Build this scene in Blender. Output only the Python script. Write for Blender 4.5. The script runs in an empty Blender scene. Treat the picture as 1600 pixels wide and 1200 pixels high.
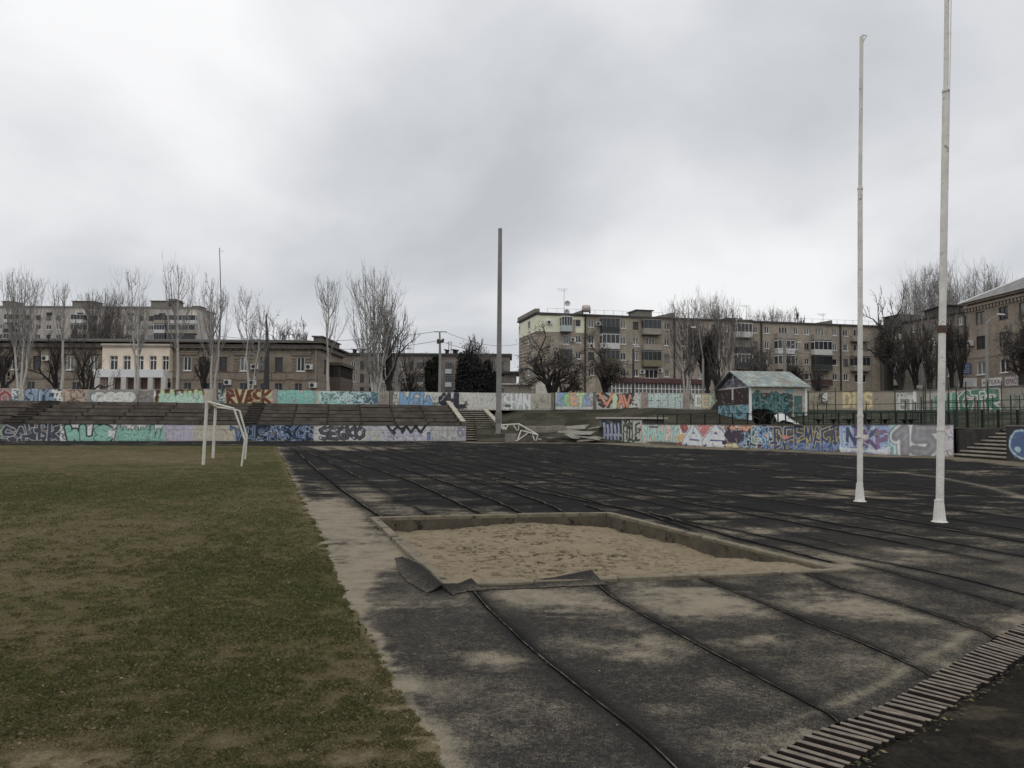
import bpy, math, random
import numpy as np
from mathutils import Matrix, Vector

random.seed(7)
RNG = np.random.default_rng(11)
sc = bpy.context.scene
COL = sc.collection

# ------------------------------------------------------------------ camera
F = 1209.0                       # focal length in photo pixels (1600 wide)
CZ = 1.75
PITCH = math.atan((657 - 600) / F)
ROLL = math.radians(0.35)
cam_d = bpy.data.cameras.new('camera')
cam = bpy.data.objects.new('camera', cam_d)
COL.objects.link(cam)
RM = Matrix.Rotation(math.pi / 2 + PITCH, 3, 'X') @ Matrix.Rotation(ROLL, 3, 'Z')
cam.matrix_world = Matrix.Translation((0, 0, CZ)) @ RM.to_4x4()
cam_d.sensor_width = 36
cam_d.lens = 36 * F / 1600
cam_d.clip_start = 0.05
cam_d.clip_end = 5000
sc.camera = cam
sc.render.resolution_x = 1024
sc.render.resolution_y = 768
sc.view_settings.view_transform = 'Standard'
sc.view_settings.look = 'None'
sc.view_settings.exposure = 0.0
sc.view_settings.gamma = 1

# ------------------------------------------------------------------ sky
w = bpy.data.worlds.new('World')
sc.world = w
w.use_nodes = True
nt = w.node_tree
nt.nodes.clear()
def N(t, **k):
    n = nt.nodes.new(t)
    for a, b in k.items():
        setattr(n, a, b)
    return n
def ramp(n, stops, interp='LINEAR'):
    cr = n.color_ramp
    cr.interpolation = interp
    while len(cr.elements) > 1:
        cr.elements.remove(cr.elements[-1])
    cr.elements[0].position = stops[0][0]
    cr.elements[0].color = stops[0][1]
    for p, c in stops[1:]:
        e = cr.elements.new(p)
        e.color = c
SUN_EL, SUN_AZ = math.radians(58), math.radians(200)   # azimuth clockwise from +Y
out = N('ShaderNodeOutputWorld')
bgs = N('ShaderNodeBackground')
sky = N('ShaderNodeTexSky')
sky.sky_type = 'NISHITA'
sky.sun_disc = False
sky.sun_elevation = SUN_EL
sky.sun_rotation = SUN_AZ
bgs.inputs['Strength'].default_value = 0.07
nt.links.new(sky.outputs[0], bgs.inputs[0])
tc = N('ShaderNodeTexCoord')
sep = N('ShaderNodeSeparateXYZ')
nt.links.new(tc.outputs['Generated'], sep.inputs[0])
def M(op, a, b=None, clamp=False):
    n = N('ShaderNodeMath', operation=op, use_clamp=clamp)
    for i, v in enumerate((a, b)):
        if v is None:
            continue
        if isinstance(v, (int, float)):
            n.inputs[i].default_value = v
        else:
            nt.links.new(v, n.inputs[i])
    return n.outputs[0]
zc = M('MAXIMUM', sep.outputs[2], 0.0)
zz = M('ADD', zc, 0.42)
cx = M('DIVIDE', sep.outputs[0], zz)
cy = M('DIVIDE', sep.outputs[1], zz)
cmb = N('ShaderNodeCombineXYZ')
nt.links.new(cx, cmb.inputs[0]); nt.links.new(cy, cmb.inputs[1])
mp = N('ShaderNodeMapping')
mp.inputs['Location'].default_value = (3.1, 1.7, 0.4)
mp.inputs['Rotation'].default_value = (0, 0, 0.5)
nt.links.new(cmb.outputs[0], mp.inputs[0])
n1 = N('ShaderNodeTexNoise')
n1.inputs['Scale'].default_value = 1.5
n1.inputs['Detail'].default_value = 6
n1.inputs['Roughness'].default_value = 0.5
n1.inputs['Distortion'].default_value = 0.35
nt.links.new(mp.outputs[0], n1.inputs['Vector'])
n2 = N('ShaderNodeTexNoise')
n2.inputs['Scale'].default_value = 4.5
n2.inputs['Detail'].default_value = 5
n2.inputs['Roughness'].default_value = 0.45
nt.links.new(mp.outputs[0], n2.inputs['Vector'])
nsum = M('ADD', M('MULTIPLY', n1.outputs[0], 0.76), M('MULTIPLY', n2.outputs[0], 0.24))
def raydir(px, py):
    v = RM @ Vector(((px - 800) / F, (600 - py) / F, -1))
    return v.normalized()
def blob(px, py, tight, amt):
    """a thicker or thinner cloud bank in one direction of the sky"""
    d = raydir(px, py)
    vm = N('ShaderNodeVectorMath', operation='DOT_PRODUCT')
    nt.links.new(tc.outputs['Generated'], vm.inputs[0])
    vm.inputs[1].default_value = d
    e = M('POWER', M('MAXIMUM', vm.outputs['Value'], 0.0), tight)
    return M('MULTIPLY', e, amt)
tot = nsum
for b in ((880, 240, 60, -0.17), (600, 340, 90, -0.11), (130, 60, 120, 0.15), (400, 50, 90, 0.14), (1020, 20, 120, 0.10), (1120, 390, 70, 0.14), (1500, 240, 40, 0.04), (110, 320, 110, 0.06), (390, 260, 200, 0.06),
          (150, 220, 160, -0.08), (60, 150, 200, -0.06), (1220, 130, 60, -0.10), (250, 420, 90, -0.04), (1250, 200, 60, -0.04), (20, 420, 90, -0.03)):
    tot = M('ADD', tot, blob(*b))
cr = N('ShaderNodeValToRGB')
ramp(cr, [(0.28, (0.55, 0.573, 0.605, 1)), (0.42, (0.67, 0.685, 0.715, 1)), (0.54, (0.81, 0.815, 0.835, 1)), (0.68, (0.96, 0.96, 0.965, 1))])
nt.links.new(tot, cr.inputs[0])
# overcast skies are brighter overhead
up = M('ADD', 0.98, M('MULTIPLY', M('POWER', zc, 2.0), 0.35))
vm = N('ShaderNodeVectorMath', operation='SCALE')
nt.links.new(cr.outputs[0], vm.inputs[0]); nt.links.new(up, vm.inputs['Scale'])
bgc = N('ShaderNodeBackground')
nt.links.new(vm.outputs[0], bgc.inputs[0])
bgc.inputs['Strength'].default_value = 1.0
mx = N('ShaderNodeMixShader')
mx.inputs[0].default_value = 0.94
nt.links.new(bgs.outputs[0], mx.inputs[1]); nt.links.new(bgc.outputs[0], mx.inputs[2])
nt.links.new(mx.outputs[0], out.inputs[0])

sd = bpy.data.lights.new('sun', 'SUN')
sd.energy = 0.5
sd.angle = math.radians(40)
sd.color = (1.0, 0.965, 0.91)
so = bpy.data.objects.new('sun', sd)
COL.objects.link(so)
sv = Vector((math.sin(SUN_AZ) * math.cos(SUN_EL), math.cos(SUN_AZ) * math.cos(SUN_EL), math.sin(SUN_EL)))
so.rotation_euler = sv.to_track_quat('Z', 'Y').to_euler()
so.location = (0, 0, 60)

# ------------------------------------------------------------------ projection helpers (photo pixel -> place)
def ray(px, py):
    return RM @ Vector(((px - 800) / F, (600 - py) / F, -1))
def Gp(px, py, z=0.0):
    d = ray(px, py)
    t = (z - CZ) / d.z
    return Vector((d.x * t, d.y * t, z))
def At(px, py, Y):
    d = ray(px, py)
    t = Y / d.y
    return Vector((d.x * t, Y, CZ + d.z * t))
RMn = np.array(RM)
def Gnp(px, py, z=0.0):
    a = np.stack([(px - 800) / F, (600 - py) / F, -np.ones_like(px)], -1) @ RMn.T
    t = (z - CZ) / a[..., 2]
    return a[..., 0] * t, a[..., 1] * t
def proj(p):
    """world points (n,3) -> photo px,py"""
    q = (np.asarray(p, float) - np.array([0, 0, CZ])) @ RMn
    return 800 + F * q[..., 0] / -q[..., 2], 600 - F * q[..., 1] / -q[..., 2]

# ------------------------------------------------------------------ noise (world space)
def _h(ix, iy, s):
    n = (ix.astype(np.int64) * 374761393 + iy.astype(np.int64) * 668265263 + s * 1442695041) & 0x7fffffff
    n = ((n ^ (n >> 13)) * 1274126177) & 0x7fffffff
    return ((n ^ (n >> 16)) & 0xffff) / 65535.0
def vnoise(x, y, s=0):
    ix = np.floor(x); iy = np.floor(y)
    fx = x - ix; fy = y - iy
    fx = fx * fx * (3 - 2 * fx); fy = fy * fy * (3 - 2 * fy)
    a = _h(ix, iy, s); b = _h(ix + 1, iy, s); c = _h(ix, iy + 1, s); d = _h(ix + 1, iy + 1, s)
    return (a * (1 - fx) + b * fx) * (1 - fy) + (c * (1 - fx) + d * fx) * fy
def fbm(x, y, o=4, s=0, r=0.5):
    t = 0; a = 1; n = 0
    for i in range(o):
        t = t + a * vnoise(x * 2 ** i + 17.3 * i, y * 2 ** i - 9.1 * i, s + i)
        n += a; a *= r
    return t / n
def sstep(a, b, x):
    t = np.clip((x - a) / (b - a), 0, 1)
    return t * t * (3 - 2 * t)

# ------------------------------------------------------------------ colour helpers
def lin(c):
    c = np.asarray(c, float) / 255.0
    return np.where(c <= 0.04045, c / 12.92, ((c + 0.055) / 1.055) ** 2.4)
GW, GG = 2.15, 0.90               # photo brightness -> reflectance, upright things / ground
def W(r, g, b):
    c = lin((r, g, b)) * GW
    c = c + (c.mean() - c) * 0.36
    return np.clip(c, 0, 0.85)
def Gd(r, g, b):
    return np.clip(lin((r, g, b)) * GG, 0, 0.85)

# ------------------------------------------------------------------ materials
MATS = {}
def mat(name, col, rough=0.85, var=0.25, scale=3.0, bump=0.0, bscale=30.0, spec=0.3, metal=0.0, attr=False, grit=None, streak=0.0, dirt=None, brick=None, dscale=None):
    if name in MATS:
        return MATS[name]
    m = bpy.data.materials.new(name)
    m.use_nodes = True
    t = m.node_tree
    t.nodes.clear()
    L = t.links.new
    o = t.nodes.new('ShaderNodeOutputMaterial')
    p = t.nodes.new('ShaderNodeBsdfPrincipled')
    p.inputs['Roughness'].default_value = rough
    p.inputs['Specular IOR Level'].default_value = spec
    p.inputs['Metallic'].default_value = metal
    L(p.outputs[0], o.inputs[0])
    c = t.nodes.new('ShaderNodeTexCoord')
    if attr:
        a = t.nodes.new('ShaderNodeAttribute'); a.attribute_name = 'Col'
        cur = a.outputs['Color']
    else:
        a = t.nodes.new('ShaderNodeRGB'); a.outputs[0].default_value = (*[float(v) for v in col], 1)
        cur = a.outputs[0]
    src = c.outputs['Object']
    if grit is not None:
        # loose dust settles between the rubber granules: the more dust, the more of the grain it covers
        da = t.nodes.new('ShaderNodeAttribute'); da.attribute_name = 'Dst'
        gsum = None
        for sc_, wt in ((260, .45), (95, .35), (24, .20)):
            gn = t.nodes.new('ShaderNodeTexNoise'); gn.inputs['Scale'].default_value = sc_; gn.inputs['Detail'].default_value = 2
            L(src, gn.inputs['Vector'])
            gm_ = t.nodes.new('ShaderNodeMath'); gm_.operation = 'MULTIPLY'; L(gn.outputs[0], gm_.inputs[0]); gm_.inputs[1].default_value = wt
            if gsum is None: gsum = gm_.outputs[0]
            else:
                ga = t.nodes.new('ShaderNodeMath'); ga.operation = 'ADD'; L(gsum, ga.inputs[0]); L(gm_.outputs[0], ga.inputs[1]); gsum = ga.outputs[0]
        gr = t.nodes.new('ShaderNodeMapRange'); gr.inputs['From Min'].default_value = .36; gr.inputs['From Max'].default_value = .64
        L(gsum, gr.inputs[0])
        gs = t.nodes.new('ShaderNodeMath'); gs.operation = 'SUBTRACT'; L(da.outputs['Fac'], gs.inputs[0]); L(gr.outputs[0], gs.inputs[1])
        gf = t.nodes.new('ShaderNodeMapRange'); gf.inputs['From Min'].default_value = -.55; gf.inputs['From Max'].default_value = .50; gf.interpolation_type = 'SMOOTHSTEP'
        L(gs.outputs[0], gf.inputs[0])
        gk = t.nodes.new('ShaderNodeMath'); gk.operation = 'MULTIPLY'; L(gf.outputs[0], gk.inputs[0])
        ge = t.nodes.new('ShaderNodeMapRange'); ge.inputs['From Max'].default_value = .12; L(da.outputs['Fac'], ge.inputs[0]); L(ge.outputs[0], gk.inputs[1])
        mm = t.nodes.new('ShaderNodeMixRGB'); L(gk.outputs[0], mm.inputs[0]); L(cur, mm.inputs[1])
        dn = t.nodes.new('ShaderNodeTexNoise'); dn.inputs['Scale'].default_value = 3.5; dn.inputs['Detail'].default_value = 9; dn.inputs['Roughness'].default_value = .7
        L(src, dn.inputs['Vector'])
        dr = t.nodes.new('ShaderNodeValToRGB'); g_ = [float(v) for v in grit]
        ramp(dr, [(.30, (g_[0] * .62, g_[1] * .62, g_[2] * .64, 1)), (.48, (*g_, 1)), (.70, (g_[0] * 1.22, g_[1] * 1.2, g_[2] * 1.15, 1))])
        L(dn.outputs[0], dr.inputs[0]); L(dr.outputs[0], mm.inputs[2])
        cur = mm.outputs[0]
    if brick:
        b = t.nodes.new('ShaderNodeTexBrick')
        b.inputs['Scale'].default_value = 1.0
        b.inputs['Brick Width'].default_value = brick[0]
        b.inputs['Row Height'].default_value = brick[1]
        b.inputs['Mortar Size'].default_value = brick[2]
        b.inputs['Color1'].default_value = (1, 1, 1, 1)
        b.inputs['Color2'].default_value = (0.8, 0.8, 0.8, 1)
        b.inputs['Mortar'].default_value = (0.62, 0.62, 0.62, 1)
        mpn = t.nodes.new('ShaderNodeMapping')
        mpn.inputs['Rotation'].default_value = (math.pi / 2, 0, 0)
        L(src, mpn.inputs[0]); L(mpn.outputs[0], b.inputs['Vector'])
        mm = t.nodes.new('ShaderNodeMixRGB'); mm.blend_type = 'MULTIPLY'; mm.inputs[0].default_value = 1
        L(cur, mm.inputs[1]); L(b.outputs[0], mm.inputs[2]); cur = mm.outputs[0]
    def vary(cur, sc_, amt, det=5, stretch=None, rg=0.6):
        n = t.nodes.new('ShaderNodeTexNoise')
        n.inputs['Scale'].default_value = sc_
        n.inputs['Detail'].default_value = det
        n.inputs['Roughness'].default_value = rg
        if stretch:
            mpn = t.nodes.new('ShaderNodeMapping'); mpn.inputs['Scale'].default_value = stretch
            L(src, mpn.inputs[0]); L(mpn.outputs[0], n.inputs['Vector'])
        else:
            L(src, n.inputs['Vector'])
        r = t.nodes.new('ShaderNodeMapRange')
        r.inputs['From Min'].default_value = 0.3; r.inputs['From Max'].default_value = 0.7
        r.inputs['To Min'].default_value = 1 - amt; r.inputs['To Max'].default_value = 1 + amt
        L(n.outputs[0], r.inputs[0])
        v = t.nodes.new('ShaderNodeVectorMath'); v.operation = 'SCALE'
        L(cur, v.inputs[0]); L(r.outputs[0], v.inputs['Scale'])
        return v.outputs[0]
    if var:
        cur = vary(cur, scale, var)
        cur = vary(cur, dscale or scale * 9, var * 0.5, 3)
    if streak:
        cur = vary(cur, 1.0, streak, 4, (1.3, 1.3, 0.12))
    if dirt is not None:
        n = t.nodes.new('ShaderNodeTexNoise'); n.inputs['Scale'].default_value = dirt[1]; n.inputs['Detail'].default_value = 8; n.inputs['Roughness'].default_value = 0.65
        L(src, n.inputs['Vector'])
        r = t.nodes.new('ShaderNodeMapRange'); r.inputs['From Min'].default_value = dirt[2]; r.inputs['From Max'].default_value = dirt[2] + 0.08
        L(n.outputs[0], r.inputs[0])
        mm = t.nodes.new('ShaderNodeMixRGB'); L(r.outputs[0], mm.inputs[0]); L(cur, mm.inputs[1])
        mm.inputs[2].default_value = (*[float(v) for v in dirt[0]], 1)
        cur = mm.outputs[0]
    L(cur, p.inputs['Base Color'])
    if bump:
        n = t.nodes.new('ShaderNodeTexNoise'); n.inputs['Scale'].default_value = bscale; n.inputs['Detail'].default_value = 4
        L(src, n.inputs['Vector'])
        b = t.nodes.new('ShaderNodeBump'); b.inputs['Distance'].default_value = bump; b.inputs['Strength'].default_value = 0.9
        L(n.outputs[0], b.inputs['Height']); L(b.outputs[0], p.inputs['Normal'])
    MATS[name] = m
    return m

# ------------------------------------------------------------------ object helpers
def tag(o, label=None, cat=None, group=None, kind=None):
    if label: o['label'] = label
    if cat: o['category'] = cat
    if group: o['group'] = group
    if kind: o['kind'] = kind
    return o
def thing(name, label, cat, loc=(0, 0, 0), rotz=0.0, group=None):
    o = bpy.data.objects.new(name, None)
    COL.objects.link(o)
    o.location = loc
    o.rotation_euler = (0, 0, rotz)
    o.empty_display_size = 0.3
    return tag(o, label, cat, group)
def npmesh(name, V, Fq, m, parent=None, smooth=False, col=None, dst=None):
    """V (n,3), Fq (k,4) or (k,3) int arrays, or list of both"""
    me = bpy.data.meshes.new(name)
    V = np.asarray(V, np.float32)
    fs = Fq if isinstance(Fq, list) else [Fq]
    fs = [f for f in fs if len(f)]
    idx = np.concatenate([f.ravel() for f in fs]).astype(np.int32)
    tot_ = np.concatenate([np.full(len(f), f.shape[1]) for f in fs]).astype(np.int32)
    st = np.concatenate([[0], np.cumsum(tot_)[:-1]]).astype(np.int32)
    me.vertices.add(len(V)); me.vertices.foreach_set('co', V.ravel())
    me.loops.add(len(idx)); me.loops.foreach_set('vertex_index', idx)
    me.polygons.add(len(tot_)); me.polygons.foreach_set('loop_start', st); me.polygons.foreach_set('loop_total', tot_)
    if smooth:
        me.polygons.foreach_set('use_smooth', np.ones(len(tot_), bool))
    me.update(calc_edges=True)
    if col is not None:
        a = me.color_attributes.new('Col', 'FLOAT_COLOR', 'POINT')
        c4 = np.ones((len(V), 4), np.float32); c4[:, :3] = col
        a.data.foreach_set('color', c4.ravel())
    if dst is not None:
        a = me.attributes.new('Dst', 'FLOAT', 'POINT'); a.data.foreach_set('value', np.asarray(dst, np.float32))
    me.materials.append(m)
    o = bpy.data.objects.new(name, me)
    COL.objects.link(o)
    if parent is not None:
        o.parent = parent
    return o
class MB:
    def __init__(s):
        s.v = []; s.f = []
    def quad(s, *p):
        n = len(s.v); s.v += [tuple(q) for q in p]; s.f.append(tuple(range(n, n + len(p))))
    def box(s, x0, x1, y0, y1, z0, z1):
        n = len(s.v)
        s.v += [(x, y, z) for z in (z0, z1) for y in (y0, y1) for x in (x0, x1)]
        for q in ((0, 2, 3, 1), (4, 5, 7, 6), (0, 1, 5, 4), (2, 6, 7, 3), (0, 4, 6, 2), (1, 3, 7, 5)):
            s.f.append(tuple(n + i for i in q))
        return s
    def hexa(s, a):
        """8 points: bottom 4 (ccw) then top 4"""
        n = len(s.v); s.v += [tuple(q) for q in a]
        for q in ((3, 2, 1, 0), (4, 5, 6, 7), (0, 1, 5, 4), (1, 2, 6, 5), (2, 3, 7, 6), (3, 0, 4, 7)):
            s.f.append(tuple(n + i for i in q))
        return s
    def bar(s, p, q, wd, ht, up=(0, 0, 1)):
        p = Vector(p); q = Vector(q); d = (q - p).normalized()
        u = Vector(up)
        sd_ = d.cross(u)
        if sd_.length < 1e-3: sd_ = d.cross(Vector((1, 0, 0)))
        sd_.normalize(); u = sd_.cross(d).normalized()
        a = sd_ * wd / 2; b = u * ht / 2
        return s.hexa([p - a - b, p + a - b, q + a - b, q - a - b, p - a + b, p + a + b, q + a + b, q - a + b])
    def tube(s, pts, rs, n=8, cap=True):
        pts = [Vector(p) for p in pts]
        if not hasattr(rs, '__len__'): rs = [rs] * len(pts)
        b0 = len(s.v)
        ref = None
        for i, p in enumerate(pts):
            d = (pts[min(i + 1, len(pts) - 1)] - pts[max(i - 1, 0)]).normalized()
            if ref is None:
                ref = Vector((1, 0, 0)) if abs(d.x) < 0.8 else Vector((0, 1, 0))
            a = (ref - d * ref.dot(d)).normalized(); ref = a
            b = d.cross(a)
            for k in range(n):
                t = 2 * math.pi * k / n
                s.v.append(tuple(p + (a * math.cos(t) + b * math.sin(t)) * rs[i]))
        for i in range(len(pts) - 1):
            for k in range(n):
                k2 = (k + 1) % n
                s.f.append((b0 + i * n + k, b0 + i * n + k2, b0 + (i + 1) * n + k2, b0 + (i + 1) * n + k))
        if cap:
            s.f.append(tuple(b0 + k for k in reversed(range(n))))
            s.f.append(tuple(b0 + (len(pts) - 1) * n + k for k in range(n)))
        return s
    def build(s, name, m, parent=None, smooth=False):
        me = bpy.data.meshes.new(name)
        me.from_pydata(s.v, [], s.f)
        me.materials.append(m)
        if smooth:
            me.polygons.foreach_set('use_smooth', np.ones(len(me.polygons), bool))
        me.update()
        o = bpy.data.objects.new(name, me)
        COL.objects.link(o)
        if parent is not None: o.parent = parent
        return o
def tubes_np(P, R, sides=3):
    """P (K,N,3), R (K,N) -> verts, quads"""
    K, Nn, _ = P.shape
    T = np.zeros_like(P); T[:, 1:-1] = P[:, 2:] - P[:, :-2]; T[:, 0] = P[:, 1] - P[:, 0]; T[:, -1] = P[:, -1] - P[:, -2]
    T /= np.linalg.norm(T, axis=2, keepdims=True) + 1e-9
    ref = np.where(np.abs(T[:, :, 2:3]) > 0.9, np.array([1.0, 0, 0]), np.array([0, 0, 1.0]))
    ref[:] = ref[:, :1]
    A = ref - T * (ref * T).sum(2, keepdims=True); A /= np.linalg.norm(A, axis=2, keepdims=True) + 1e-9
    B = np.cross(T, A)
    V = []
    for k in range(sides):
        t = 2 * math.pi * k / sides
        V.append(P + (A * math.cos(t) + B * math.sin(t)) * R[:, :, None])
    V = np.stack(V, 2)                                  # K,N,s,3
    idx = np.arange(K * Nn * sides).reshape(K, Nn, sides)
    a = idx[:, :-1]; b = idx[:, 1:]
    q = np.stack([a, np.roll(a, -1, 2), np.roll(b, -1, 2), b], -1).reshape(-1, 4)
    return V.reshape(-1, 3), q
# ================================================================== GROUND
def pip(x, y, poly):
    inside = np.zeros(x.shape, bool)
    n = len(poly)
    for i in range(n):
        x1, y1 = poly[i]; x2, y2 = poly[(i + 1) % n]
        if y1 == y2: continue
        c = ((y1 > y) != (y2 > y)) & (x < (x2 - x1) * (y - y1) / (y2 - y1) + x1)
        inside ^= c
    return inside
def gl(pts):
    return [tuple(Gp(a, b)[:2]) for a, b in pts]
def segdist(x, y, line):
    best = np.full(x.shape, 1e9); sg = np.zeros(x.shape); along = np.zeros(x.shape)
    s0 = 0
    for (x1, y1), (x2, y2) in zip(line[:-1], line[1:]):
        dx, dy = x2 - x1, y2 - y1
        L2 = dx * dx + dy * dy
        t = np.clip(((x - x1) * dx + (y - y1) * dy) / L2, 0, 1)
        d = np.hypot(x - x1 - t * dx, y - y1 - t * dy)
        m = d < best
        best = np.where(m, d, best)
        sg = np.where(m, np.sign(dx * (y - y1) - dy * (x - x1)), sg)
        along = np.where(m, s0 + t * math.sqrt(L2), along)
        s0 += math.sqrt(L2)
    return best, sg, along

GRASS_E = [(430, 697.5), (444, 722), (458, 752), (474, 786), (497, 832), (519, 880), (543, 935), (566, 985), (590, 1022), (612, 1062), (640, 1108), (666, 1150), (697, 1200), (745, 1280), (800, 1360), (900, 1520)]
grass_poly = gl(GRASS_E) + [(-0.2, 1.0), (-60, 1.0), (-90, 30), tuple(Gp(-900, 694.0)[:2])]
pit_o = gl([(692, 925), (578, 812), (953, 804), (1325, 894)])
def inset(poly, d):
    c = np.mean(poly, 0); outp = []
    n = len(poly)
    for i in range(n):
        p = np.array(poly[i]); a = np.array(poly[i - 1]) - p; b = np.array(poly[(i + 1) % n]) - p
        a /= np.linalg.norm(a); b /= np.linalg.norm(b)
        s = abs(a[0] * b[1] - a[1] * b[0])
        outp.append(tuple(p + (a + b) * d / s))
    return outp
pit_i = inset(pit_o, 0.125)
DR = [((860, 1330), (985, 1372)), ((985, 1280), (1100, 1316)), ((1085, 1232), (1190, 1264)), ((1164, 1196), (1264, 1224)), ((1220, 1169), (1316, 1196)), ((1296, 1133), (1387, 1156)), ((1347, 1116), (1432, 1136)), ((1403, 1088), (1479, 1106)),
      ((1459, 1054), (1530, 1071)), ((1544, 1003), (1606, 1021)), ((1600, 972), (1660, 988)), ((1680, 928), (1730, 943)), ((1800, 872), (1840, 884)), ((1990, 805), (2020, 814))]
drL = gl([a for a, b in DR]); drR = gl([b for a, b in DR])
drain_poly = drL + drR[::-1]
soil_poly = drR + [(40, 12), (40, 1), (0.2, 1.0)]

NEAR = [[(738, 926), (752, 945), (790, 985), (850, 1036), (920, 1090), (1000, 1152), (1052, 1200), (1110, 1262), (1160, 1330)],
        [(925, 911), (960, 940), (1050, 992), (1150, 1043), (1250, 1095), (1306, 1126), (1430, 1192), (1560, 1262)],
        [(1097, 906), (1173, 940), (1269, 979), (1347, 1009), (1433, 1048), (1500, 1076), (1600, 1118)],
        [(1262, 900), (1312, 923), (1390, 942), (1477, 970), (1537, 992), (1600, 1016), (1680, 1048)],
        [(1340, 884), (1377, 892), (1480, 922), (1600, 955), (1660, 975)]]
FAR = [[(455, 699), (500, 740), (545, 775), (594, 810)],
       [(478, 699), (560, 725), (640, 752), (700, 780), (752, 805)],
       [(545, 699), (640, 722), (740, 752), (850, 786), (880, 803)],
       [(600, 699), (770, 742), (880, 772), (1000, 801), (1080, 828)],
       [(700, 700), (900, 746), (1097, 783), (1337, 824), (1600, 870), (1800, 905)],
       [(745, 750), (900, 781), (1053, 811), (1162, 831), (1290, 860), (1500, 905), (1620, 935)],
       [(780, 698), (900, 724), (1206, 759), (1600, 811), (1900, 850)],
       [(1010, 800), (1162, 845), (1300, 880)],
       [(900, 700), (1150, 728), (1400, 757), (1700, 795)]]
def _rs(ln, n=9):
    p = np.array(ln, float); d = np.concatenate([[0], np.cumsum(np.hypot(*np.diff(p, axis=0).T))]); t = np.linspace(0, d[-1], n)
    return np.stack([np.interp(t, d, p[:, 0]), np.interp(t, d, p[:, 1])], 1)
def _mid(a, b, t): return [tuple(v) for v in (_rs(a) * (1 - t) + _rs(b) * t)]
n0_ = len(FAR)
FAR += [_mid(FAR[0], FAR[1], .5), _mid(FAR[1], FAR[2], .5), _mid(FAR[2], FAR[3], .5), _mid(FAR[3], FAR[4], .33), _mid(FAR[3], FAR[4], .66), _mid(FAR[4], FAR[6], .35), _mid(FAR[4], FAR[6], .7), _mid(FAR[6], FAR[8], .5),
        [(950, 697), (1200, 716), (1600, 752)], [(1080, 850), (1200, 880), (1330, 912)], [(1130, 770), (1400, 812), (1700, 862)]]
nearL = [gl(a) for a in NEAR]; farL = [gl(a) for a in FAR]
cross = [gl([(605, 783), (690, 781)]), gl([(715, 788), (870, 786)]), gl([(1040, 812), (1180, 809)])]
pit_left = gl([(640, 880), (655, 893), (672, 910), (690, 926)])
pit_nr1 = gl([(690, 928), (737, 921)])
pit_nr2 = gl([(800, 920), (925, 909)])
DUST = [(530, 820, 45, 26, .75), (590, 868, 55, 36, .68), (560, 905, 26, 20, .42), (500, 795, 40, 16, .4), (560, 950, 20, 60, .35), (592, 1015, 14, 50, .45), (640, 1100, 22, 60, .5), (680, 1180, 20, 40, .4),
        (770, 1035, 70, 18, .38), (740, 1060, 90, 60, .12), (860, 950, 120, 22, .22), (800, 932, 60, 10, .35), (1010, 990, 110, 28, .2), (1090, 950, 120, 28, .3), (1070, 925, 130, 12, .35), (1330, 955, 120, 26, .34), (1190, 1000, 50, 14, .3),
        (880, 1110, 120, 55, .16), (1140, 945, 70, 15, .3), (1030, 1010, 80, 30, .15), (1100, 842, 120, 14, .3), (1240, 872, 120, 14, .34), (1320, 885, 60, 8, .5), (1180, 860, 160, 24, .18), (700, 795, 180, 10, .28), (1000, 830, 90, 10, .3), (560, 785, 80, 14, .2),
        (640, 760, 120, 30, .06), (530, 700.5, 110, 3.4, .95), (1060, 880, 300, 20, .1), (1400, 860, 160, 16, .14), (1270, 1150, 26, 12, .35), (1255, 1140, 20, 8, .3),
        (1345, 1105, 40, 9, .35), (1480, 1036, 24, 9, .5), (1530, 1012, 22, 8, .5), (1570, 990, 22, 9, .55), (1595, 968, 20, 8, .5), (1440, 1052, 20, 6, .4)]

rr = np.concatenate([np.arange(740, 300, -1.9), np.arange(300, 120, -1.25), np.arange(120, 31.6, -0.72)])
aa = np.concatenate([np.arange(-1700, -850, 14), np.arange(-850, 850, 2.3), np.arange(850, 1500, 14)]) / F
Yg = CZ * F / rr
GX = aa[None, :] * Yg[:, None]
GY = np.broadcast_to(Yg[:, None], GX.shape).copy()
qx, qy = proj(np.stack([GX, GY, np.zeros_like(GX)], -1))

def dust_fields(GX, GY, qx, qy):
    n1_ = fbm(GX * .42 + 3, GY * .42, 4, 1)
    n2_ = fbm(GX * 2.1, GY * 2.1, 4, 5)
    n3_ = fbm(GX * 11, GY * 11, 3, 9)
    st = fbm(GX * .55 + 40, GY * 1.5 + 3, 5, 21)
    b = np.zeros_like(GX)
    for x0, y0, rx, ry, am in DUST:
        e = ((qx - x0) / rx) ** 2 + ((qy - y0) / ry) ** 2
        b += am * np.exp(-e * 1.1)
    return n1_, n2_, n3_, st, b
n1_, n2_, n3_, st_, bias = dust_fields(GX, GY, qx, qy)
def hbase(x, y): return (fbm(x * .9, y * .9, 3, 31) - .5) * .03 + (fbm(x * 5, y * 5, 2, 35) - .5) * .006
Hh = hbase(GX, GY)

near_fac = sstep(16, 7, GY)
base_n = .34 * n1_ + .40 * st_ + .26 * n2_
st2 = fbm(GX * .9 + 9, GY * 2.6, 5, 25, .6)
base_n = base_n * .62 + st2 * .38
m = sstep(.48, .74, base_n + bias * .34 + .02 * near_fac + .10 * (n3_ - .5) - .045 * sstep(10, 30, GY))
m = np.clip(m * (.55 + .6 * n3_) * .95 + np.clip(bias - .30, 0, 1) * (.25 + 1.3 * n2_) * (.6 + .7 * n3_), 0, 1)
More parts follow.
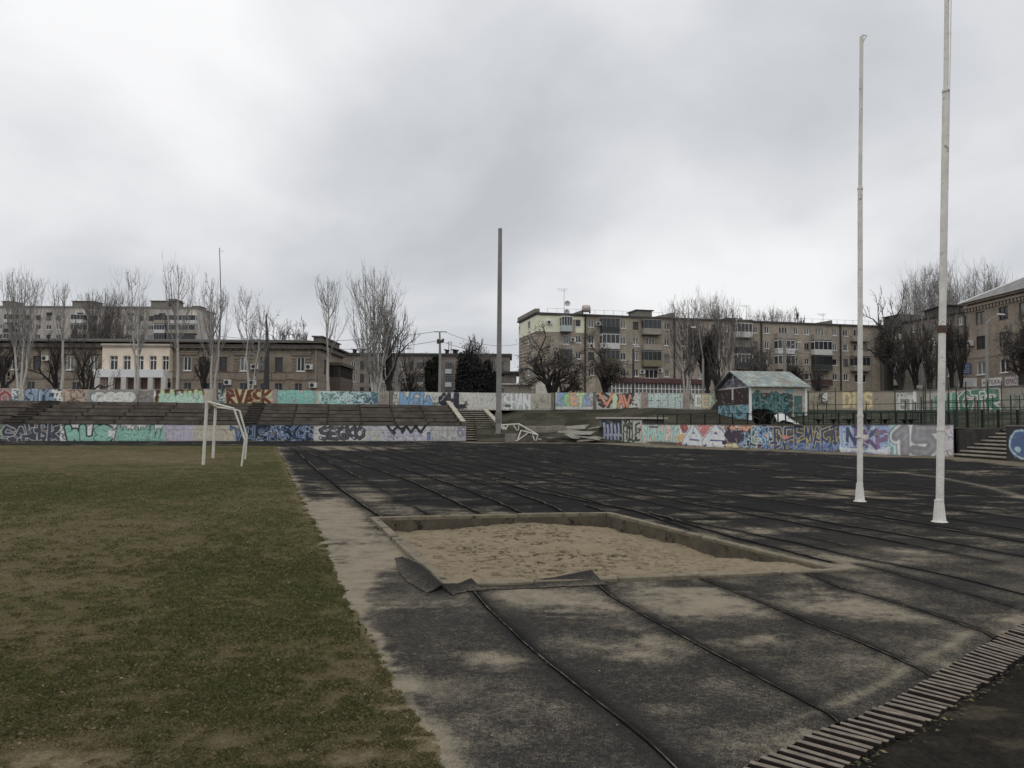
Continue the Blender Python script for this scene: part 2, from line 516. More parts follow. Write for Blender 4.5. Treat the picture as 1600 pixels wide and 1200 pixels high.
# a thin film of dust everywhere close by
film = (.09 + .34 * sstep(.40, .64, .5 * n2_ + .5 * st_)) * near_fac + .02
m = np.clip(np.maximum(m, film * (.5 + n3_)), 0, 1)
seam_dark = np.zeros_like(GX)
for ln in nearL:
    d, s, al = segdist(GX, GY, ln)
    wob = .012 * (vnoise(al * 3, al * 0, 3) - .5)
    d = np.maximum(d + wob * 0, 0)
    sd_ = d * s
    lift = .016 * np.exp(-np.abs(sd_) / .45) * (.6 + .8 * vnoise(al * .8, al * 0 + 4, 8))
    Hh += lift
    seam_dark = np.maximum(seam_dark, .72 * np.exp(-((sd_ - .025) / .050) ** 2) * (.7 + .4 * vnoise(al * 1.7, al * 0, 71)))  # soft shadow band beside the joint, blended into the rubber colour
    gw_ = np.maximum(.009, .0017 * GY)
    shade = np.exp(-(sd_ / np.where(sd_ > 0, .24, .12)) ** 2) * (.55 + .6 * vnoise(al * 1.1, al * 0 + 2, 18))
    m *= 1 - .95 * np.clip(shade, 0, 1)
    drift = np.exp(-((-sd_ - .10 - .05 * vnoise(al * 2.3, al * 0, 16)) / .05) ** 2) * sstep(.5, .75, vnoise(al * 1.2, al * 0 + 7, 17)) * (s < 0)
    m = np.clip(m + .35 * drift * (.4 + n3_), 0, 1)
for i, ln in enumerate(farL):
    d, s, al = segdist(GX, GY, ln)
    wd = .018 + .0020 * GY
    on = sstep(.15, .5, vnoise(al * .35, al * 0 + i, 12))
    seam_dark = np.maximum(seam_dark, .35 * np.exp(-(d / (wd * 2.2)) ** 2) * (.4 + .6 * on))
    on2 = sstep(.35, .75, vnoise(al * .5 + 7, al * 0 + i, 14))
    m = np.clip(m * (1 - .7 * np.exp(-(d / (wd * 4)) ** 2)), 0, 1)
for ln in cross:
    d, s, al = segdist(GX, GY, ln)
    seam_dark = np.maximum(seam_dark, np.exp(-(d / .13) ** 2) * .9)
    Hh -= .03 * np.exp(-(d / .1) ** 2)
# many fine panel seams further out, running round the bend
phi = np.arctan2(GX + 14, GY - 2)
fine = np.abs(((np.hypot((GX + 10), GY * 1.0 - 62) / 1.25) % 1.0) - .5)
# curled mat edges round the near corner of the pit
for ln, amp, fall in ((pit_left, .02, .11), (pit_nr1, .015, .13), (pit_nr2, .015, .16)):
    d, s, al = segdist(GX, GY, ln)
    tot_l = sum(math.dist(a, b_) for a, b_ in zip(ln[:-1], ln[1:]))
    sh = sstep(0, .55, al / tot_l) if ln is not pit_nr1 else 1.0
    Hh += amp * sh * np.exp(-(d / fall) ** 1.2) * (.85 + .3 * vnoise(al * 9, al * 0, 19))
    m *= 1 - .92 * np.exp(-(d / (fall * 1.7)) ** 2) * (sh if ln is not pit_nr1 else .8)
d_dr, _, al_dr = segdist(GX, GY, drL)
Hh -= .018 * np.exp(-(d_dr / .06) ** 2)
m = np.clip(m + .42 * np.exp(-((d_dr - .17) / .045) ** 2) * sstep(.35, .7, vnoise(al_dr * 1.3, al_dr * 0, 5)) * (.4 + n3_), 0, 1)
# pale worn kerb curve on the right, and the dusty path at the foot of the walls
d, s, al = segdist(GX, GY, gl([(1300, 728), (1400, 737), (1480, 748), (1540, 760), (1600, 777), (1700, 800)]))
m = np.clip(m + .55 * np.exp(-(d / .15) ** 2) * (.3 + n3_), 0, 1)
RB = [(1003, 692.7), (1060, 696), (1120, 699), (1180, 701.3), (1250, 703.5), (1320, 707), (1400, 711.5), (1490, 714), (1573, 720), (1650, 726), (1760, 735)]
wall_foot = gl([(728, 691), (935, 691)] + RB)
d, s, al = segdist(GX, GY, wall_foot)
pw = np.interp(al, [0, 16, 40, 80], [2.2, 5.0, 3.0, 2.6])
path = sstep(pw, pw * .6, d - 1.0 * (n2_ - .5) - 1.5 * (n1_ - .5)) * sstep(-4.6, -3.2, GX)
d_g0, sg0, al0 = segdist(GX, GY, gl(GRASS_E))
m = np.clip(m + .75 * np.exp(-(d_g0 / (.10 + .10 * vnoise(al0 * 1.5, al0 * 0, 44))) ** 2) * sstep(.25, .6, n2_ * .6 + .4 * n3_), 0, 1)
rub = Gd(49, 48, 47); rub_far = Gd(33, 33, 33); dustc = Gd(141, 132, 115); pathc = Gd(122, 113, 97); gap = Gd(17, 16, 15)
fr = sstep(7, 17, GY)[..., None]
C = rub * (1 - fr) + rub_far * fr
C = C * (.80 + .4 * n2_[..., None])
m = np.where(path > .5, m * .4, m) * (1 - seam_dark)
C = C * (1 - path[..., None]) + pathc * (.6 + .7 * n2_[..., None]) * path[..., None]
C = C * (1 - seam_dark[..., None]) + gap * seam_dark[..., None]
# classes
jx = (fbm(GX * 3, GY * 3, 3, 51) - .5) * (.07 + .010 * GY) + (fbm(GX * 18, GY * 18, 2, 52) - .5) * .09
gm = pip(GX + jx, GY, grass_poly)
pm = pip(GX, GY, pit_o)
dm = pip(GX, GY, drain_poly)
sm = pip(GX, GY, soil_poly)
# turf
d_ge, _, al_ge = segdist(GX, GY, gl(GRASS_E))
gA = fbm(GX * .35, GY * .35, 4, 61); gB = fbm(GX * 1.7, GY * 1.7, 4, 63); gC = fbm(GX * 9, GY * 9, 3, 65)
GREEN, OLIVE, BROWN, STRAW = Gd(78, 79, 48), Gd(108, 101, 71), Gd(112, 102, 79), Gd(138, 127, 100)
def turf_mix(gA, gB, gC, qx, qy):
    # greener close by on the right of the turf, browner across its middle
    gb = np.zeros_like(gA)
    for x0, y0, rx, ry, am in ((400, 900, 160, 200, .15), (60, 770, 130, 22, .22), (300, 765, 200, 14, .1), (420, 730, 60, 20, .08), (250, 1100, 260, 70, .12), (130, 870, 230, 90, -.07), (330, 800, 120, 40, -.09), (100, 1000, 160, 60, -.04),
                               (200, 712, 400, 8, -.16), (100, 1190, 120, 25, -.3), (330, 1150, 50, 16, -.2), (560, 1180, 50, 20, -.25), (480, 1190, 60, 14, -.2), (300, 722, 200, 4, -.12), (290, 640, 0.1, 0.1, 0)):
        gb = gb + am * np.exp(-(((qx - x0) / rx) ** 2 + ((qy - y0) / ry) ** 2))
    g = .20 * gA + .30 * gB + .50 * gC + gb * .8 + .02
    return g
g_ = turf_mix(gA, gB, gC, qx, qy) - .22 * np.exp(-(d_ge / .14) ** 2)
def turf_col(g):
    g = g[..., None]
    c = BROWN + (OLIVE - BROWN) * sstep(.38, .50, g)
    c = c + (GREEN - c) * sstep(.48, .64, g)
    c = c + (STRAW - c) * sstep(.36, .24, g)
    return c
CG = turf_col(g_) * (.62 + .5 * gC[..., None]) * .92
bare = sstep(.22, .12, g_) * 1.0
HG = (.010 + (gB - .5) * .03 + (gC - .5) * .026) * sstep(0, .22, d_ge) + .003 + hbase(GX, GY)
cut_l = gl([(560, 962), (572, 990), (590, 1010)])
d, s, al = segdist(GX, GY, cut_l)
HG += .04 * np.exp(-(d / .06) ** 2)
CS = Gd(47, 44, 40) * (.6 + .8 * fbm(GX * 7, GY * 7, 4, 71)[..., None])
CS = CS + (Gd(84, 78, 66) - CS) * (sstep(.55, .7, fbm(GX * 2.5, GY * 5, 4, 73)) * .6)[..., None]
CS = CS + (Gd(50, 50, 40) - CS) * (sstep(.62, .72, fbm(GX * 5, GY * 5, 4, 75)) * .4)[..., None]
HS = -.03 + (fbm(GX * 6, GY * 6, 4, 77) - .5) * .05

nr, nc = GX.shape
vid = np.arange(nr * nc).reshape(nr, nc)
quads = np.stack([vid[:-1, :-1], vid[:-1, 1:], vid[1:, 1:], vid[1:, :-1]], -1).reshape(-1, 4)
def cls(mask):
    return mask[:-1, :-1].ravel()
def sub(name, fm, Z, Cc, mt, kind='structure', dst=None):
    q = quads[fm]
    used, inv = np.unique(q.ravel(), return_inverse=True)
    V = np.stack([GX.ravel()[used], GY.ravel()[used], Z.ravel()[used]], -1)
    o = npmesh(name, V, inv.reshape(-1, 4), mt, smooth=True, col=Cc.reshape(-1, 3)[used], dst=None if dst is None else dst.ravel()[used])
    return tag(o, kind=kind)
fm_g = cls(gm); fm_p = cls(pm); fm_d = cls(dm); fm_s = cls(sm)
mt_track = mat('rubber_and_dust', None, .97, .22, 110, .004, 140, spec=.06, attr=True, dscale=300, grit=dustc)
mt_turf = mat('turf_soil', None, .97, .28, 40, .012, 60, spec=.02, attr=True, dscale=150)
mt_soil = mat('packed_soil', None, .97, .3, 30, .02, 40, spec=.02, attr=True)
sub('running_track', ~(fm_g | fm_p | fm_d | fm_s), Hh, C, mt_track, dst=m)
sub('grass_field_soil', fm_g & ~fm_p, HG, CG, mt_turf)
sub('packed_ground', fm_s & ~fm_d & ~fm_g, HS, CS, mt_soil)
# joints between the rubber strips: a thin dark gap with a slightly lifted pale edge beside it
def hgrid(x, y):
    iy = np.clip(np.interp(-y, -Yg[::-1], np.arange(nr)[::-1]) if False else np.interp(CZ * F / y, rr[::-1], np.arange(nr)[::-1].astype(float)), 0, nr - 1.001)
    ix = np.clip(np.interp(x / y, aa, np.arange(nc).astype(float)), 0, nc - 1.001)
    i0 = iy.astype(int); j0 = ix.astype(int); fy = iy - i0; fx = ix - j0
    return (Hh[i0, j0] * (1 - fx) + Hh[i0, j0 + 1] * fx) * (1 - fy) + (Hh[i0 + 1, j0] * (1 - fx) + Hh[i0 + 1, j0 + 1] * fx) * fy
JV, JF, JC = [], [], []
def ribbon(ln, off, wdf, lift, colf, step, on=None, side=0.0):
    p = np.array(ln, float); d = np.concatenate([[0], np.cumsum(np.hypot(*np.diff(p, axis=0).T))])
    # smooth the polyline
    n = max(8, int(d[-1] / step)); t = np.linspace(0, d[-1], n)
    x = np.interp(t, d, p[:, 0]); y = np.interp(t, d, p[:, 1])
    k = max(3, int(.9 / step) | 1); ker = np.ones(k) / k
    xp = np.pad(x, k // 2, mode='reflect', reflect_type='odd'); yp = np.pad(y, k // 2, mode='reflect', reflect_type='odd')
    x = np.convolve(xp, ker, 'valid'); y = np.convolve(yp, ker, 'valid')
    wob = (vnoise(t * 2.2, t * 0 + off * 100, 61) - .5) * .008
    dx = np.gradient(x); dy = np.gradient(y); L_ = np.hypot(dx, dy); nx, ny = -dy / L_, dx / L_
    w = wdf(t, y); o = off * (w * 0 + 1) + wob
    ax, ay = x + nx * (o - w / 2), y + ny * (o - w / 2); bx, by = x + nx * (o + w / 2), y + ny * (o + w / 2)
    h = np.maximum(hgrid(ax, ay), hgrid(bx, by))
    za = h + lift; zb2 = h + lift + side
    ins_ = pip(x, y, pit_o) | pip(x, y, drain_poly) | pip(x, y, soil_poly) | pip(x, y, grass_poly)
    b0 = len(JV)
    c = colf(t, y)
    for i in range(n):
        JV.append((ax[i], ay[i], za[i])); JV.append((bx[i], by[i], zb2[i])); JC.append(c[i]); JC.append(c[i])
    for i in range(n - 1):
        if ins_[i] or ins_[i + 1] or (on is not None and not on(t[i])): continue
        JF.append((b0 + 2 * i, b0 + 2 * i + 2, b0 + 2 * i + 3, b0 + 2 * i + 1))
cdark = lambda t, y: np.tile(gap, (len(t), 1))
def cdust(t, y):
    k = (vnoise(t * 7, t * 0, 63) * vnoise(t * 26, t * 0, 70))[:, None] * 1.2
    return Gd(50, 48, 43) * (1 - k) + dustc * k
for i, ln in enumerate(nearL):
    ribbon(ln, -.004, lambda t, y: .009 + .009 * vnoise(t * 3, t * 0, 64) + .0002 * y, .002, cdark, .03)
    ribbon(ln, .011, lambda t, y: .006 + .010 * vnoise(t * 6, t * 0 + 3, 65), .003, cdust, .03)
for i, ln in enumerate(farL):
    ribbon(ln, 0, lambda t, y: .014 + .0010 * y + .02 * vnoise(t * .8, t * 0 + i, 66), .006, cdark, .12, on=(None if i in (0, 4, 5) else (lambda t: vnoise(np.array([t * .3]), np.array([i * 5.1]), 68)[0] > .33)))
    ribbon(ln, .05 + (i % 3) * .012, lambda t, y: .018 + .0008 * y, .012, cdust, .12, on=lambda t: vnoise(np.array([t * .45]), np.array([i * 3.7]), 67)[0] > .48)
tag(npmesh('track_joints', np.array(JV), np.array(JF), mat('joint_dirt', None, .97, .2, 30, attr=True, spec=.02), col=np.array(JC)), kind='structure')
# rubber strips curling up against the rim of the pit at its near left corner
FV, FF, FC, FD = [], [], [], []
def flap(edge, zs, reach, n=40, k=12):
    p = _rs(gl(edge), n); z = np.interp(np.linspace(0, 1, n), np.linspace(0, 1, len(zs)), zs)
    z = z + (vnoise(np.arange(n) * .4, np.zeros(n), 77) - .5) * .008
    d = np.gradient(p, axis=0); d /= np.linalg.norm(d, axis=1, keepdims=True); out_ = np.stack([d[:, 1], -d[:, 0]], 1)
    if (out_[n // 2] @ (p[n // 2] - np.mean(pit_o, 0))) < 0: out_ = -out_
    b0 = len(FV)
    for i in range(n):
        for j in range(k + 1):
            s = j / k
            q = p[i] + out_[i] * (s * reach * (.5 + z[i] / max(zs)) - .015)
            g0 = hgrid(np.array([q[0]]), np.array([q[1]]))[0]
            FV.append((q[0], q[1], g0 + .004 + z[i] * (1 - s) ** 1.8)); FC.append(rub * (.8 + .4 * vnoise(np.array([q[0] * 2.1]), np.array([q[1] * 2.1]), 5)[0])); FD.append(.55 if j == 0 else .04 + .34 * s * s * (.4 + vnoise(np.array([q[0] * 7]), np.array([q[1] * 7]), 79)[0]))
    for i in range(n - 1):
        for j in range(k):
            a = b0 + i * (k + 1) + j; FF.append((a, a + k + 1, a + k + 2, a + 1))
flap([(628, 872), (652, 892), (672, 910), (691, 927)], [.012, .075, .10, .055], .17)
flap([(691, 927), (712, 924), (737, 920)], [.055, .04, .065], .17, 24)
flap([(742, 922), (800, 918), (860, 914), (924, 908)], [.012, .018, .04, .085], .24)
fo = npmesh('track_flap', np.array(FV), np.array(FF), mt_track, smooth=True, col=np.array(FC), dst=np.array(FD)); tag(fo, kind='structure')
sm_ = fo.modifiers.new('thick', 'SOLIDIFY'); sm_.thickness = .010; sm_.offset = -1
# base ground reaching the horizon
gb_ = MB(); gb_.quad((-2500, -2500, -.45), (2500, -2500, -.45), (2500, 4000, -.45), (-2500, 4000, -.45))
tag(gb_.build('ground', mat('far_soil', Gd(60, 56, 46), .95, .3, .3)), kind='structure')
bk = MB(); bk.quad((-90, -60, -.02), (90, -60, -.02), (90, 2.86, -.02), (-90, 2.86, -.02))
tag(bk.build('track_behind', mat('track_plain', Gd(48, 46, 44), .9, .3, 2)), kind='structure')

# ------------------------------------------------------------------ drain channel
u_l = [0]
for a, b_ in zip(drL[:-1], drL[1:]): u_l.append(u_l[-1] + math.dist(a, b_))
Lx = lambda s: (np.interp(s, u_l, [p[0] for p in drL]), np.interp(s, u_l, [p[1] for p in drL]))
Rx = lambda s: (np.interp(s, u_l, [p[0] for p in drR]), np.interp(s, u_l, [p[1] for p in drR]))
dc = thing('drain_channel', 'curved drain channel covered with loose grey wooden slats beside the rubber track', 'drain', (*drL[5], 0))
o0 = Vector((*drL[5], 0))
gt = MB()
ss = np.linspace(0, u_l[-1], 60)
for s0, s1 in zip(ss[:-1], ss[1:]):
    a, b_, c_, d_ = [Vector((*f(s), 0)) - o0 for f, s in ((Lx, s0), (Lx, s1), (Rx, s1), (Rx, s0))]
    dn = Vector((0, 0, -.30)); up_ = Vector((0, 0, -.03))
    gt.quad(a + dn, d_ + dn, c_ + dn, b_ + dn)
    gt.quad(a + dn, b_ + dn, b_ + up_, a + up_)
    gt.quad(d_ + up_, c_ + up_, c_ + dn, d_ + dn)
gt.build('gutter', mat('gutter_concrete', Gd(30, 27, 24), .95, .4, 8, .01), dc)
ns = int(u_l[-1] / .088)
k = 0; V_ = []
rs = random.Random(5)
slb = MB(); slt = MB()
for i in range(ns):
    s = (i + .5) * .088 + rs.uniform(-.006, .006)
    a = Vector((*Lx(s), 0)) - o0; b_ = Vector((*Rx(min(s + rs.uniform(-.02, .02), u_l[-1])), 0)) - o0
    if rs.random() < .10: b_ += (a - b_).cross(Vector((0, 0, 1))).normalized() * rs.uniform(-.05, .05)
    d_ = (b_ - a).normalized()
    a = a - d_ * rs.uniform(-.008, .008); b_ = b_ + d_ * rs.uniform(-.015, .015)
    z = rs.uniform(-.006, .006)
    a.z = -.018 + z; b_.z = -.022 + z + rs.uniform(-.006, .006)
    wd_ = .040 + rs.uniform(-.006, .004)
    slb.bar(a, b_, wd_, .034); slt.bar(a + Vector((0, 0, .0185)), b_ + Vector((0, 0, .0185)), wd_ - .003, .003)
so_ = slb.build('slat_row', mat('shaded_dirty_wood', Gd(44, 38, 34), .95, .3, 14), dc)  # dark body colour combines dirty slat sides with painted-in shade from neighbouring slats
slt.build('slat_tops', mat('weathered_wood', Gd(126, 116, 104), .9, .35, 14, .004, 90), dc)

# ------------------------------------------------------------------ sand pit
pitc = np.mean(pit_o, 0)
pit = thing('sand_pit', 'sunken long jump sand pit with worn concrete rim set in the rubber track', 'sand pit', (*pitc, 0))
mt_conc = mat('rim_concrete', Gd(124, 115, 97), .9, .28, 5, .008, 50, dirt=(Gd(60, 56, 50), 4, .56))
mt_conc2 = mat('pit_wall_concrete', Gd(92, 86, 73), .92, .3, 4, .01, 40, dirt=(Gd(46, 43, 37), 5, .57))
def L3(p, z): return Vector((p[0] - pitc[0], p[1] - pitc[1], z))
rimz = [.07, .055, .055, .03]
iw = MB()
for i in range(4):
    j = (i + 1) % 4
    nseg = 5
    for k in range(nseg):
        r = MB()
        t0, t1 = k / nseg, (k + 1) / nseg - .002
        def mixp(P0, P1, t): return (P0[0] + (P1[0] - P0[0]) * t, P0[1] + (P1[1] - P0[1]) * t)
        z0 = rimz[i] + (rimz[j] - rimz[i]) * t0 + rs.uniform(-.006, .006); z1 = rimz[i] + (rimz[j] - rimz[i]) * t1 + rs.uniform(-.006, .006)
        a, b_ = mixp(pit_o[i], pit_o[j], t0), mixp(pit_o[i], pit_o[j], t1)
        c_, d_ = mixp(pit_i[i], pit_i[j], t1), mixp(pit_i[i], pit_i[j], t0)
        r.hexa([L3(a, -.1), L3(d_, -.1), L3(c_, -.1), L3(b_, -.1), L3(a, z0), L3(d_, z0), L3(c_, z1), L3(b_, z1)][0:8])
        ro = r.build('rim', mt_conc, pit)
        bv = ro.modifiers.new('bevel', 'BEVEL'); bv.width = .01; bv.segments = 2
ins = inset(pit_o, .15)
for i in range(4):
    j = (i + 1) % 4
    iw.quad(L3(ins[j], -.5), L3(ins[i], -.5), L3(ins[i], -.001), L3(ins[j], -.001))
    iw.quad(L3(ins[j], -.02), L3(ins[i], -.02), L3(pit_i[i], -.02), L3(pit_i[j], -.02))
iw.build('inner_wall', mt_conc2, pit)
# bilinear sand surface with foot marks
nu = 330
uu, vv = np.meshgrid(np.linspace(0, 1, nu), np.linspace(0, 1, nu))
P4 = [np.array(p) for p in inset(pit_o, .145)]
SX = (P4[0][0] * (1 - uu) + P4[3][0] * uu) * (1 - vv) + (P4[1][0] * (1 - uu) + P4[2][0] * uu) * vv
SY = (P4[0][1] * (1 - uu) + P4[3][1] * uu) * (1 - vv) + (P4[1][1] * (1 - uu) + P4[2][1] * uu) * vv
big = fbm(SX * .8, SY * .8, 3, 81); md = fbm(SX * 2.6, SY * 2.6, 3, 83); fi = fbm(SX * 9, SY * 9, 3, 85)
SZ = -.20 + .14 * (big - .5) + .06 * (md - .5) + .020 * (fi - .5)
SZ += .09 * np.exp(-(((uu - .62) / .25) ** 2 + ((vv - .85) / .25) ** 2)) + .13 * np.exp(-(vv / .25) ** 2) + .08 * np.exp(-((uu) / .12) ** 2) * (1 - vv)
SZ += .05 * np.exp(-((uu - 1) / .2) ** 2) * (1 - vv)
fp = np.zeros_like(SX)
fr_ = np.random.default_rng(3)
for _ in range(900):
    x0 = fr_.uniform(SX.min(), SX.max()); y0 = fr_.uniform(SY.min(), SY.max()); th = fr_.uniform(0, math.pi); L_ = fr_.uniform(.03, .11); w_ = fr_.uniform(.02, .05)
    sel = (np.abs(SX - x0) < .5) & (np.abs(SY - y0) < .5)
    dx = (SX[sel] - x0) * math.cos(th) + (SY[sel] - y0) * math.sin(th); dy = -(SX[sel] - x0) * math.sin(th) + (SY[sel] - y0) * math.cos(th)
    e = (dx / L_) ** 2 + (dy / w_) ** 2
    dp = fr_.uniform(.004, .018)
    SZ[sel] += -dp * np.exp(-e) + dp * .5 * np.exp(-(np.sqrt(e) - 1.5) ** 2 * 4)
    fp[sel] = np.maximum(fp[sel], np.exp(-e * 1.3) * fr_.uniform(.3, 1))
cl = fbm(SX * 13, SY * 17, 4, 87, .7)
mid_ = np.exp(-(((uu - .45) / .34) ** 2 + ((vv - .5) / .42) ** 2))
damp = np.clip(.6 * fp * sstep(.30, .55, md) * (.3 + mid_) + sstep(.52, .60, cl) * .9 * sstep(.30, .50, md) * (.25 + mid_) + sstep(.55, .70, .5 * fi + .5 * big) * .3, 0, 1)
SZ -= .014 * sstep(.50, .62, cl) * (.3 + mid_)
SC = Gd(143, 130, 108) * (.80 + .4 * fi[..., None])
SC = SC + (Gd(70, 60, 46) - SC) * damp[..., None]
vi = np.arange(nu * nu).reshape(nu, nu)
qd = np.stack([vi[:-1, :-1], vi[:-1, 1:], vi[1:, 1:], vi[1:, :-1]], -1).reshape(-1, 4)
so2 = npmesh('sand', np.stack([SX, SY, SZ], -1).reshape(-1, 3), qd, mat('loose_sand', None, .97, .12, 30, .006, 110, spec=.1, attr=True, dscale=200), smooth=True, col=SC.reshape(-1, 3))
tag(so2, 'loose trampled pale brown sand filling the sunken jump pit', 'sand', kind='stuff')

# ------------------------------------------------------------------ blades of grass
def blades(n, ymin, ymax, pmax, hs, seed, edge=False):
    r = np.random.default_rng(seed)
    px = r.uniform(-120, pmax, n); py = r.uniform(ymin, ymax, n)
    if edge:
        t = r.uniform(0, len(GRASS_E) - 5.01, n); i = t.astype(int); f = t - i
        ge = np.array(GRASS_E, float)
        px = ge[i, 0] * (1 - f) + ge[i + 1, 0] * f + r.normal(0, 5, n) * (ge[i, 1] - 650) / 300; py = ge[i, 1] * (1 - f) + ge[i + 1, 1] * f
    x, y = Gnp(px, py)
    jx = (fbm(x * 3, y * 3, 3, 51) - .5) * (.07 + .010 * y) + (fbm(x * 18, y * 18, 2, 52) - .5) * .09
    ok = pip(x + jx + (.03 if edge else 0), y, grass_poly)
    x, y, px, py = x[ok], y[ok], px[ok], py[ok]
    A_ = fbm(x * .35, y * .35, 4, 61); B_ = fbm(x * 1.7, y * 1.7, 4, 63); C_ = fbm(x * 9, y * 9, 3, 65)
    g = turf_mix(A_, B_, C_, px, py)
    keep = r.random(len(x)) < sstep(.16, .42, g) * .9 + .1
    x, y, px, py, g, B_, C_ = [v[keep] for v in (x, y, px, py, g, B_, C_)]
    k = len(x)
    de_, _, _ = segdist(x, y, gl(GRASS_E))
    z0 = (.012 + (B_ - .5) * .03 + (C_ - .5) * .026) * sstep(0, .22, de_) - .004 + hbase(x, y)
    h = hs * (.5 + r.random(k)) * (.55 + 1.0 * sstep(.3, .62, g)) * (.6 + .9 * C_)
    wd = np.maximum(.0014, y * .00030) * (.7 + .7 * r.random(k))
    th = r.uniform(0, 2 * math.pi, k); ln = r.uniform(.2, 1.3, k) * h; la = r.uniform(0, 2 * math.pi, k)
    dx, dy = np.cos(th) * wd, np.sin(th) * wd
    V = np.stack([np.stack([x - dx, y - dy, z0], -1), np.stack([x + dx, y + dy, z0], -1),
                  np.stack([x + dx * .5 + np.cos(la) * ln * .4, y + dy * .5 + np.sin(la) * ln * .4, z0 + h * .62], -1),
                  np.stack([x + np.cos(la) * ln, y + np.sin(la) * ln, z0 + h * (.9 - .3 * ln / (h + 1e-6) * .5)], -1)], 1)
    c = turf_col(np.clip(g + r.normal(0, .09, k), 0, 1)) * (.8 + .8 * r.random(k))[:, None] * 1.3
    dry = r.random(k) < .10
    c[dry] = STRAW * (.7 + .6 * r.random(dry.sum()))[:, None]
    Cc = np.repeat(c[:, None, :], 4, 1); Cc[:, :2] *= .8
    return V.reshape(-1, 3), np.arange(k * 4).reshape(-1, 4), Cc.reshape(-1, 3)
mt_blade = mat('grass_blade', None, .8, 0, 1, spec=.2, attr=True)
vs, fs, cs = [], [], []; off = 0
for a in ((430000, 880, 1330, 760, .013, 91), (150000, 740, 900, 560, .015, 92), (9000, 700, 800, 800, .02, 93, True), (24000, 800, 1330, 800, .018, 94, True)):
    v, f, c = blades(*a)
    vs.append(v); fs.append(f + off); cs.append(c); off += len(v)
go = npmesh('grass', np.concatenate(vs), np.concatenate(fs), mt_blade, col=np.concatenate(cs))
tag(go, 'short patchy green and brown turf of the playing field', 'grass', kind='stuff')
# tufts and weeds between the slats and the packed soil, dry litter on the turf
r = np.random.default_rng(17)
V_, F_, C_ = [], [], []
def litter(n, sampler, cols, sz, lift):
    global V_, F_, C_
    for i in range(n):
        x, y = sampler()
        th = r.uniform(0, 6.28); a = sz * r.uniform(.5, 1.5); b_ = a * r.uniform(.2, .6)
        z = lift + r.uniform(0, .01)
        o_ = len(V_)
        ca, sa = math.cos(th), math.sin(th)
        V_ += [(x - a * ca, y - a * sa, z), (x + b_ * sa, y - b_ * ca, z + r.uniform(0, a * .5)), (x + a * ca, y + a * sa, z + r.uniform(0, a * .4)), (x - b_ * sa, y + b_ * ca, z)]
        F_.append((o_, o_ + 1, o_ + 2, o_ + 3))
        c = cols[r.integers(len(cols))] * r.uniform(.7, 1.3)
        C_ += [c] * 4
def smp_g():
    while True:
        px, py = r.uniform(0, 690), r.uniform(760, 1230)
        x, y = Gnp(np.array(px), np.array(py))
        if pip(np.array([x + .1]), np.array([y]), grass_poly)[0]: return float(x), float(y)
def smp_d():
    s = r.uniform(0, u_l[-1]); a = Rx(s)
    return a[0] + r.normal(.03, .025), a[1] + r.normal(-.03, .025)
litter(150, smp_g, [Gd(140, 128, 100), Gd(120, 105, 80), Gd(110, 100, 78)], .012, .03)
def smp_t():
    while True:
        px, py = r.uniform(620, 1560), r.uniform(930, 1190)
        x, y = Gnp(np.array(px), np.array(py)); X_, Y_ = np.array([x]), np.array([y])
        if not (pip(X_, Y_, grass_poly)[0] or pip(X_, Y_, pit_o)[0] or pip(X_, Y_, drain_poly)[0] or pip(X_, Y_, soil_poly)[0]): return float(x), float(y)
litter(160, smp_t, [Gd(150, 145, 130), Gd(96, 84, 60), Gd(60, 56, 50)], .007, .018)
litter(700, smp_d, [Gd(110, 100, 70), Gd(70, 72, 45), Gd(60, 55, 42)], .016, -.02)
lo = npmesh('leaf_litter', np.array(V_), np.array(F_), mt_blade, col=np.array(C_))
tag(lo, 'scattered dry leaf bits and weeds on the turf and along the drain', 'leaf litter', kind='stuff')
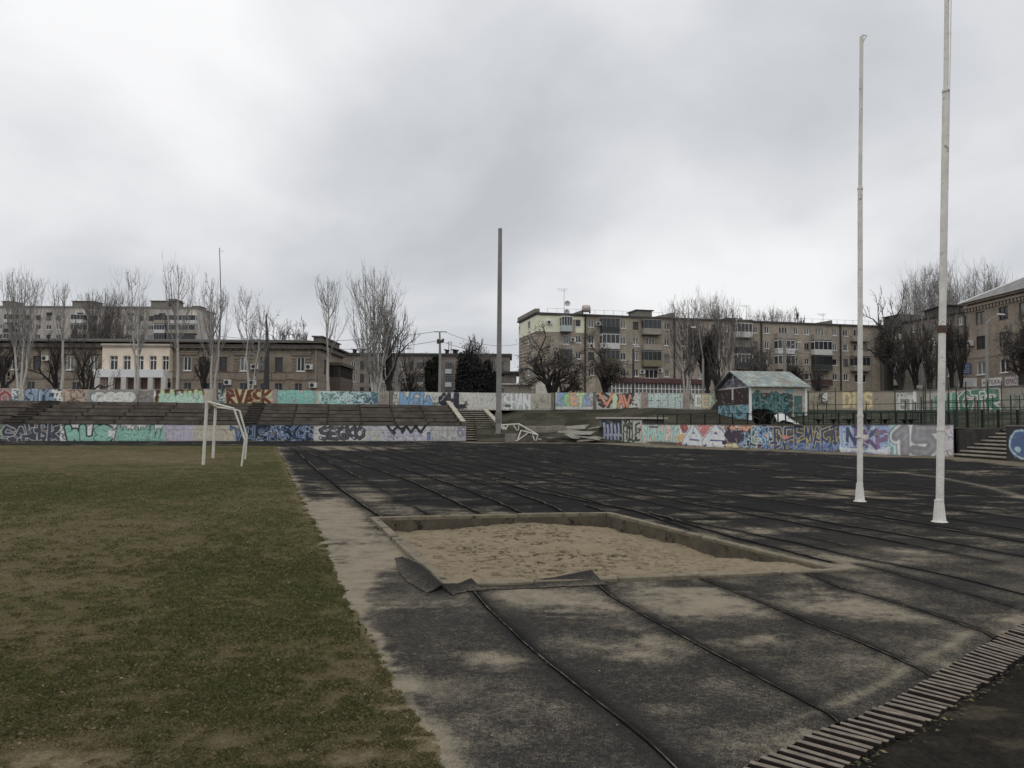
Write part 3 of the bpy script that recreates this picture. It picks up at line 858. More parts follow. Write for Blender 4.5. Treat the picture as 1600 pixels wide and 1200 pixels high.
# ================================================================== GRAFFITI PAINTER (spray paint as reflectance on the wall grids)
GLY = {
 'A': [[(0, 0), (.5, 1), (1, 0)], [(.22, .38), (.78, .38)]], 'B': [[(.05, 0), (.05, 1), (.75, .95), (.8, .6), (.1, .52), (.9, .4), (.9, .05), (.05, 0)]],
 'C': [[(.95, .8), (.6, 1), (.1, .8), (.05, .2), (.5, 0), (.95, .2)]], 'D': [[(.1, 0), (.1, 1), (.7, .95), (.95, .5), (.7, .05), (.1, 0)]],
 'E': [[(.95, 1), (.1, 1), (.1, 0), (.95, 0)], [(.1, .5), (.75, .5)]], 'F': [[(.95, 1), (.1, 1), (.1, 0)], [(.1, .5), (.75, .5)]],
 'G': [[(.95, .85), (.5, 1), (.05, .7), (.1, .1), (.7, 0), (.95, .4), (.55, .42)]], 'H': [[(.1, 0), (.1, 1)], [(.9, 0), (.9, 1)], [(.1, .5), (.9, .5)]],
 'I': [[(.5, 0), (.5, 1)]], 'K': [[(.1, 0), (.1, 1)], [(.95, 1), (.15, .5), (.95, 0)]], 'L': [[(.1, 1), (.1, 0), (.95, 0)]],
 'M': [[(0, 0), (.15, 1), (.5, .3), (.85, 1), (1, 0)]], 'N': [[(.05, 0), (.1, 1), (.9, 0), (.95, 1)]],
 'O': [[(.5, 1), (.05, .7), (.1, .2), (.5, 0), (.92, .25), (.92, .75), (.5, 1)]], 'P': [[(.1, 0), (.1, 1), (.8, .95), (.9, .6), (.1, .45)]],
 'R': [[(.1, 0), (.1, 1), (.8, .95), (.85, .6), (.1, .5), (.95, 0)]], 'S': [[(.95, .85), (.5, 1), (.05, .8), (.2, .55), (.85, .42), (.9, .12), (.5, 0), (.05, .12)]],
 'T': [[(0, 1), (1, 1)], [(.5, 1), (.5, 0)]], 'U': [[(.05, 1), (.1, .15), (.5, 0), (.9, .15), (.95, 1)]], 'V': [[(0, 1), (.5, 0), (1, 1)]],
 'W': [[(0, 1), (.22, 0), (.5, .7), (.78, 0), (1, 1)]], 'X': [[(0, 0), (1, 1)], [(0, 1), (1, 0)]], 'Y': [[(0, 1), (.5, .5), (1, 1)], [(.5, .5), (.5, 0)]],
 'Z': [[(0, 1), (1, 1), (0, 0), (1, 0)]], '1': [[(.15, .7), (.6, 1), (.6, 0)]], '5': [[(.95, 1), (.2, 1), (.15, .55), (.7, .6), (.95, .3), (.6, 0), (.05, .08)]],
 '6': [[(.85, 1), (.2, .6), (.08, .2), (.5, 0), (.92, .25), (.5, .5), (.15, .3)]], '9': [[(.9, .6), (.5, .45), (.1, .7), (.5, 1), (.9, .8), (.85, .2), (.4, 0)]],
 'Q': [[(.5, 1), (.05, .7), (.1, .2), (.5, 0), (.92, .25), (.92, .75), (.5, 1)], [(.55, .35), (1, -.1)]], 'f': [[(.5, 0), (.5, 1)], [(.5, .85), (.1, .7), (.1, .35), (.5, .2), (.9, .35), (.9, .7), (.5, .85)]],
}
class Canvas:
    """u along the wall in metres, v height in metres"""
    def __init__(s, L, H, res, base, pxu, seed=1):
        s.L, s.H = L, H
        s.nu = max(2, int(L / res) + 1); s.nv = max(2, int(H / res) + 1)
        s.u = np.linspace(0, L, s.nu); s.v = np.linspace(0, H, s.nv)
        s.du = s.u[1]; s.dv = s.v[1]
        U, V = np.meshgrid(s.u, s.v)
        s.U, s.V = U, V
        s.c = np.empty((s.nv, s.nu, 3)); s.c[:] = base
        s.r = np.random.default_rng(seed)
        s.pxu = pxu
        s.k = 1.0
    def _reg(s, u0, u1, v0, v1):
        a = max(0, int(u0 / s.du) - 1); b = min(s.nu, int(u1 / s.du) + 3)
        c = max(0, int(v0 / s.dv) - 1); d = min(s.nv, int(v1 / s.dv) + 3)
        return slice(c, max(c, d)), slice(a, max(a, b))
    def _mix(s, sl, al, col):
        al = np.clip(al, 0, 1)[..., None]
        s.c[sl] = s.c[sl] * (1 - al) + np.asarray(col) * al
    def rect(s, p0, p1, v0, v1, col, soft=0, a=1.0):
        u0, u1 = s.pxu(p0), s.pxu(p1); v0 *= s.H; v1 *= s.H
        sl = s._reg(u0 - .3, u1 + .3, v0 - .3, v1 + .3)
        U, V = s.U[sl], s.V[sl]
        e = np.minimum(np.minimum(U - u0, u1 - U), np.minimum(V - v0, v1 - V))
        if soft: e = e + soft * (fbm(U * 3, V * 3, 3, int(p0)) - .5)
        s._mix(sl, a * (e / s.du + .5), col)
    def stroke(s, pts, w, col, soft=0.0):
        for (x1, y1), (x2, y2) in zip(pts[:-1], pts[1:]):
            sl = s._reg(min(x1, x2) - w, max(x1, x2) + w, min(y1, y2) - w, max(y1, y2) + w)
            U, V = s.U[sl], s.V[sl]
            if U.size == 0: continue
            dx, dy = x2 - x1, y2 - y1
            L2 = dx * dx + dy * dy + 1e-9
            t = np.clip(((U - x1) * dx + (V - y1) * dy) / L2, 0, 1)
            d = np.hypot(U - x1 - t * dx, V - y1 - t * dy)
            s._mix(sl, (w - d) / max(soft, s.du) + .5, col)
    def blob(s, u, v, ru, rv, col, rough=.3, a=1.0):
        sl = s._reg(u - ru * 1.4, u + ru * 1.4, v - rv * 1.4, v + rv * 1.4)
        U, V = s.U[sl], s.V[sl]
        if U.size == 0: return
        e = 1 - np.hypot((U - u) / ru, (V - v) / rv) + rough * (fbm(U * 3 + u, V * 3, 3, 7) - .5) * 2
        s._mix(sl, a * (e * min(ru, rv) / s.du + .5), col)
    def text(s, txt, p0, p1, v0, v1, fill, line, lw=.035, fw=.11, halo=None, jit=.06, shine=None, drop=None, wild=0, lean=0.0, fills=None):
        """letters between two photo columns, v0..v1 as parts of the wall height"""
        u0, u1 = s.pxu(p0), s.pxu(p1); v0 *= s.H; v1 *= s.H
        n = len(txt); cw = (u1 - u0) / n; h = v1 - v0
        q = []
        for i, ch in enumerate(txt):
            g = GLY.get(ch)
            if not g: continue
            fc = fills[i % len(fills)] if fills else fill
            st = []
            dy = s.r.uniform(-jit, jit) * h
            for ln in g:
                pp = []
                for (x, y) in ln:
                    x = x + s.r.uniform(-jit, jit); y = y + s.r.uniform(-jit, jit)
                    pp.append((u0 + (i - .01 + 1.02 * x) * cw + lean * y * h, v0 + fw * .6 + y * (h - fw * 1.2) + dy))
                st.append(pp)
            for _ in range(wild):
                a = st[s.r.integers(len(st))]; b = a[s.r.integers(len(a))]
                th = s.r.uniform(0, 6.28); L = s.r.uniform(.25, .6) * h
                c1 = (b[0] + math.cos(th) * L * .7, b[1] + math.sin(th) * L * .5); c2 = (c1[0] + math.cos(th + 1.8) * L * .4, c1[1] + math.sin(th + 1.8) * L * .4)
                st.append([b, c1, c2])
            q.append((st, fc))
        if halo is not None:
            for st, fc in q:
                for ln in st: s.stroke(ln, fw + lw + .06, halo)
        if drop is not None:
            for st, fc in q:
                for ln in st: s.stroke([(x + .07, y - .06) for x, y in ln], fw + lw, drop)
        for st, fc in q:
            for ln in st: s.stroke(ln, fw + lw, line)
            for ln in st: s.stroke(ln, fw, fc)
            if shine is not None:
                for ln in st[:1]: s.stroke([(x - fw * .35, y + fw * .3) for x, y in ln[:2]], max(.012, fw * .14), shine)
        return q
    def scrib(s, p0, p1, v0, v1, col, n, w=.02, step=.25):
        u0, u1 = s.pxu(p0), s.pxu(p1); v0 *= s.H; v1 *= s.H
        for _ in range(n):
            x, y = s.r.uniform(u0, u1), s.r.uniform(v0, v1); th = s.r.uniform(0, 6.28); pts = [(x, y)]
            for _ in range(s.r.integers(3, 9)):
                th += s.r.uniform(-1.5, 1.5)
                x = min(max(x + math.cos(th) * step * s.r.uniform(.4, 1), u0), u1); y = min(max(y + math.sin(th) * step * s.r.uniform(.4, 1), v0), v1); pts.append((x, y))
            s.stroke(pts, w, col)
    def spikes(s, p0, p1, v0, v1, fill, line, n, lw=.03):
        """angular shards standing side by side"""
        u0, u1 = s.pxu(p0), s.pxu(p1); v0 *= s.H; v1 *= s.H
        cw = (u1 - u0) / n
        for i in range(n):
            x = u0 + (i + .5) * cw; top = v1 - s.r.uniform(0, .3) * (v1 - v0)
            for k in range(2):
                ww = cw * .62
                xs = x + s.r.uniform(-.2, .2) * cw
                for t in np.linspace(0, 1, 9):
                    wd = ww * (1 - t) * .8 + .03
                    yy = v0 + (top - v0) * t * (.8 if k else 1)
                    if k == 0: s.stroke([(xs - wd - lw, yy), (xs + wd + lw, yy)], .07 + lw, line)
                for t in np.linspace(0, 1, 9):
                    wd = ww * (1 - t) * .8 + .03
                    yy = v0 + (top - v0) * t * (.8 if k else 1)
                    s.stroke([(xs - wd, yy), (xs + wd, yy)], .07, fill)
    def drips(s, p0, p1, v, col, n, L=.4):
        for _ in range(n):
            x = s.r.uniform(s.pxu(p0), s.pxu(p1)); s.stroke([(x, v * s.H), (x, v * s.H - L * s.r.uniform(.3, 1))], .014, col)
    def weather(s, amt=.16, cap=None):
        for _ in range(int(s.L * 1.1)):       # stray tags and spray marks
            x = s.r.uniform(0, s.L); y = s.r.uniform(.1, s.H * .9); c_ = (W(40, 40, 44), W(150, 150, 146), W(96, 60, 60), W(60, 80, 96), W(70, 70, 70))[s.r.integers(5)]
            th = s.r.uniform(0, 6.28); pts = [(x, y)]
            for _k in range(s.r.integers(3, 8)):
                th += s.r.uniform(-2.2, 2.2); x += abs(math.cos(th)) * .12; y = min(max(y + math.sin(th) * .16, .05), s.H - .05); pts.append((x, y))
            s.stroke(pts, s.r.uniform(.008, .022), c_, .02)
        n = fbm(s.U * .9, s.V * 2.2, 4, 101) - .5; n2 = fbm(s.U * 5, s.V * 5, 3, 103) - .5; st = fbm(s.U * 6, s.V * .5, 3, 107) - .5
        s.c *= (1 + amt * 1.6 * n + amt * n2 + amt * 1.2 * st)[..., None]
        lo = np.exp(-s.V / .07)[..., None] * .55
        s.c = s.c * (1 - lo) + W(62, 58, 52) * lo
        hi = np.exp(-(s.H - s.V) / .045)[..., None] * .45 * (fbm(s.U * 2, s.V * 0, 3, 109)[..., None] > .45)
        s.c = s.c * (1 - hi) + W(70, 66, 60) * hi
        chips = sstep(.70, .74, fbm(s.U * 3.3, s.V * 3.3, 4, 113))[..., None] * .7
        s.c = s.c * (1 - chips) + W(112, 107, 98) * chips
        s.c = np.clip(s.c, .01, .86)

mt_wall = mat('painted_wall', None, .9, .10, 5, .008, 25, attr=True, spec=.2)
mt_gconc = mat('grey_concrete', W(88, 84, 76), .95, .25, 1.2, .01, 20, streak=.2)
mt_dconc = mat('dark_concrete', W(50, 46, 41), .95, .3, 1.0, .012, 20, streak=.2)

class Wall:
    """upright wall along a polyline; z0 / z1 per point; local frame at its first point"""
    def __init__(s, path, z0, z1):
        s.p = np.array([(a, b) for a, b in path], float)
        s.z0 = np.array(z0, float) if hasattr(z0, '__len__') else np.full(len(s.p), z0)
        s.z1 = np.array(z1, float) if hasattr(z1, '__len__') else np.full(len(s.p), z1)
        s.s = np.concatenate([[0], np.cumsum(np.hypot(*np.diff(s.p, axis=0).T))])
        s.L = s.s[-1]; s.H = float(np.mean(s.z1 - s.z0))
        ss = np.linspace(-5, s.L + 5, 2000)
        x, y = s.xy(ss)
        px, _ = proj(np.stack([x, y, np.full_like(x, float(np.mean((s.z0 + s.z1) / 2)))], -1))
        o = np.argsort(px); s._px, s._ss = px[o], ss[o]
    def xy(s, u):
        x = np.interp(u, s.s, s.p[:, 0]); y = np.interp(u, s.s, s.p[:, 1])
        d0 = (s.p[1] - s.p[0]) / max(s.s[1], 1e-6); d1 = (s.p[-1] - s.p[-2]) / max(s.s[-1] - s.s[-2], 1e-6)
        x = np.where(u < 0, s.p[0, 0] + d0[0] * u, np.where(u > s.L, s.p[-1, 0] + d1[0] * (u - s.L), x))
        y = np.where(u < 0, s.p[0, 1] + d0[1] * u, np.where(u > s.L, s.p[-1, 1] + d1[1] * (u - s.L), y))
        return x, y
    def pxu(s, px): return float(np.interp(px, s._px, s._ss))
    def nrm(s, u):
        x0, y0 = s.xy(np.asarray(u) - .3); x1, y1 = s.xy(np.asarray(u) + .3)
        dx, dy = x1 - x0, y1 - y0; l = np.hypot(dx, dy)
        return -dy / l, dx / l          # points away from the camera (walls run left to right)
    def canvas(s, res, base, seed=1): return Canvas(s.L, s.H, res, base, s.pxu, seed)
    def build(s, name, label, cat, cv, thick=.25, group=None, coping=None, posts=(), postw=.3, cmat=None):
        u = cv.u; v = cv.v / s.H
        x, y = s.xy(u); z0 = np.interp(u, s.s, s.z0); z1 = np.interp(u, s.s, s.z1)
        ox, oy, oz = float(x[0]), float(y[0]), float(z0[0])
        root = thing(name, label, cat, (ox, oy, oz), 0, group)
        X = np.broadcast_to(x - ox, (cv.nv, cv.nu)); Yy = np.broadcast_to(y - oy, X.shape); Z = z0[None] + (z1 - z0)[None] * v[:, None] - oz
        vi = np.arange(cv.nv * cv.nu).reshape(cv.nv, cv.nu)
        q = np.stack([vi[:-1, :-1], vi[:-1, 1:], vi[1:, 1:], vi[1:, :-1]], -1).reshape(-1, 4)
        V = np.stack([X, Yy, Z], -1).reshape(-1, 3)
        nx, ny = s.nrm(u)
        n0 = len(V)
        top_f = np.stack([x - ox, y - oy, z1 - oz], -1); top_b = np.stack([x - ox + nx * thick, y - oy + ny * thick, z1 - oz], -1); bot_b = top_b.copy(); bot_b[:, 2] = z0 - oz
        bot_f = np.stack([x - ox, y - oy, z0 - oz], -1)
        V = np.concatenate([V, top_f, top_b, bot_b, bot_f])
        a = np.arange(cv.nu - 1)
        def st(i, j): return np.stack([n0 + i * cv.nu + a, n0 + i * cv.nu + a + 1, n0 + j * cv.nu + a + 1, n0 + j * cv.nu + a], -1)
        ends = np.array([[n0 + 3 * cv.nu, n0, n0 + cv.nu, n0 + 2 * cv.nu], [n0 + 4 * cv.nu - 1, n0 + 3 * cv.nu - 1, n0 + 2 * cv.nu - 1, n0 + cv.nu - 1]])
        q = np.concatenate([q, st(0, 1), st(1, 2), ends])
        C = np.concatenate([cv.c.reshape(-1, 3), np.tile(W(96, 92, 84), (cv.nu * 4, 1))])
        npmesh('wall_face', V, q, mt_wall, root, col=C)
        if coping:
            cw, chh, over = coping
            mb = MB()
            su = np.linspace(0, s.L, max(2, int(s.L / 1.5) + 1))
            xx, yy = s.xy(su); zz = np.interp(su, s.s, s.z1) - oz; nx, ny = s.nrm(su)
            for i in range(len(su) - 1):
                P = []
                for zo in (.002, chh):
                    for j, off in ((i, -over), (i + 1, -over), (i + 1, cw), (i, cw)):
                        P.append((xx[j] - ox + nx[j] * off, yy[j] - oy + ny[j] * off, zz[j] + zo))
                mb.hexa(P)
            mb.build('coping', cmat or mt_gconc, root)
        for pu in posts:
            xx, yy = s.xy(np.array([pu - postw / 2, pu + postw / 2])); nx, ny = s.nrm(np.array([pu]))
            a0 = float(np.interp(pu, s.s, s.z0)) - oz; a1 = float(np.interp(pu, s.s, s.z1)) - oz + .07
            mb = MB(); P = []
            for zo in (a0, a1):
                for j, off in ((0, -.09), (1, -.09), (1, thick + .06), (0, thick + .06)):
                    P.append((xx[j] - ox + nx[0] * off, yy[j] - oy + ny[0] * off, zo))
            mb.hexa(P); mb.build('pillar', cmat or mt_gconc, root)
        return root

WHT = W(168, 170, 163); BLK = W(30, 31, 34); PALE = W(140, 138, 128); CREAM = W(160, 148, 120); MINT = W(98, 152, 132); LMINT = W(138, 172, 152); NAVY = W(34, 48, 72); BLUE = W(84, 128, 160)

# ------------------------------------------------------------------ left: retaining wall of the stand
B0 = Gp(728, 689.4)
e1 = Vector((.9755, .22, 0)); e2 = Vector((-.22, .9755, 0))
LW = 47.0
A0 = B0 - e1 * LW
wl = Wall([(A0.x, A0.y), (B0.x, B0.y)], 0.0, 1.28)
cv = wl.canvas(.045, W(128, 124, 116), 3)
cv.rect(-60, 22, 0, 1, W(94, 100, 84)); cv.text('SK', -40, 20, .1, .9, W(98, 140, 92), BLK, fw=.13)
cv.rect(6, 97, 0, 1, W(48, 50, 54)); cv.text('SAWRK', 2, 96, .04, .96, W(56, 58, 70), WHT, lw=.035, fw=.12, wild=2, jit=.14)
cv.rect(94, 263, .0, 1, WHT); cv.scrib(95, 120, .1, .95, BLK, 10, .02)
cv.text('WUS', 106, 173, 0, .92, MINT, BLK, lw=.05, fw=.2, jit=.04, halo=BLK); cv.blob(cv.pxu(177), .6, .35, .42, WHT); cv.scrib(172, 182, .2, .8, BLK, 3, .03)
cv.spikes(182, 261, .02, .95, MINT, BLK, 9); cv.text('GAGL', 186, 250, .08, .7, MINT, W(40, 70, 62), lw=.02, fw=.10, jit=.12)
cv.rect(256, 304, .0, 1, W(134, 128, 138), .1); cv.text('GFTD', 258, 304, .08, .92, W(136, 128, 146), W(168, 164, 170), lw=.02, fw=.09)
cv.rect(304, 372, .0, 1, W(142, 132, 118), .1); cv.text('OCTIVA', 304, 362, .1, .9, W(140, 130, 112), W(166, 154, 120), lw=.025, fw=.07)
cv.rect(372, 495, 0, 1, W(34, 44, 62), .2); cv.text('WIS', 368, 424, .05, .9, W(40, 66, 104), W(150, 170, 190), lw=.018, fw=.08, drop=BLK, wild=1)
cv.text('BXKSV', 420, 492, .02, .98, W(44, 74, 124), W(150, 172, 200), lw=.02, fw=.08, wild=5, jit=.2, drop=NAVY); cv.scrib(400, 490, .05, .95, W(24, 30, 44), 36, .035); cv.scrib(400, 490, .05, .95, W(130, 158, 190), 14, .016)
cv.rect(490, 573, 0, 1, W(146, 142, 134), .1); cv.text('SEGKO', 500, 569, .12, .9, W(66, 66, 70), BLK, lw=.05, fw=.11, halo=WHT, jit=.03)
for p_ in (501, 512, 526, 538, 553, 566): cv.blob(cv.pxu(p_), cv.H * (.22 if int(p_) % 2 else .72), .17, .15, BLK, .05); cv.blob(cv.pxu(p_), cv.H * (.22 if int(p_) % 2 else .72), .11, .10, W(128, 128, 134), .05)
cv.rect(573, 735, 0, 1, W(146, 144, 142), .1); cv.text('OLS', 575, 616, .05, .95, W(140, 138, 150), W(80, 78, 84), lw=.018, fw=.14); cv.scrib(573, 600, .1, .7, W(150, 150, 112), 6, .05)
cv.text('SAMK', 600, 664, .08, .78, W(138, 134, 150), W(60, 58, 64), lw=.025, fw=.14, halo=WHT); cv.text('VYVV', 606, 664, .55, 1, W(40, 38, 38), BLK, fw=.07, wild=1)
cv.rect(667, 673, .05, .6, W(70, 98, 130)); cv.rect(668, 672, .45, .58, BLK)
cv.text('WUN', 676, 714, .04, .92, W(136, 136, 130), W(96, 96, 90), lw=.02, fw=.16); cv.rect(714, 728, 0, 1, W(134, 130, 138)); cv.scrib(715, 727, .2, .9, W(80, 72, 100), 8, .025)
cv.stroke([(0, cv.H * .70), (cv.L, cv.H * .70)], .012, W(70, 68, 62)); cv.weather()
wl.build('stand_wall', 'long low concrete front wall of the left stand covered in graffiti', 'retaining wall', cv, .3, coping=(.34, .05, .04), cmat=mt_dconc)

# ------------------------------------------------------------------ left stand, its aisle steps, right-hand steps
SZ0, SZ1, SWD = 1.30, 3.17, 8.4
NR = 6
mt_slab = mat('stand_slab', W(70, 62, 53), .95, .35, 1.1, .02, 12, streak=.25, dirt=(W(72, 66, 56), .8, .58))
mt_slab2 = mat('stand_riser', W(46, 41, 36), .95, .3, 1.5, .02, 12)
stroot = lambda nm, lb, u: thing(nm, lb, 'grandstand', tuple(A0 + e1 * u), math.atan2(e1.y, e1.x), 'concrete stand blocks left of the stairs')
def upx(px):  # distance along the stand front from A0 for a photo column at the stand foot
    return wl.pxu(px)
rs = random.Random(9)
def stand(u0, u1, label):
    r = stroot('concrete_stand', label, u0)
    L = u1 - u0
    seg = 2.95; n = max(1, round(L / seg)); seg = L / n
    rowd = SWD / NR; rh = (SZ1 - SZ0) / NR
    for j in range(NR):
        mb = MB()
        for i in range(n):
            dz = rs.uniform(-.02, .02); g = .035
            mb.box(i * seg + g, (i + 1) * seg - g, .3 + j * rowd - .02, .3 + (j + 1) * rowd + .10, SZ0 + j * rh - .0 + dz, SZ0 + (j + 1) * rh - .045 + dz)
        mb.build('seat_row', mt_slab, r)
    mb = MB()
    mb.hexa([(0, .3, 0), (L, .3, 0), (L, SWD + .3, 0), (0, SWD + .3, 0), (0, .3, SZ0 - .26), (L, .3, SZ0 - .26), (L, SWD + .3, SZ1 - .4), (0, SWD + .3, SZ1 - .4)])
    # dark support posts and stubs at the row ends
    for i in range(n + 1):
        for j in range(NR):
            mb.box(i * seg - .07, i * seg + .07, .27 + j * rowd - (.0 if j % 2 else .03), .3 + j * rowd + .3, SZ0 + j * rh - .1, SZ0 + (j + 1) * rh - (.06 if j % 2 else -.02))
    mb.box(0, L, SWD + .36, SWD + .9, SZ1 - .35, SZ1 - .06)
    mb.build('base', mt_slab2, r)
    return r
stairs_a = (upx(5), upx(33)); stairs_b = (upx(379), upx(398))
def px_at_u(u): return proj([(A0.x + e1.x * u, A0.y + e1.y * u, 1.3)])[0][0]
stand(0, stairs_a[0] - .1, 'dark concrete stand block at the left edge, before the first aisle steps')
stand(stairs_a[1] + .1, stairs_b[0] - .1, 'long dark concrete stand block between the two aisle steps, behind the goal')
stand(stairs_b[1] + .1, LW - .42, 'dark concrete stand block between the aisle steps and the wide staircase')
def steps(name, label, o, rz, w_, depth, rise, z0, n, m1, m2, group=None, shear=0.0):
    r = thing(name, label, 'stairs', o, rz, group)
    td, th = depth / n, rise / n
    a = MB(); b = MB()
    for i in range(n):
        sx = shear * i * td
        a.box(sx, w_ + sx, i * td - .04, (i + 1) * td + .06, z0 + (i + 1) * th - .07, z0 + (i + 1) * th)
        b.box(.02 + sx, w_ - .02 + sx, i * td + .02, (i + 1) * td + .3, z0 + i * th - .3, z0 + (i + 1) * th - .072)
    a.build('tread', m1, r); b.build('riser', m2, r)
    return r
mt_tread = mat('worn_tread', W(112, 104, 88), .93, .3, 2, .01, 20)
for (ua, ub), lb in ((stairs_a, 'narrow dark aisle steps through the stand at the left edge'), (stairs_b, 'narrow aisle steps through the stand right of the goal')):
    p = A0 + e1 * ua
    steps('aisle_steps', lb, (p.x, p.y, 0), math.atan2(e1.y, e1.x), ub - ua, SWD - .2, SZ1 - SZ0, SZ0, 9, mat('aisle_tread', W(62, 57, 49), .95, .3, 2), mt_slab2, 'aisle steps of the left stand')
# wide stairs
C0 = Gp(783, 690.3)
wst = (C0 - B0).length
rzs = math.atan2(e1.y, e1.x)
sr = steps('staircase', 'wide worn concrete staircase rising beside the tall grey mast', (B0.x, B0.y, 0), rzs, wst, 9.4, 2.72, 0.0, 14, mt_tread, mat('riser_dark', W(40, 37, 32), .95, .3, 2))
for x0, zz0, lab in ((-.36, 1.62, 'left'), (wst, .95, 'right')):
    mb = MB()
    x1 = x0 + .34
    zt = 3.76 if lab == 'left' else 3.1
    mb.hexa([(x0, .32 if lab == 'left' else .02, 0), (x1, .32 if lab == 'left' else .02, 0), (x1, 9.5, 0), (x0, 9.5, 0), (x0, .32 if lab == 'left' else .02, zz0), (x1, .32 if lab == 'left' else .02, zz0), (x1, 9.5, zt - .25), (x0, 9.5, zt - .25)])
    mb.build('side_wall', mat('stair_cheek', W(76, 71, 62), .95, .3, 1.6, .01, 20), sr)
    mc = MB(); mc.bar((x0 + .17, .0 if lab == 'right' else .3, zz0 + .03), (x0 + .17, 9.5, zt - .21), .42, .07)
    mc.build('side_coping', mat('cheek_top', W(122, 114, 98), .93, .25, 2), sr)

# ------------------------------------------------------------------ upper perimeter wall
def upt(px, Y, pt, pb):
    a = At(px, pt, Y); b = At(px, pb, Y); return (a.x, a.y), b.z, a.z
UA = B0 - e1 * 50 + e2 * 9.9 + e1 * 0
def onU(px):  # point on the line parallel to the stand, 9.9 m behind its front
    d = ray(px, 620); k = d.x / d.y
    o = B0 + e2 * 9.9
    s = (k * o.y - o.x) / (e1.x - k * e1.y)
    return o + e1 * s
def useg(pxs, tops, bots, Ys=None):
    path, z0, z1 = [], [], []
    for i, px in enumerate(pxs):
        Y = Ys[i] if Ys else onU(px).y
        p, b, t = upt(px, Y, tops[i], bots[i]); path.append(p); z0.append(b); z1.append(t)
    return Wall(path, z0, z1)
MAR = W(74, 42, 38)
UG = 'graffiti walls closing off the top of the ground'
def bot(px): return None
w1 = useg([-60, 150, 333], [605.5, 608.7, 607.5], [640, 640, 640])
cv = w1.canvas(.055, W(124, 118, 108), 11)
cv.rect(-60, 18, 0, 1, W(120, 96, 92)); cv.text('KRO', -40, 17, .15, .9, W(132, 42, 40), WHT, fw=.13)
cv.rect(18, 30, .1, 1, WHT); cv.scrib(18, 32, .2, .9, W(60, 90, 100), 8, .05); cv.rect(29, 40, 0, 1, W(136, 130, 120))
cv.rect(38, 86, .3, 1, W(66, 74, 84)); cv.text('STUG', 40, 84, .28, .98, W(96, 118, 140), BLK, lw=.06, fw=.14, shine=WHT, wild=1); cv.scrib(82, 96, .35, .95, BLK, 5, .06); cv.scrib(82, 97, .35, .95, WHT, 5, .08)
cv.rect(97, 136, .25, 1, W(148, 126, 104), .1); cv.scrib(100, 136, .4, .95, W(74, 52, 44), 14, .03)
cv.rect(136, 213, .1, .92, W(110, 116, 110), .2)
for p_, t_ in ((154, 1), (172, .9), (188, .9), (201, .95)):
    u_ = cv.pxu(p_); cv.blob(u_, cv.H * .62, .66 * t_, .56, W(54, 72, 72), .05)
for p_, t_ in ((154, 1), (172, .9), (188, .9), (201, .95)):
    u_ = cv.pxu(p_); cv.blob(u_, cv.H * .62, .60 * t_, .50, W(172, 172, 160), .05)
cv.text('OGSO', 147, 208, .42, .84, W(172, 172, 160), W(110, 110, 104), lw=.02, fw=.10)
cv.rect(213, 240, .2, .9, W(112, 106, 98), .2); cv.scrib(215, 240, .3, .9, W(70, 66, 62), 10, .02); cv.rect(240, 246, .35, .9, W(170, 168, 158)); 
cv.rect(242, 322, .1, .98, MAR, .35); cv.spikes(248, 318, .2, .95, LMINT, W(140, 150, 60), 8, .04); cv.text('YASHA', 250, 314, .22, .75, LMINT, W(90, 110, 60), lw=.02, fw=.12, jit=.1)
cv.rect(318, 340, .1, 1, W(140, 132, 116), .3); cv.weather(.14)
w1.build('graffiti_wall', 'low graffiti wall above the stand, with red, blue, white bubble and pale green lettering at far left', 'wall', cv, .2, UG)
w2 = useg([333, 430, 608], [607.5, 609, 612.3], [642, 642, 642])
cv = w2.canvas(.055, W(134, 126, 112), 12)
cv.rect(338, 354, .2, 1, W(138, 150, 140)); cv.scrib(339, 353, .25, .98, BLK, 16, .025)
cv.rect(353, 426, .2, 1, W(142, 142, 108)); cv.text('RVASK', 354, 424, .22, .97, W(88, 42, 30), W(176, 160, 70), lw=.045, fw=.15, jit=.1, wild=1)
cv.rect(424, 432, .2, 1, W(140, 130, 116))
cv.rect(431, 500, .2, 1, W(146, 136, 122)); cv.text('SEWD', 435, 491, .24, .98, W(92, 154, 140), W(56, 96, 92), lw=.025, fw=.2, jit=.06); cv.text('GCSP', 436, 490, .3, .9, W(92, 154, 140), W(60, 92, 90), lw=.018, fw=.13, jit=.12)
cv.rect(498, 592, .2, .97, W(108, 172, 152), .15); cv.scrib(500, 546, .25, .95, W(52, 90, 88), 70, .022); cv.scrib(546, 590, .25, .95, W(50, 76, 96), 130, .026); cv.scrib(500, 590, .25, .95, W(150, 196, 176), 50, .03)
cv.rect(591, 612, .2, 1, W(120, 110, 100), .1); cv.scrib(593, 608, .3, .8, W(84, 76, 70), 12, .02); cv.weather(.14)
w2.build('graffiti_wall', 'low graffiti wall above the stand, with maroon letters outlined in yellow and long turquoise pieces', 'wall', cv, .2, UG, posts=(.15, w2.pxu(430), w2.L - .15), cmat=mat('warm_pillar', W(118, 108, 96), .95, .25, 2))
w3 = useg([609, 700, 866], [611.6, 613, 614.5], [641, 641, 641])
cv = w3.canvas(.055, W(150, 150, 138), 13)
cv.scrib(610, 622, .1, .95, BLK, 9, .02); cv.rect(622, 676, .1, 1, W(156, 156, 148)); cv.text('WEL', 624, 672, .12, .97, BLUE, W(26, 34, 54), lw=.05, fw=.17, jit=.1, lean=.1); cv.spikes(660, 676, .15, .8, BLUE, NAVY, 1)
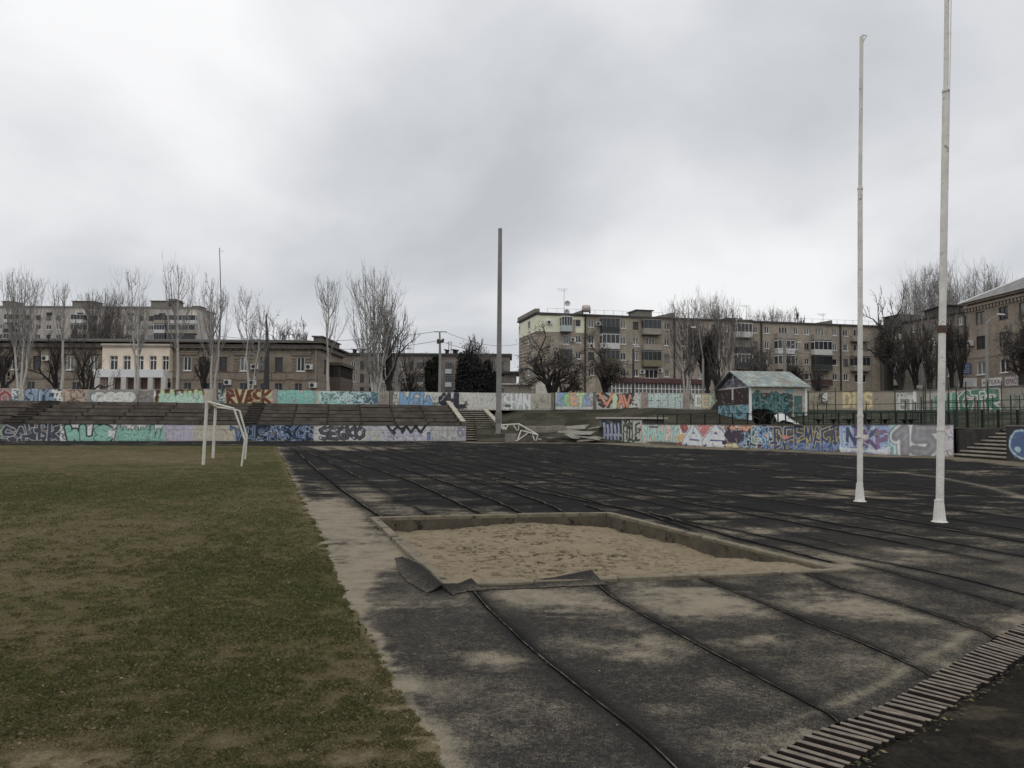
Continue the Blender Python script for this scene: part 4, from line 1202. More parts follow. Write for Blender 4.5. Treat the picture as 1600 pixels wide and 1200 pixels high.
cv.scrib(678, 686, .1, .4, W(60, 80, 70), 5, .03); cv.text('fHL', 687, 726, .16, .95, W(44, 46, 54), W(44, 46, 54), lw=.01, fw=.19, jit=.02); cv.text('9EK1', 714, 731, .02, .18, W(50, 52, 58), W(50, 52, 58), lw=.0, fw=.03, jit=.02); cv.text('IL', 725, 732, .3, .5, W(50, 52, 58), W(50, 52, 58), lw=.0, fw=.05)
cv.text('XECK', 738, 777, .1, .95, W(152, 152, 142), W(110, 104, 118), lw=.018, fw=.12, jit=.12, wild=1)
cv.text('SHAN', 788, 828, .04, .97, W(172, 178, 164), W(44, 84, 74), lw=.035, fw=.15, jit=.03); cv.text('OTS', 789, 798, .2, .32, W(60, 70, 66), W(60, 70, 66), lw=0, fw=.03)
cv.rect(829, 868, 0, 1, W(138, 132, 114), .05); cv.scrib(834, 862, .1, .9, W(98, 96, 84), 14, .018); cv.weather(.13)
w3.build('graffiti_wall', 'pale wall behind the mast painted with blue, black and white outlined lettering', 'wall', cv, .2, UG, posts=(.15, w3.L - .15))
w4 = useg([868, 1000], [613.3, 613.6], [641, 641.5])
cv = w4.canvas(.055, W(150, 148, 138), 14)
cv.text('BOETA', 873, 922, .25, .95, BLUE, W(50, 56, 66), lw=.03, fw=.16, fills=[W(100, 130, 168), W(120, 168, 96), W(186, 130, 84), W(150, 180, 110), W(110, 136, 170)], jit=.06); cv.scrib(856, 880, .2, .9, W(56, 90, 70), 5, .03); cv.rect(868, 928, 0, .2, W(156, 156, 150)); cv.scrib(915, 928, .2, .95, W(110, 84, 80), 8, .03); cv.rect(866, 930, -.1, .05, W(60, 56, 50))
cv.rect(932, 999, 0, 1, W(150, 148, 140)); cv.text('SAHR', 934, 992, .15, .95, W(60, 58, 58), BLK, lw=.03, fw=.12, wild=1, jit=.14); cv.text('V', 938, 958, .2, .95, W(196, 106, 60), BLK, lw=.05, fw=.14); cv.text('8', 950, 960, .2, .9, WHT, BLK); cv.blob(cv.pxu(961), cv.H * .68, .28, .42, W(150, 172, 130), .1); cv.blob(cv.pxu(961), cv.H * .32, .3, .4, W(150, 172, 130), .1)
cv.text('AV', 966, 984, .2, .9, W(196, 106, 60), BLK, lw=.05, fw=.12); cv.scrib(986, 998, .1, .9, WHT, 6, .06); cv.weather(.13)
w4.build('graffiti_wall', 'wall panel with multicoloured letters and orange and black piece in front of the brick flats', 'wall', cv, .2, UG, posts=(w4.pxu(929),))
w5 = useg([1000, 1124], [613.6, 615.2], [638.5, 640])
cv = w5.canvas(.055, W(148, 146, 132), 15)
cv.rect(1007, 1071, .03, .97, W(148, 166, 156)); 
for i, (a, b) in enumerate(((1007, 1018), (1018, 1029), (1029, 1034), (1034, 1043), (1043, 1055), (1055, 1063), (1063, 1071))):
    for v0, v1 in ((.05, .5), (.52, .95)): cv.rect(a + .6, b - .6, v0, v1, W(152, 170, 162) if (i + int(v0 * 4)) % 2 else W(140, 162, 154)); 
    cv.stroke([(cv.pxu(b), 0), (cv.pxu(b), cv.H)], .03, W(50, 54, 52))
cv.stroke([(cv.pxu(1007), cv.H * .51), (cv.pxu(1071), cv.H * .51)], .03, W(50, 54, 52)); cv.text('GREEN', 1008, 1070, .1, .9, W(150, 168, 160), W(86, 104, 100), lw=.02, fw=.08)
cv.rect(1074, 1125, .1, 1, W(148, 150, 126)); cv.scrib(1075, 1084, .2, .9, W(54, 70, 64), 8, .04); cv.text('DEN', 1086, 1120, .15, .9, W(160, 158, 128), W(56, 60, 58), lw=.035, fw=.15, jit=.05, fills=[WHT, W(166, 150, 104), W(150, 160, 132)]); cv.weather(.13)
w5.build('graffiti_wall', 'wall panel with pale green gridded letters and yellowish lettering left of the shed', 'wall', cv, .2, UG, posts=(.5, w5.pxu(1072)), postw=.7, cmat=mat('pink_pillar', W(122, 106, 96), .95, .3, 2))
w6 = useg([1259, 1330, 1400], [612.5, 611, 611.5], [640, 641, 642], [74, 71, 68])
cv = w6.canvas(.055, W(134, 124, 98), 16)
cv.scrib(1262, 1300, .2, .9, W(96, 88, 72), 26, .022); cv.scrib(1280, 1292, .3, .9, W(60, 60, 66), 8, .05); cv.scrib(1284, 1292, .5, .9, WHT, 3, .05)
cv.text('DIIS', 1318, 1362, .12, .94, W(176, 154, 96), W(130, 118, 84), lw=.02, fw=.13, jit=.03); cv.rect(1363, 1402, 0, 1, W(122, 110, 92), .3); cv.weather(.13)
w6.build('graffiti_wall', 'tan wall right of the shed with faded yellow bubble letters', 'wall', cv, .2, UG, coping=(.24, .05, .05))
w7 = useg([1400, 1500, 1600, 1760], [611.5, 608, 603, 596], [642, 642.5, 643, 643], [68, 62, 55, 46])
cv = w7.canvas(.05, W(116, 110, 96), 17)
cv.text('NWETL', 1380, 1442, .02, .72, W(158, 160, 154), W(70, 72, 70), lw=.03, fw=.13, jit=.05); cv.text('DOSA', 1400, 1425, .66, .92, W(150, 150, 146), W(150, 150, 146), lw=.0, fw=.04); cv.text('I', 1426, 1432, .5, .9, WHT, WHT, fw=.15)
cv.rect(1445, 1500, .05, .85, W(138, 132, 120), .3); cv.text('GIK', 1462, 1502, .05, .85, W(70, 122, 96), W(160, 160, 150), lw=.06, fw=.2, jit=.05, halo=W(150, 84, 70)); cv.text('GTR', 1500, 1562, .02, .95, W(60, 108, 84), WHT, lw=.09, fw=.2, jit=.05, halo=W(150, 90, 76)); cv.text('D', 1530, 1542, .5, .9, WHT, W(60, 108, 84), lw=.02, fw=.06)
cv.scrib(1564, 1620, .1, .7, W(84, 96, 74), 20, .04); cv.rect(1600, 1700, .1, .6, W(90, 100, 84), .3); cv.weather(.14)
w7.build('graffiti_wall', 'grey wall at far right with white block letters and dark green and white piece', 'wall', cv, .2, UG, coping=(.26, .07, .06))

# ------------------------------------------------------------------ right: curved retaining wall with big murals
rb = [tuple(Gp(a, b)[:2]) for a, b in RB]
wr = Wall(rb[:8], 0.0, [1.50, 1.50, 1.52, 1.53, 1.55, 1.58, 1.64, 1.66])
cv = wr.canvas(.032, W(140, 132, 120), 21)
ORN = W(190, 120, 84); PNK = W(196, 168, 150)
cv.rect(1000, 1066, 0, 1, W(176, 152, 140), .1); cv.text('AHNULIS', 1004, 1062, .08, .98, W(126, 168, 156), W(60, 74, 96), lw=.025, fw=.13, jit=.08, wild=1, lean=.15, drop=W(172, 128, 124)); cv.rect(1014, 1028, .82, .93, W(92, 76, 92)); cv.blob(cv.pxu(1040), .1, 3.0, .13, W(78, 72, 66), .2)
cv.rect(1062, 1141, 0, 1, W(190, 172, 150), .15)
for p_, r_, c_ in ((1066, .5, W(176, 140, 62)), (1070, .35, W(96, 84, 110)), (1070, .3, W(140, 60, 62)), (1082, .4, ORN), (1100, .45, W(170, 84, 80)), (1096, .3, W(190, 120, 80)), (1118, .4, W(170, 72, 70)), (1126, .3, W(150, 60, 60)), (1068, .35, W(130, 52, 50)), (1136, .4, W(166, 70, 66))):
    cv.blob(cv.pxu(p_), cv.r.uniform(.1, 1.45), r_, r_ * .8, c_, .5)
cv.blob(cv.pxu(1072), .12, 1.2, .16, W(124, 52, 52), .5); cv.text('O', 1097, 1107, .5, .95, W(176, 88, 84), W(120, 50, 56), lw=.02, fw=.1)
for a, b in ((1070, 1098), (1101, 1140)):
    cv.scrib(a, b, .1, .95, W(170, 84, 80), 6, .06, .4); cv.text('A', a, b, .1, .95, W(158, 186, 186), W(50, 62, 120), lw=.05, fw=.2, jit=.03, halo=WHT, drop=W(44, 56, 110)); cv.text('L', a + 2, b - 2, .08, .4, W(158, 186, 186), W(158, 186, 186), lw=0, fw=.16)
cv.rect(1134, 1212, 0, 1, W(74, 60, 66), .5)
pal = [ORN, W(176, 90, 60), W(96, 132, 162), W(60, 78, 116), W(64, 44, 64), W(170, 160, 110), W(130, 60, 60), W(52, 44, 60), W(110, 150, 160)]
for i in range(150):
    cv.blob(cv.pxu(cv.r.uniform(1134, 1210)), cv.r.uniform(0, 1.5), cv.r.uniform(.08, .3), cv.r.uniform(.05, .2), pal[cv.r.integers(len(pal))], .8)
for i in range(16): cv.blob(cv.pxu(cv.r.uniform(1136, 1208)), cv.r.uniform(1.3, 1.5), .3, .12, ORN, .7); cv.blob(cv.pxu(cv.r.uniform(1136, 1180)), cv.r.uniform(.05, .3), .2, .12, W(170, 164, 110), .7)
cv.text('MAFS', 1154, 1200, .15, .9, W(76, 118, 160), W(36, 40, 70), lw=.03, fw=.08, wild=4, jit=.2, lean=.25); cv.scrib(1134, 1210, .0, 1, W(40, 34, 48), 60, .022); cv.scrib(1150, 1210, .0, 1, W(150, 170, 190), 30, .016)
cv.blob(cv.pxu(1146), .75, .8, .42, W(60, 50, 62), .4); cv.text('EG', 1174, 1184, .2, .8, W(140, 156, 140), W(50, 60, 60), lw=.02, fw=.05)
cv.rect(1207, 1317, 0, 1, W(74, 71, 68), .05); cv.rect(1207, 1312, 0, .32, W(58, 78, 118), .5, .8)
cv.text('DEFMAET', 1208, 1312, .06, .97, W(50, 58, 98), W(176, 164, 78), lw=.035, fw=.085, wild=1, jit=.11); cv.scrib(1210, 1312, 0, .3, W(70, 106, 156), 20, .04); cv.scrib(1210, 1312, .05, .95, W(168, 156, 78), 5, .02, .3); cv.scrib(1210, 1312, .05, .95, W(44, 50, 80), 5, .03, .3); cv.blob(cv.pxu(1227), .8, .3, .1, W(176, 96, 76), .5)
cv.rect(1312, 1392, 0, 1, W(104, 126, 160), .05); cv.rect(1312, 1390, 0, .22, W(170, 172, 170), .4); cv.drips(1314, 1388, .34, W(170, 172, 170), 30, .4); cv.drips(1314, 1388, .3, W(84, 100, 150), 26, .4)
cv.text('DEKP', 1316, 1388, .2, .96, W(112, 132, 170), W(150, 186, 190), lw=.05, fw=.19, jit=.07); cv.text('NVKP', 1322, 1386, .24, .86, W(116, 66, 120), W(60, 64, 110), lw=.02, fw=.10, jit=.08, fills=[W(62, 64, 86), W(106, 74, 112), W(86, 66, 100), W(112, 78, 116)], wild=1); cv.scrib(1318, 1388, .2, .95, W(140, 172, 180), 5, .025, .4); cv.scrib(1318, 1388, .2, .95, W(66, 72, 104), 5, .025, .4)
cv.rect(1391, 1476, 0, 1, W(126, 168, 172), .05); cv.scrib(1392, 1474, .0, 1, W(96, 140, 148), 12, .03, .5); cv.rect(1396, 1430, 0, .2, W(150, 170, 170), .3)
cv.text('15', 1396, 1461, .02, .97, W(112, 112, 116), W(164, 166, 164), lw=.13, fw=.25, jit=.02, halo=W(90, 110, 112)); cv.text('15', 1396, 1461, .04, .95, W(108, 108, 112), W(108, 108, 112), lw=.0, fw=.22, jit=.0); cv.text('15', 1397, 1460, .07, .93, W(120, 120, 122), W(120, 120, 122), lw=0, fw=.08, jit=0)
cv.rect(1474, 1495, 0, 1, W(156, 148, 152), .06); cv.scrib(1476, 1490, .1, .9, W(126, 118, 124), 6, .03); cv.weather(.12)
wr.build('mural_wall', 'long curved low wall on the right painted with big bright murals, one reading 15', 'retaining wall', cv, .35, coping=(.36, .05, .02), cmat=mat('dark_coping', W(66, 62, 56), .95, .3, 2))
ws = Wall([rb[8], rb[9], rb[10]], 0, [1.62, 1.62, 1.62])
cv = ws.canvas(.03, W(44, 44, 48), 23)
cv.blob(cv.pxu(1596), .8, .85, .68, W(120, 150, 160), .1); cv.blob(cv.pxu(1597), .8, .75, .6, W(56, 78, 120), .1); cv.blob(cv.pxu(1590), .55, .2, .15, W(120, 160, 160), .4)
cv.text('OK', 1608, 1660, .1, .9, W(60, 84, 130), WHT, fw=.15); cv.weather(.12)
ws.build('mural_wall', 'dark wall end right of the far right steps with a blue mural', 'retaining wall', cv, .4, coping=(.42, .06, .02), cmat=mt_gconc)
# stairs between the two mural walls
p0 = Vector((*rb[7], 0)); p1 = Vector((*rb[8], 0))
ed = (p1 - p0).normalized(); wdt = (p1 - p0).length
st2 = steps('staircase', 'short worn concrete steps between the mural walls at far right', (p0.x, p0.y, 0), math.atan2(ed.y, ed.x), wdt, 2.9, 1.45, 0, 8, mt_tread, mat('riser_dark', None), None, shear=.12)
for x0 in (-.28, wdt + .06):
    mb = MB(); mb.hexa([(x0, .36, 0), (x0 + .24, .36, 0), (x0 + .6, 3.2, 0), (x0 + .36, 3.2, 0), (x0, .36, 1.4), (x0 + .24, .36, 1.4), (x0 + .6, 3.2, 1.55), (x0 + .36, 3.2, 1.55)])
    mb.build('side_wall', mat('stair_cheek_dark', W(44, 42, 40), .95, .4, 2, .02, 12), st2)

# block room at the left end of the mural wall
k0 = Gp(936, 690.5); k1 = Vector((*rb[0], 0))
kd = (k1 - k0).normalized(); kl = (k1 - k0).length
wk = Wall([(k0.x, k0.y), (k1.x - kd.x * .02, k1.y - kd.y * .02)], 0, 1.93)
cv = wk.canvas(.035, W(60, 60, 62), 25)
cv.rect(930, 940, 0, 1, W(80, 76, 70)); cv.rect(940, 971, .0, .94, W(44, 50, 60)); cv.rect(940, 973, 0, .12, W(56, 78, 80), .1)
for i in range(5):
    u_ = cv.pxu(944 + i * 5.6); 
    cv.stroke([(u_, .3), (u_ + .05, 1.0), (u_ - .02, cv.H * (.78 - .06 * (i % 2)))], .13 - .01 * i % 2, W(120, 126, 146)); cv.stroke([(u_, .75), (u_ + .3, .55)], .09, W(120, 126, 146))
cv.rect(972, 1008, 0, .95, W(140, 144, 130), .04); cv.text('HIUE', 974, 1000, .12, .88, W(52, 56, 48), W(52, 56, 48), lw=0, fw=.07, wild=2, jit=.1); cv.drips(974, 1000, .5, W(150, 156, 140), 10, .4); cv.rect(975, 981, .66, .8, W(80, 72, 64)); cv.weather(.1)
kr = wk.build('block_room', 'small block-built room with thick slab roof at the left end of the mural wall', 'shed', cv, .25)
mb = MB()
def kloc(a, n_, z): q_ = kd * a + Vector((-kd.y, kd.x, 0)) * n_; return (q_.x, q_.y, z)
mb.hexa([kloc(-.25, -.14, 1.935), kloc(kl + .3, -.14, 1.935), kloc(kl + .3, 3, 1.935), kloc(-.25, 3, 1.935), kloc(-.25, -.14, 2.08), kloc(kl + .3, -.14, 2.08), kloc(kl + .3, 3, 2.08), kloc(-.25, 3, 2.08)])
mb.build('roof_slab', mat('slab_roof', W(128, 122, 110), .95, .3, 2), kr)
mb = MB(); mb.hexa([kloc(-.02, .26, 0), kloc(.2, .26, 0), kloc(.2, 2.8, 0), kloc(-.02, 2.8, 0), kloc(-.02, .26, 1.93), kloc(.2, .26, 1.93), kloc(.2, 2.8, 1.93), kloc(-.02, 2.8, 1.93)])
mb.hexa([kloc(kl - .2, .26, 0), kloc(kl - .02, .26, 0), kloc(kl - .02, 2.8, 0), kloc(kl - .2, 2.8, 0), kloc(kl - .2, .26, 1.93), kloc(kl - .02, .26, 1.93), kloc(kl - .02, 2.8, 1.93), kloc(kl - .2, 2.8, 1.93)])
mb.build('side_wall', mat('dark_block', W(62, 60, 58), .95, .35, 3, .02, 14), kr)

# ------------------------------------------------------------------ banks and the higher ground behind
bpx = np.linspace(-500, 1900, 500)
fY = np.zeros_like(bpx); fZ = np.zeros_like(bpx); uY = np.zeros_like(bpx); uZ = np.zeros_like(bpx)
walls_u = [w1, w2, w3, w4, w5, w6, w7]
su_px = np.concatenate([proj(np.stack([w_.p[:, 0], w_.p[:, 1], w_.z0], -1))[0] for w_ in walls_u]); su_y = np.concatenate([w_.p[:, 1] for w_ in walls_u]); su_z = np.concatenate([w_.z0 for w_ in walls_u])
o_ = np.argsort(su_px)
uY = np.interp(bpx, su_px[o_], su_y[o_]); uZ = np.interp(bpx, su_px[o_], su_z[o_])
uY = np.where(bpx < -60, uY + (bpx + 60) * .011, uY)
rpx, _ = proj(np.array([(a, b, .8) for a, b in rb])); ry = np.array([b for a, b in rb])
for i, px in enumerate(bpx):
    if px < 741: fY[i] = uY[i] - 1.1; fZ[i] = uZ[i] - .12
    elif px < 1003: fY[i] = 62.3; fZ[i] = .02
    else: fY[i] = np.interp(px, rpx, ry) + .42; fZ[i] = 1.44
    if px >= 1003 and 1480 < px < 1580: fY[i] += 2.9
nt_ = 30
T = np.linspace(0, 1, nt_)[:, None]
ax_ = (bpx - 800) / F
BY = fY + (uY + .1 - fY) * T; BX = ax_ * BY
prof = np.where(bpx < 1003, .55 * T + .45 * sstep(.25, .95, T), .12 * T + .88 * sstep(.35, 1.0, T))
kk = sstep(785, 815, bpx)
prof = np.where(bpx < 815, prof * kk + (T * .90 - .03 * T) * (1 - kk), prof)
BZ = fZ + (uZ - fZ) * prof + (fbm(BX * .8, BY * .8, 3, 131) - .5) * .16 * np.sin(np.pi * T)
# short mound right of centre
pxb = np.broadcast_to(bpx, BX.shape)
BZ += .35 * np.exp(-((pxb - 1020) / 45) ** 2 - ((T - .85) / .2) ** 2) + .0
bq = fbm(BX * .5, BY * .9, 4, 133)[..., None]; bq2 = fbm(BX * 3, BY * 3, 3, 137)[..., None]
EC = W(50, 50, 34) * .55 + (W(70, 66, 48) * .55 - W(50, 50, 34) * .55) * sstep(.4, .65, bq)
EC = EC * (.7 + .6 * bq2)
low = (sstep(.36, .14, T) * ((pxb > 800) & (pxb < 1003)))[..., None]
EC = EC + (W(72, 66, 54) * .6 - EC) * low * sstep(.4, .6, bq2)
vi = np.arange(BX.size).reshape(BX.shape)
qd = np.stack([vi[:-1, :-1], vi[:-1, 1:], vi[1:, 1:], vi[1:, :-1]], -1).reshape(-1, 4)
tag(npmesh('embankment', np.stack([BX, BY, BZ], -1).reshape(-1, 3), qd, mat('bank_turf', None, .95, .3, 6, .05, 12, attr=True, spec=.1), smooth=True, col=EC.reshape(-1, 3)), kind='structure')
mb = MB()
hp = []
for i in range(0, len(bpx), 20):
    hp.append((ax_[i] * (uY[i] + .05), uY[i] + .05, uZ[i] - .02))
for a, b in zip(hp[:-1], hp[1:]):
    mb.quad(a, b, (b[0] * 3, b[1] * 3 , 2.7), (a[0] * 3, a[1] * 3, 2.7))
    mb.quad((a[0] * 3, a[1] * 3, 2.7), (b[0] * 3, b[1] * 3, 2.7), (b[0] * 12, b[1] * 12, 2.7), (a[0] * 12, a[1] * 12, 2.7))
tag(mb.build('upper_ground', mat('far_turf', W(56, 52, 42) * .6, .95, .3, .5)), kind='structure')
# ================================================================== BUILDINGS
UPZ = 2.7
glass_d = mat('window_glass', W(34, 36, 38), .15, .3, .7, spec=.5)
glass_c = mat('curtained_glass', W(84, 84, 80), .25, .35, 1.3, spec=.4)
fr_white = mat('white_frame', W(168, 168, 165), .6, .08, 3)
fr_brown = mat('brown_frame', W(62, 52, 44), .8, .2, 3)
fr_grey = mat('grey_frame', W(96, 98, 98), .8, .2, 3)
m_pipe = mat('drain_pipe', W(44, 42, 40), .8, .2, 2)
m_ac = mat('ac_case', W(150, 150, 146), .7, .15, 3)
m_fan = mat('ac_fan', W(40, 40, 42), .7, .1, 3)
m_roofd = mat('roof_felt', W(52, 50, 48), .95, .3, .8)
def brickm(nm, c, br=(.8, .3, .03), v=.22):
    return mat(nm, c, .95, v, .35, .01, 3, streak=.16, brick=br)
class Bld:
    """box building; front plane from a to b (photo columns at given distances), local x along the front, y into it"""
    def __init__(s, name, label, a, b, z0, z1, depth, wm, group=None):
        A, Bv = np.array(a[:2]), np.array(b[:2])
        s.A = A; d = Bv - A; s.W = float(np.hypot(*d)); s.u = d / s.W; s.n = np.array([-s.u[1], s.u[0]])
        s.z0, s.z1, s.D, s.wm = z0, z1, depth, wm
        s.rot = math.atan2(s.u[1], s.u[0])
        s.root = thing(name, label, 'building', (A[0], A[1], z0), s.rot, group)
        s.holes = {'front': [], 'left': [], 'right': []}
        s.k = 0
    def front(s, px, py, off=0.0):
        d = ray(px, py); o = s.A + s.n * off
        # o + t u = k d
        den = s.u[0] * d.y - s.u[1] * d.x
        t = (o[1] * d.x - o[0] * d.y) / den
        P = o + s.u * t
        kk = P[1] / d.y
        return t, CZ + d.z * kk - s.z0
    def left(s, px, py):
        d = ray(px, py)
        den = s.n[0] * d.y - s.n[1] * d.x
        t = (s.A[1] * d.x - s.A[0] * d.y) / den
        P = s.A + s.n * t
        return t, CZ + d.z * P[1] / d.y - s.z0
    def right(s, px, py):
        d = ray(px, py); o = s.A + s.u * s.W
        den = s.n[0] * d.y - s.n[1] * d.x
        t = (o[1] * d.x - o[0] * d.y) / den
        P = o + s.n * t
        return t, CZ + d.z * P[1] / d.y - s.z0
    def face_pts(s, face, t, z, off):
        """off > 0 goes into the building"""
        if face == 'front': return (t, off, z)
        if face == 'left': return (off, t, z)
        return (s.W - off, t, z)
    def obox(s, mb, face, t0, t1, z0, z1, o0, o1):
        p = [s.face_pts(face, *q) for q in ((t0, z0, o0), (t1, z1, o1))]
        xs = sorted((p[0][0], p[1][0])); ys = sorted((p[0][1], p[1][1])); zs = sorted((p[0][2], p[1][2]))
        mb.box(xs[0], xs[1], ys[0], ys[1], zs[0], zs[1])
    def window(s, face, t0, t1, z0, z1, frame=None, glass=None, nm=2, transom=False, hole=True, sill=True, parent=None, deep=.16, off=0.0):
        if t1 < t0: t0, t1 = t1, t0
        if hole: s.holes[face].append((t0, t1, z0, z1, deep))
        frame = frame or fr_white
        f = .07
        mb = MB()
        o0, o1 = off + deep - .09, off + deep - .02
        s.obox(mb, face, t0, t1, z0, z0 + f, o0, o1); s.obox(mb, face, t0, t1, z1 - f, z1, o0, o1)
        s.obox(mb, face, t0, t0 + f, z0 + f, z1 - f, o0, o1); s.obox(mb, face, t1 - f, t1, z0 + f, z1 - f, o0, o1)
        for i in range(1, nm):
            x = t0 + (t1 - t0) * i / nm
            s.obox(mb, face, x - f * .55, x + f * .55, z0 + f, z1 - f, o0, o1)
        if transom:
            zt = z0 + (z1 - z0) * .7
            s.obox(mb, face, t0 + f, t1 - f, zt - .05, zt + .05, o0 + .005, o1 - .005)
        if sill: s.obox(mb, face, t0 - .08, t1 + .08, z0 - .09, z0 - .005, off - .10, off + .04)
        w_ = mb.build('window', frame, parent or s.root)
        s.k += 1
        if glass is None:
            glass = glass_c if (s.k * 7919) % 5 < 2 else glass_d
        mg = MB(); s.obox(mg, face, t0 + f * .5, t1 - f * .5, z0 + f * .5, z1 - f * .5, o1 + .002, o1 + .012)
        mg.build('pane', glass, w_)
        return w_
    def winpx(s, px0, px1, z0, z1, frame=None, face='front', py=560, **k):
        fn = getattr(s, face)
        return s.window(face, fn(px0, py)[0], fn(px1, py)[0], z0, z1, frame, **k)
    def shell(s, z1r=None, low=0.0, base=None):
        H = s.z1 - s.z0
        mb = MB()
        for face, Wd in (('front', s.W), ('left', s.D), ('right', s.D)):
            hs = [h for h in s.holes[face] if h[0] > 0 and h[1] < Wd and h[2] > 0 and h[3] < H]
            xs = sorted({0.0, Wd, *[h[0] for h in hs], *[h[1] for h in hs]}); zs = sorted({0.0, H, *[h[2] for h in hs], *[h[3] for h in hs]})
            for j in range(len(zs) - 1):
                zc = (zs[j] + zs[j + 1]) / 2
                run = None
                for i in range(len(xs) - 1):
                    xc = (xs[i] + xs[i + 1]) / 2
                    inh = any(h[0] < xc < h[1] and h[2] < zc < h[3] for h in hs)
                    if inh:
                        if run is not None: mb.quad(*[s.face_pts(face, *q) for q in ((run, zs[j], 0), (xs[i], zs[j], 0), (xs[i], zs[j + 1], 0), (run, zs[j + 1], 0))]); run = None
                    elif run is None: run = xs[i]
                if run is not None: mb.quad(*[s.face_pts(face, *q) for q in ((run, zs[j], 0), (Wd, zs[j], 0), (Wd, zs[j + 1], 0), (run, zs[j + 1], 0))])
            for t0, t1, a, b, dp in hs:
                F_ = lambda t, z, o: s.face_pts(face, t, z, o)
                mb.quad(F_(t0, a, 0), F_(t0, a, dp), F_(t0, b, dp), F_(t0, b, 0)); mb.quad(F_(t1, a, 0), F_(t1, b, 0), F_(t1, b, dp), F_(t1, a, dp))
                mb.quad(F_(t0, b, 0), F_(t0, b, dp), F_(t1, b, dp), F_(t1, b, 0)); mb.quad(F_(t0, a, 0), F_(t1, a, 0), F_(t1, a, dp), F_(t0, a, dp))
        mb.quad((s.W, s.D, 0), (0, s.D, 0), (0, s.D, H), (s.W, s.D, H))
        mb.quad((0, 0, H - .01), (s.W, 0, H - .01), (s.W, s.D, H - .01), (0, s.D, H - .01))
        o = mb.build('wall', s.wm, s.root)
        return o
    def parapet(s, h, over, m, z=None, nm='roof_edge'):
        z = (s.z1 - s.z0) if z is None else z
        mb = MB()
        mb.box(-over, s.W + over, -over, .25, z + .002, z + h); mb.box(-over, s.W + over, s.D - .25, s.D + over, z + .002, z + h)
        mb.box(-over, .25, .252, s.D - .252, z + .002, z + h - .002); mb.box(s.W - .25, s.W + over, .252, s.D - .252, z + .002, z + h - .002)
        mb.box(.252, s.W - .252, .252, s.D - .252, z + .002, z + .1)
        return mb.build(nm, m, s.root)
    def boxp(s, name, m, *b, parent=None):
        mb = MB()
        for q in (b[0] if hasattr(b[0], '__len__') else [b]): mb.box(*q)
        return mb.build(name, m, parent or s.root)
    def pipe(s, px, m=None, py=560):
        t = s.front(px, py)[0]
        return s.boxp('drain_pipe', m or m_pipe, t - .12, t + .12, -.22, -.02, .1, s.z1 - s.z0)
    def balcony(s, px0, px1, z, m_par, glaze=None, gm=None, roof=True, ph=1.0, proj_=1.1, h=2.55, nm=5, glass=None, py=560):
        t0, t1 = s.front(px0, py, -proj_ * .5)[0], s.front(px1, py, -proj_ * .5)[0]
        mb = MB(); mb.box(t0, t1, -proj_, -.01, z - .16, z)
        b = mb.build('balcony', mat('balcony_slab', W(74, 70, 64), .95, .2, 2), s.root)
        mp_ = MB(); mp_.box(t0 + .02, t1 - .02, -proj_ + .01, -proj_ + .09, z + .002, z + ph); mp_.box(t0 + .02, t0 + .09, -proj_ + .092, -.012, z + .002, z + ph); mp_.box(t1 - .09, t1 - .02, -proj_ + .092, -.012, z + .002, z + ph)
        mp_.build('parapet', m_par, b)
        if glaze:
            g = MB(); n = nm; f = .06
            zt = z + h - .12
            for i in range(n + 1):
                x = t0 + .02 + (t1 - t0 - .04) * i / n
                g.box(x - f / 2 if 0 < i else x, x + f / 2 if i < n else x, -proj_ + .02, -proj_ + .08, z + ph + .002, zt) if 0 < i < n else g.box(x if i == 0 else x - f, x + f if i == 0 else x, -proj_ + .02, -proj_ + .08, z + ph + .002, zt)
            g.box(t0, t1, -proj_ - .03, -.012, zt + .002, zt + .1)
            g.box(t0 + .02, t0 + .07, -proj_ + .082, -.012, zt - .12, zt)
            g.build('glazing_frame', gm or fr_white, b)
            gg = MB(); gg.box(t0 + .05, t1 - .05, -proj_ + .045, -proj_ + .055, z + ph + .004, zt - .002); gg.box(t0 + .05, t0 + .058, -proj_ + .06, -.015, z + ph + .004, zt - .13); gg.box(t1 - .058, t1 - .05, -proj_ + .06, -.015, z + ph + .004, zt - .13)
            gg.build('glass', glass or glass_d, b)
        else:
            t2 = t0 + (t1 - t0) * .25; t3 = t1 - (t1 - t0) * .25
            s.window('front', t2, t3, z + .1, z + 2.2, fr_white, nm=3, sill=False)
        return b
    def ac(s, px, py, face='front'):
        t, z = getattr(s, face)(px, py)
        mb = MB(); s.obox(mb, face, t - .45, t + .45, z - .32, z + .32, -.42, -.06)
        o = mb.build('air_conditioner', m_ac, s.root)
        mf = MB()
        c = [s.face_pts(face, t - .12 + .26 * math.cos(a), z + .26 * math.sin(a), -.43) for a in np.linspace(0, 2 * math.pi, 15)[:-1]]
        mf.quad(*c); mf.build('fan_grille', m_fan, o)

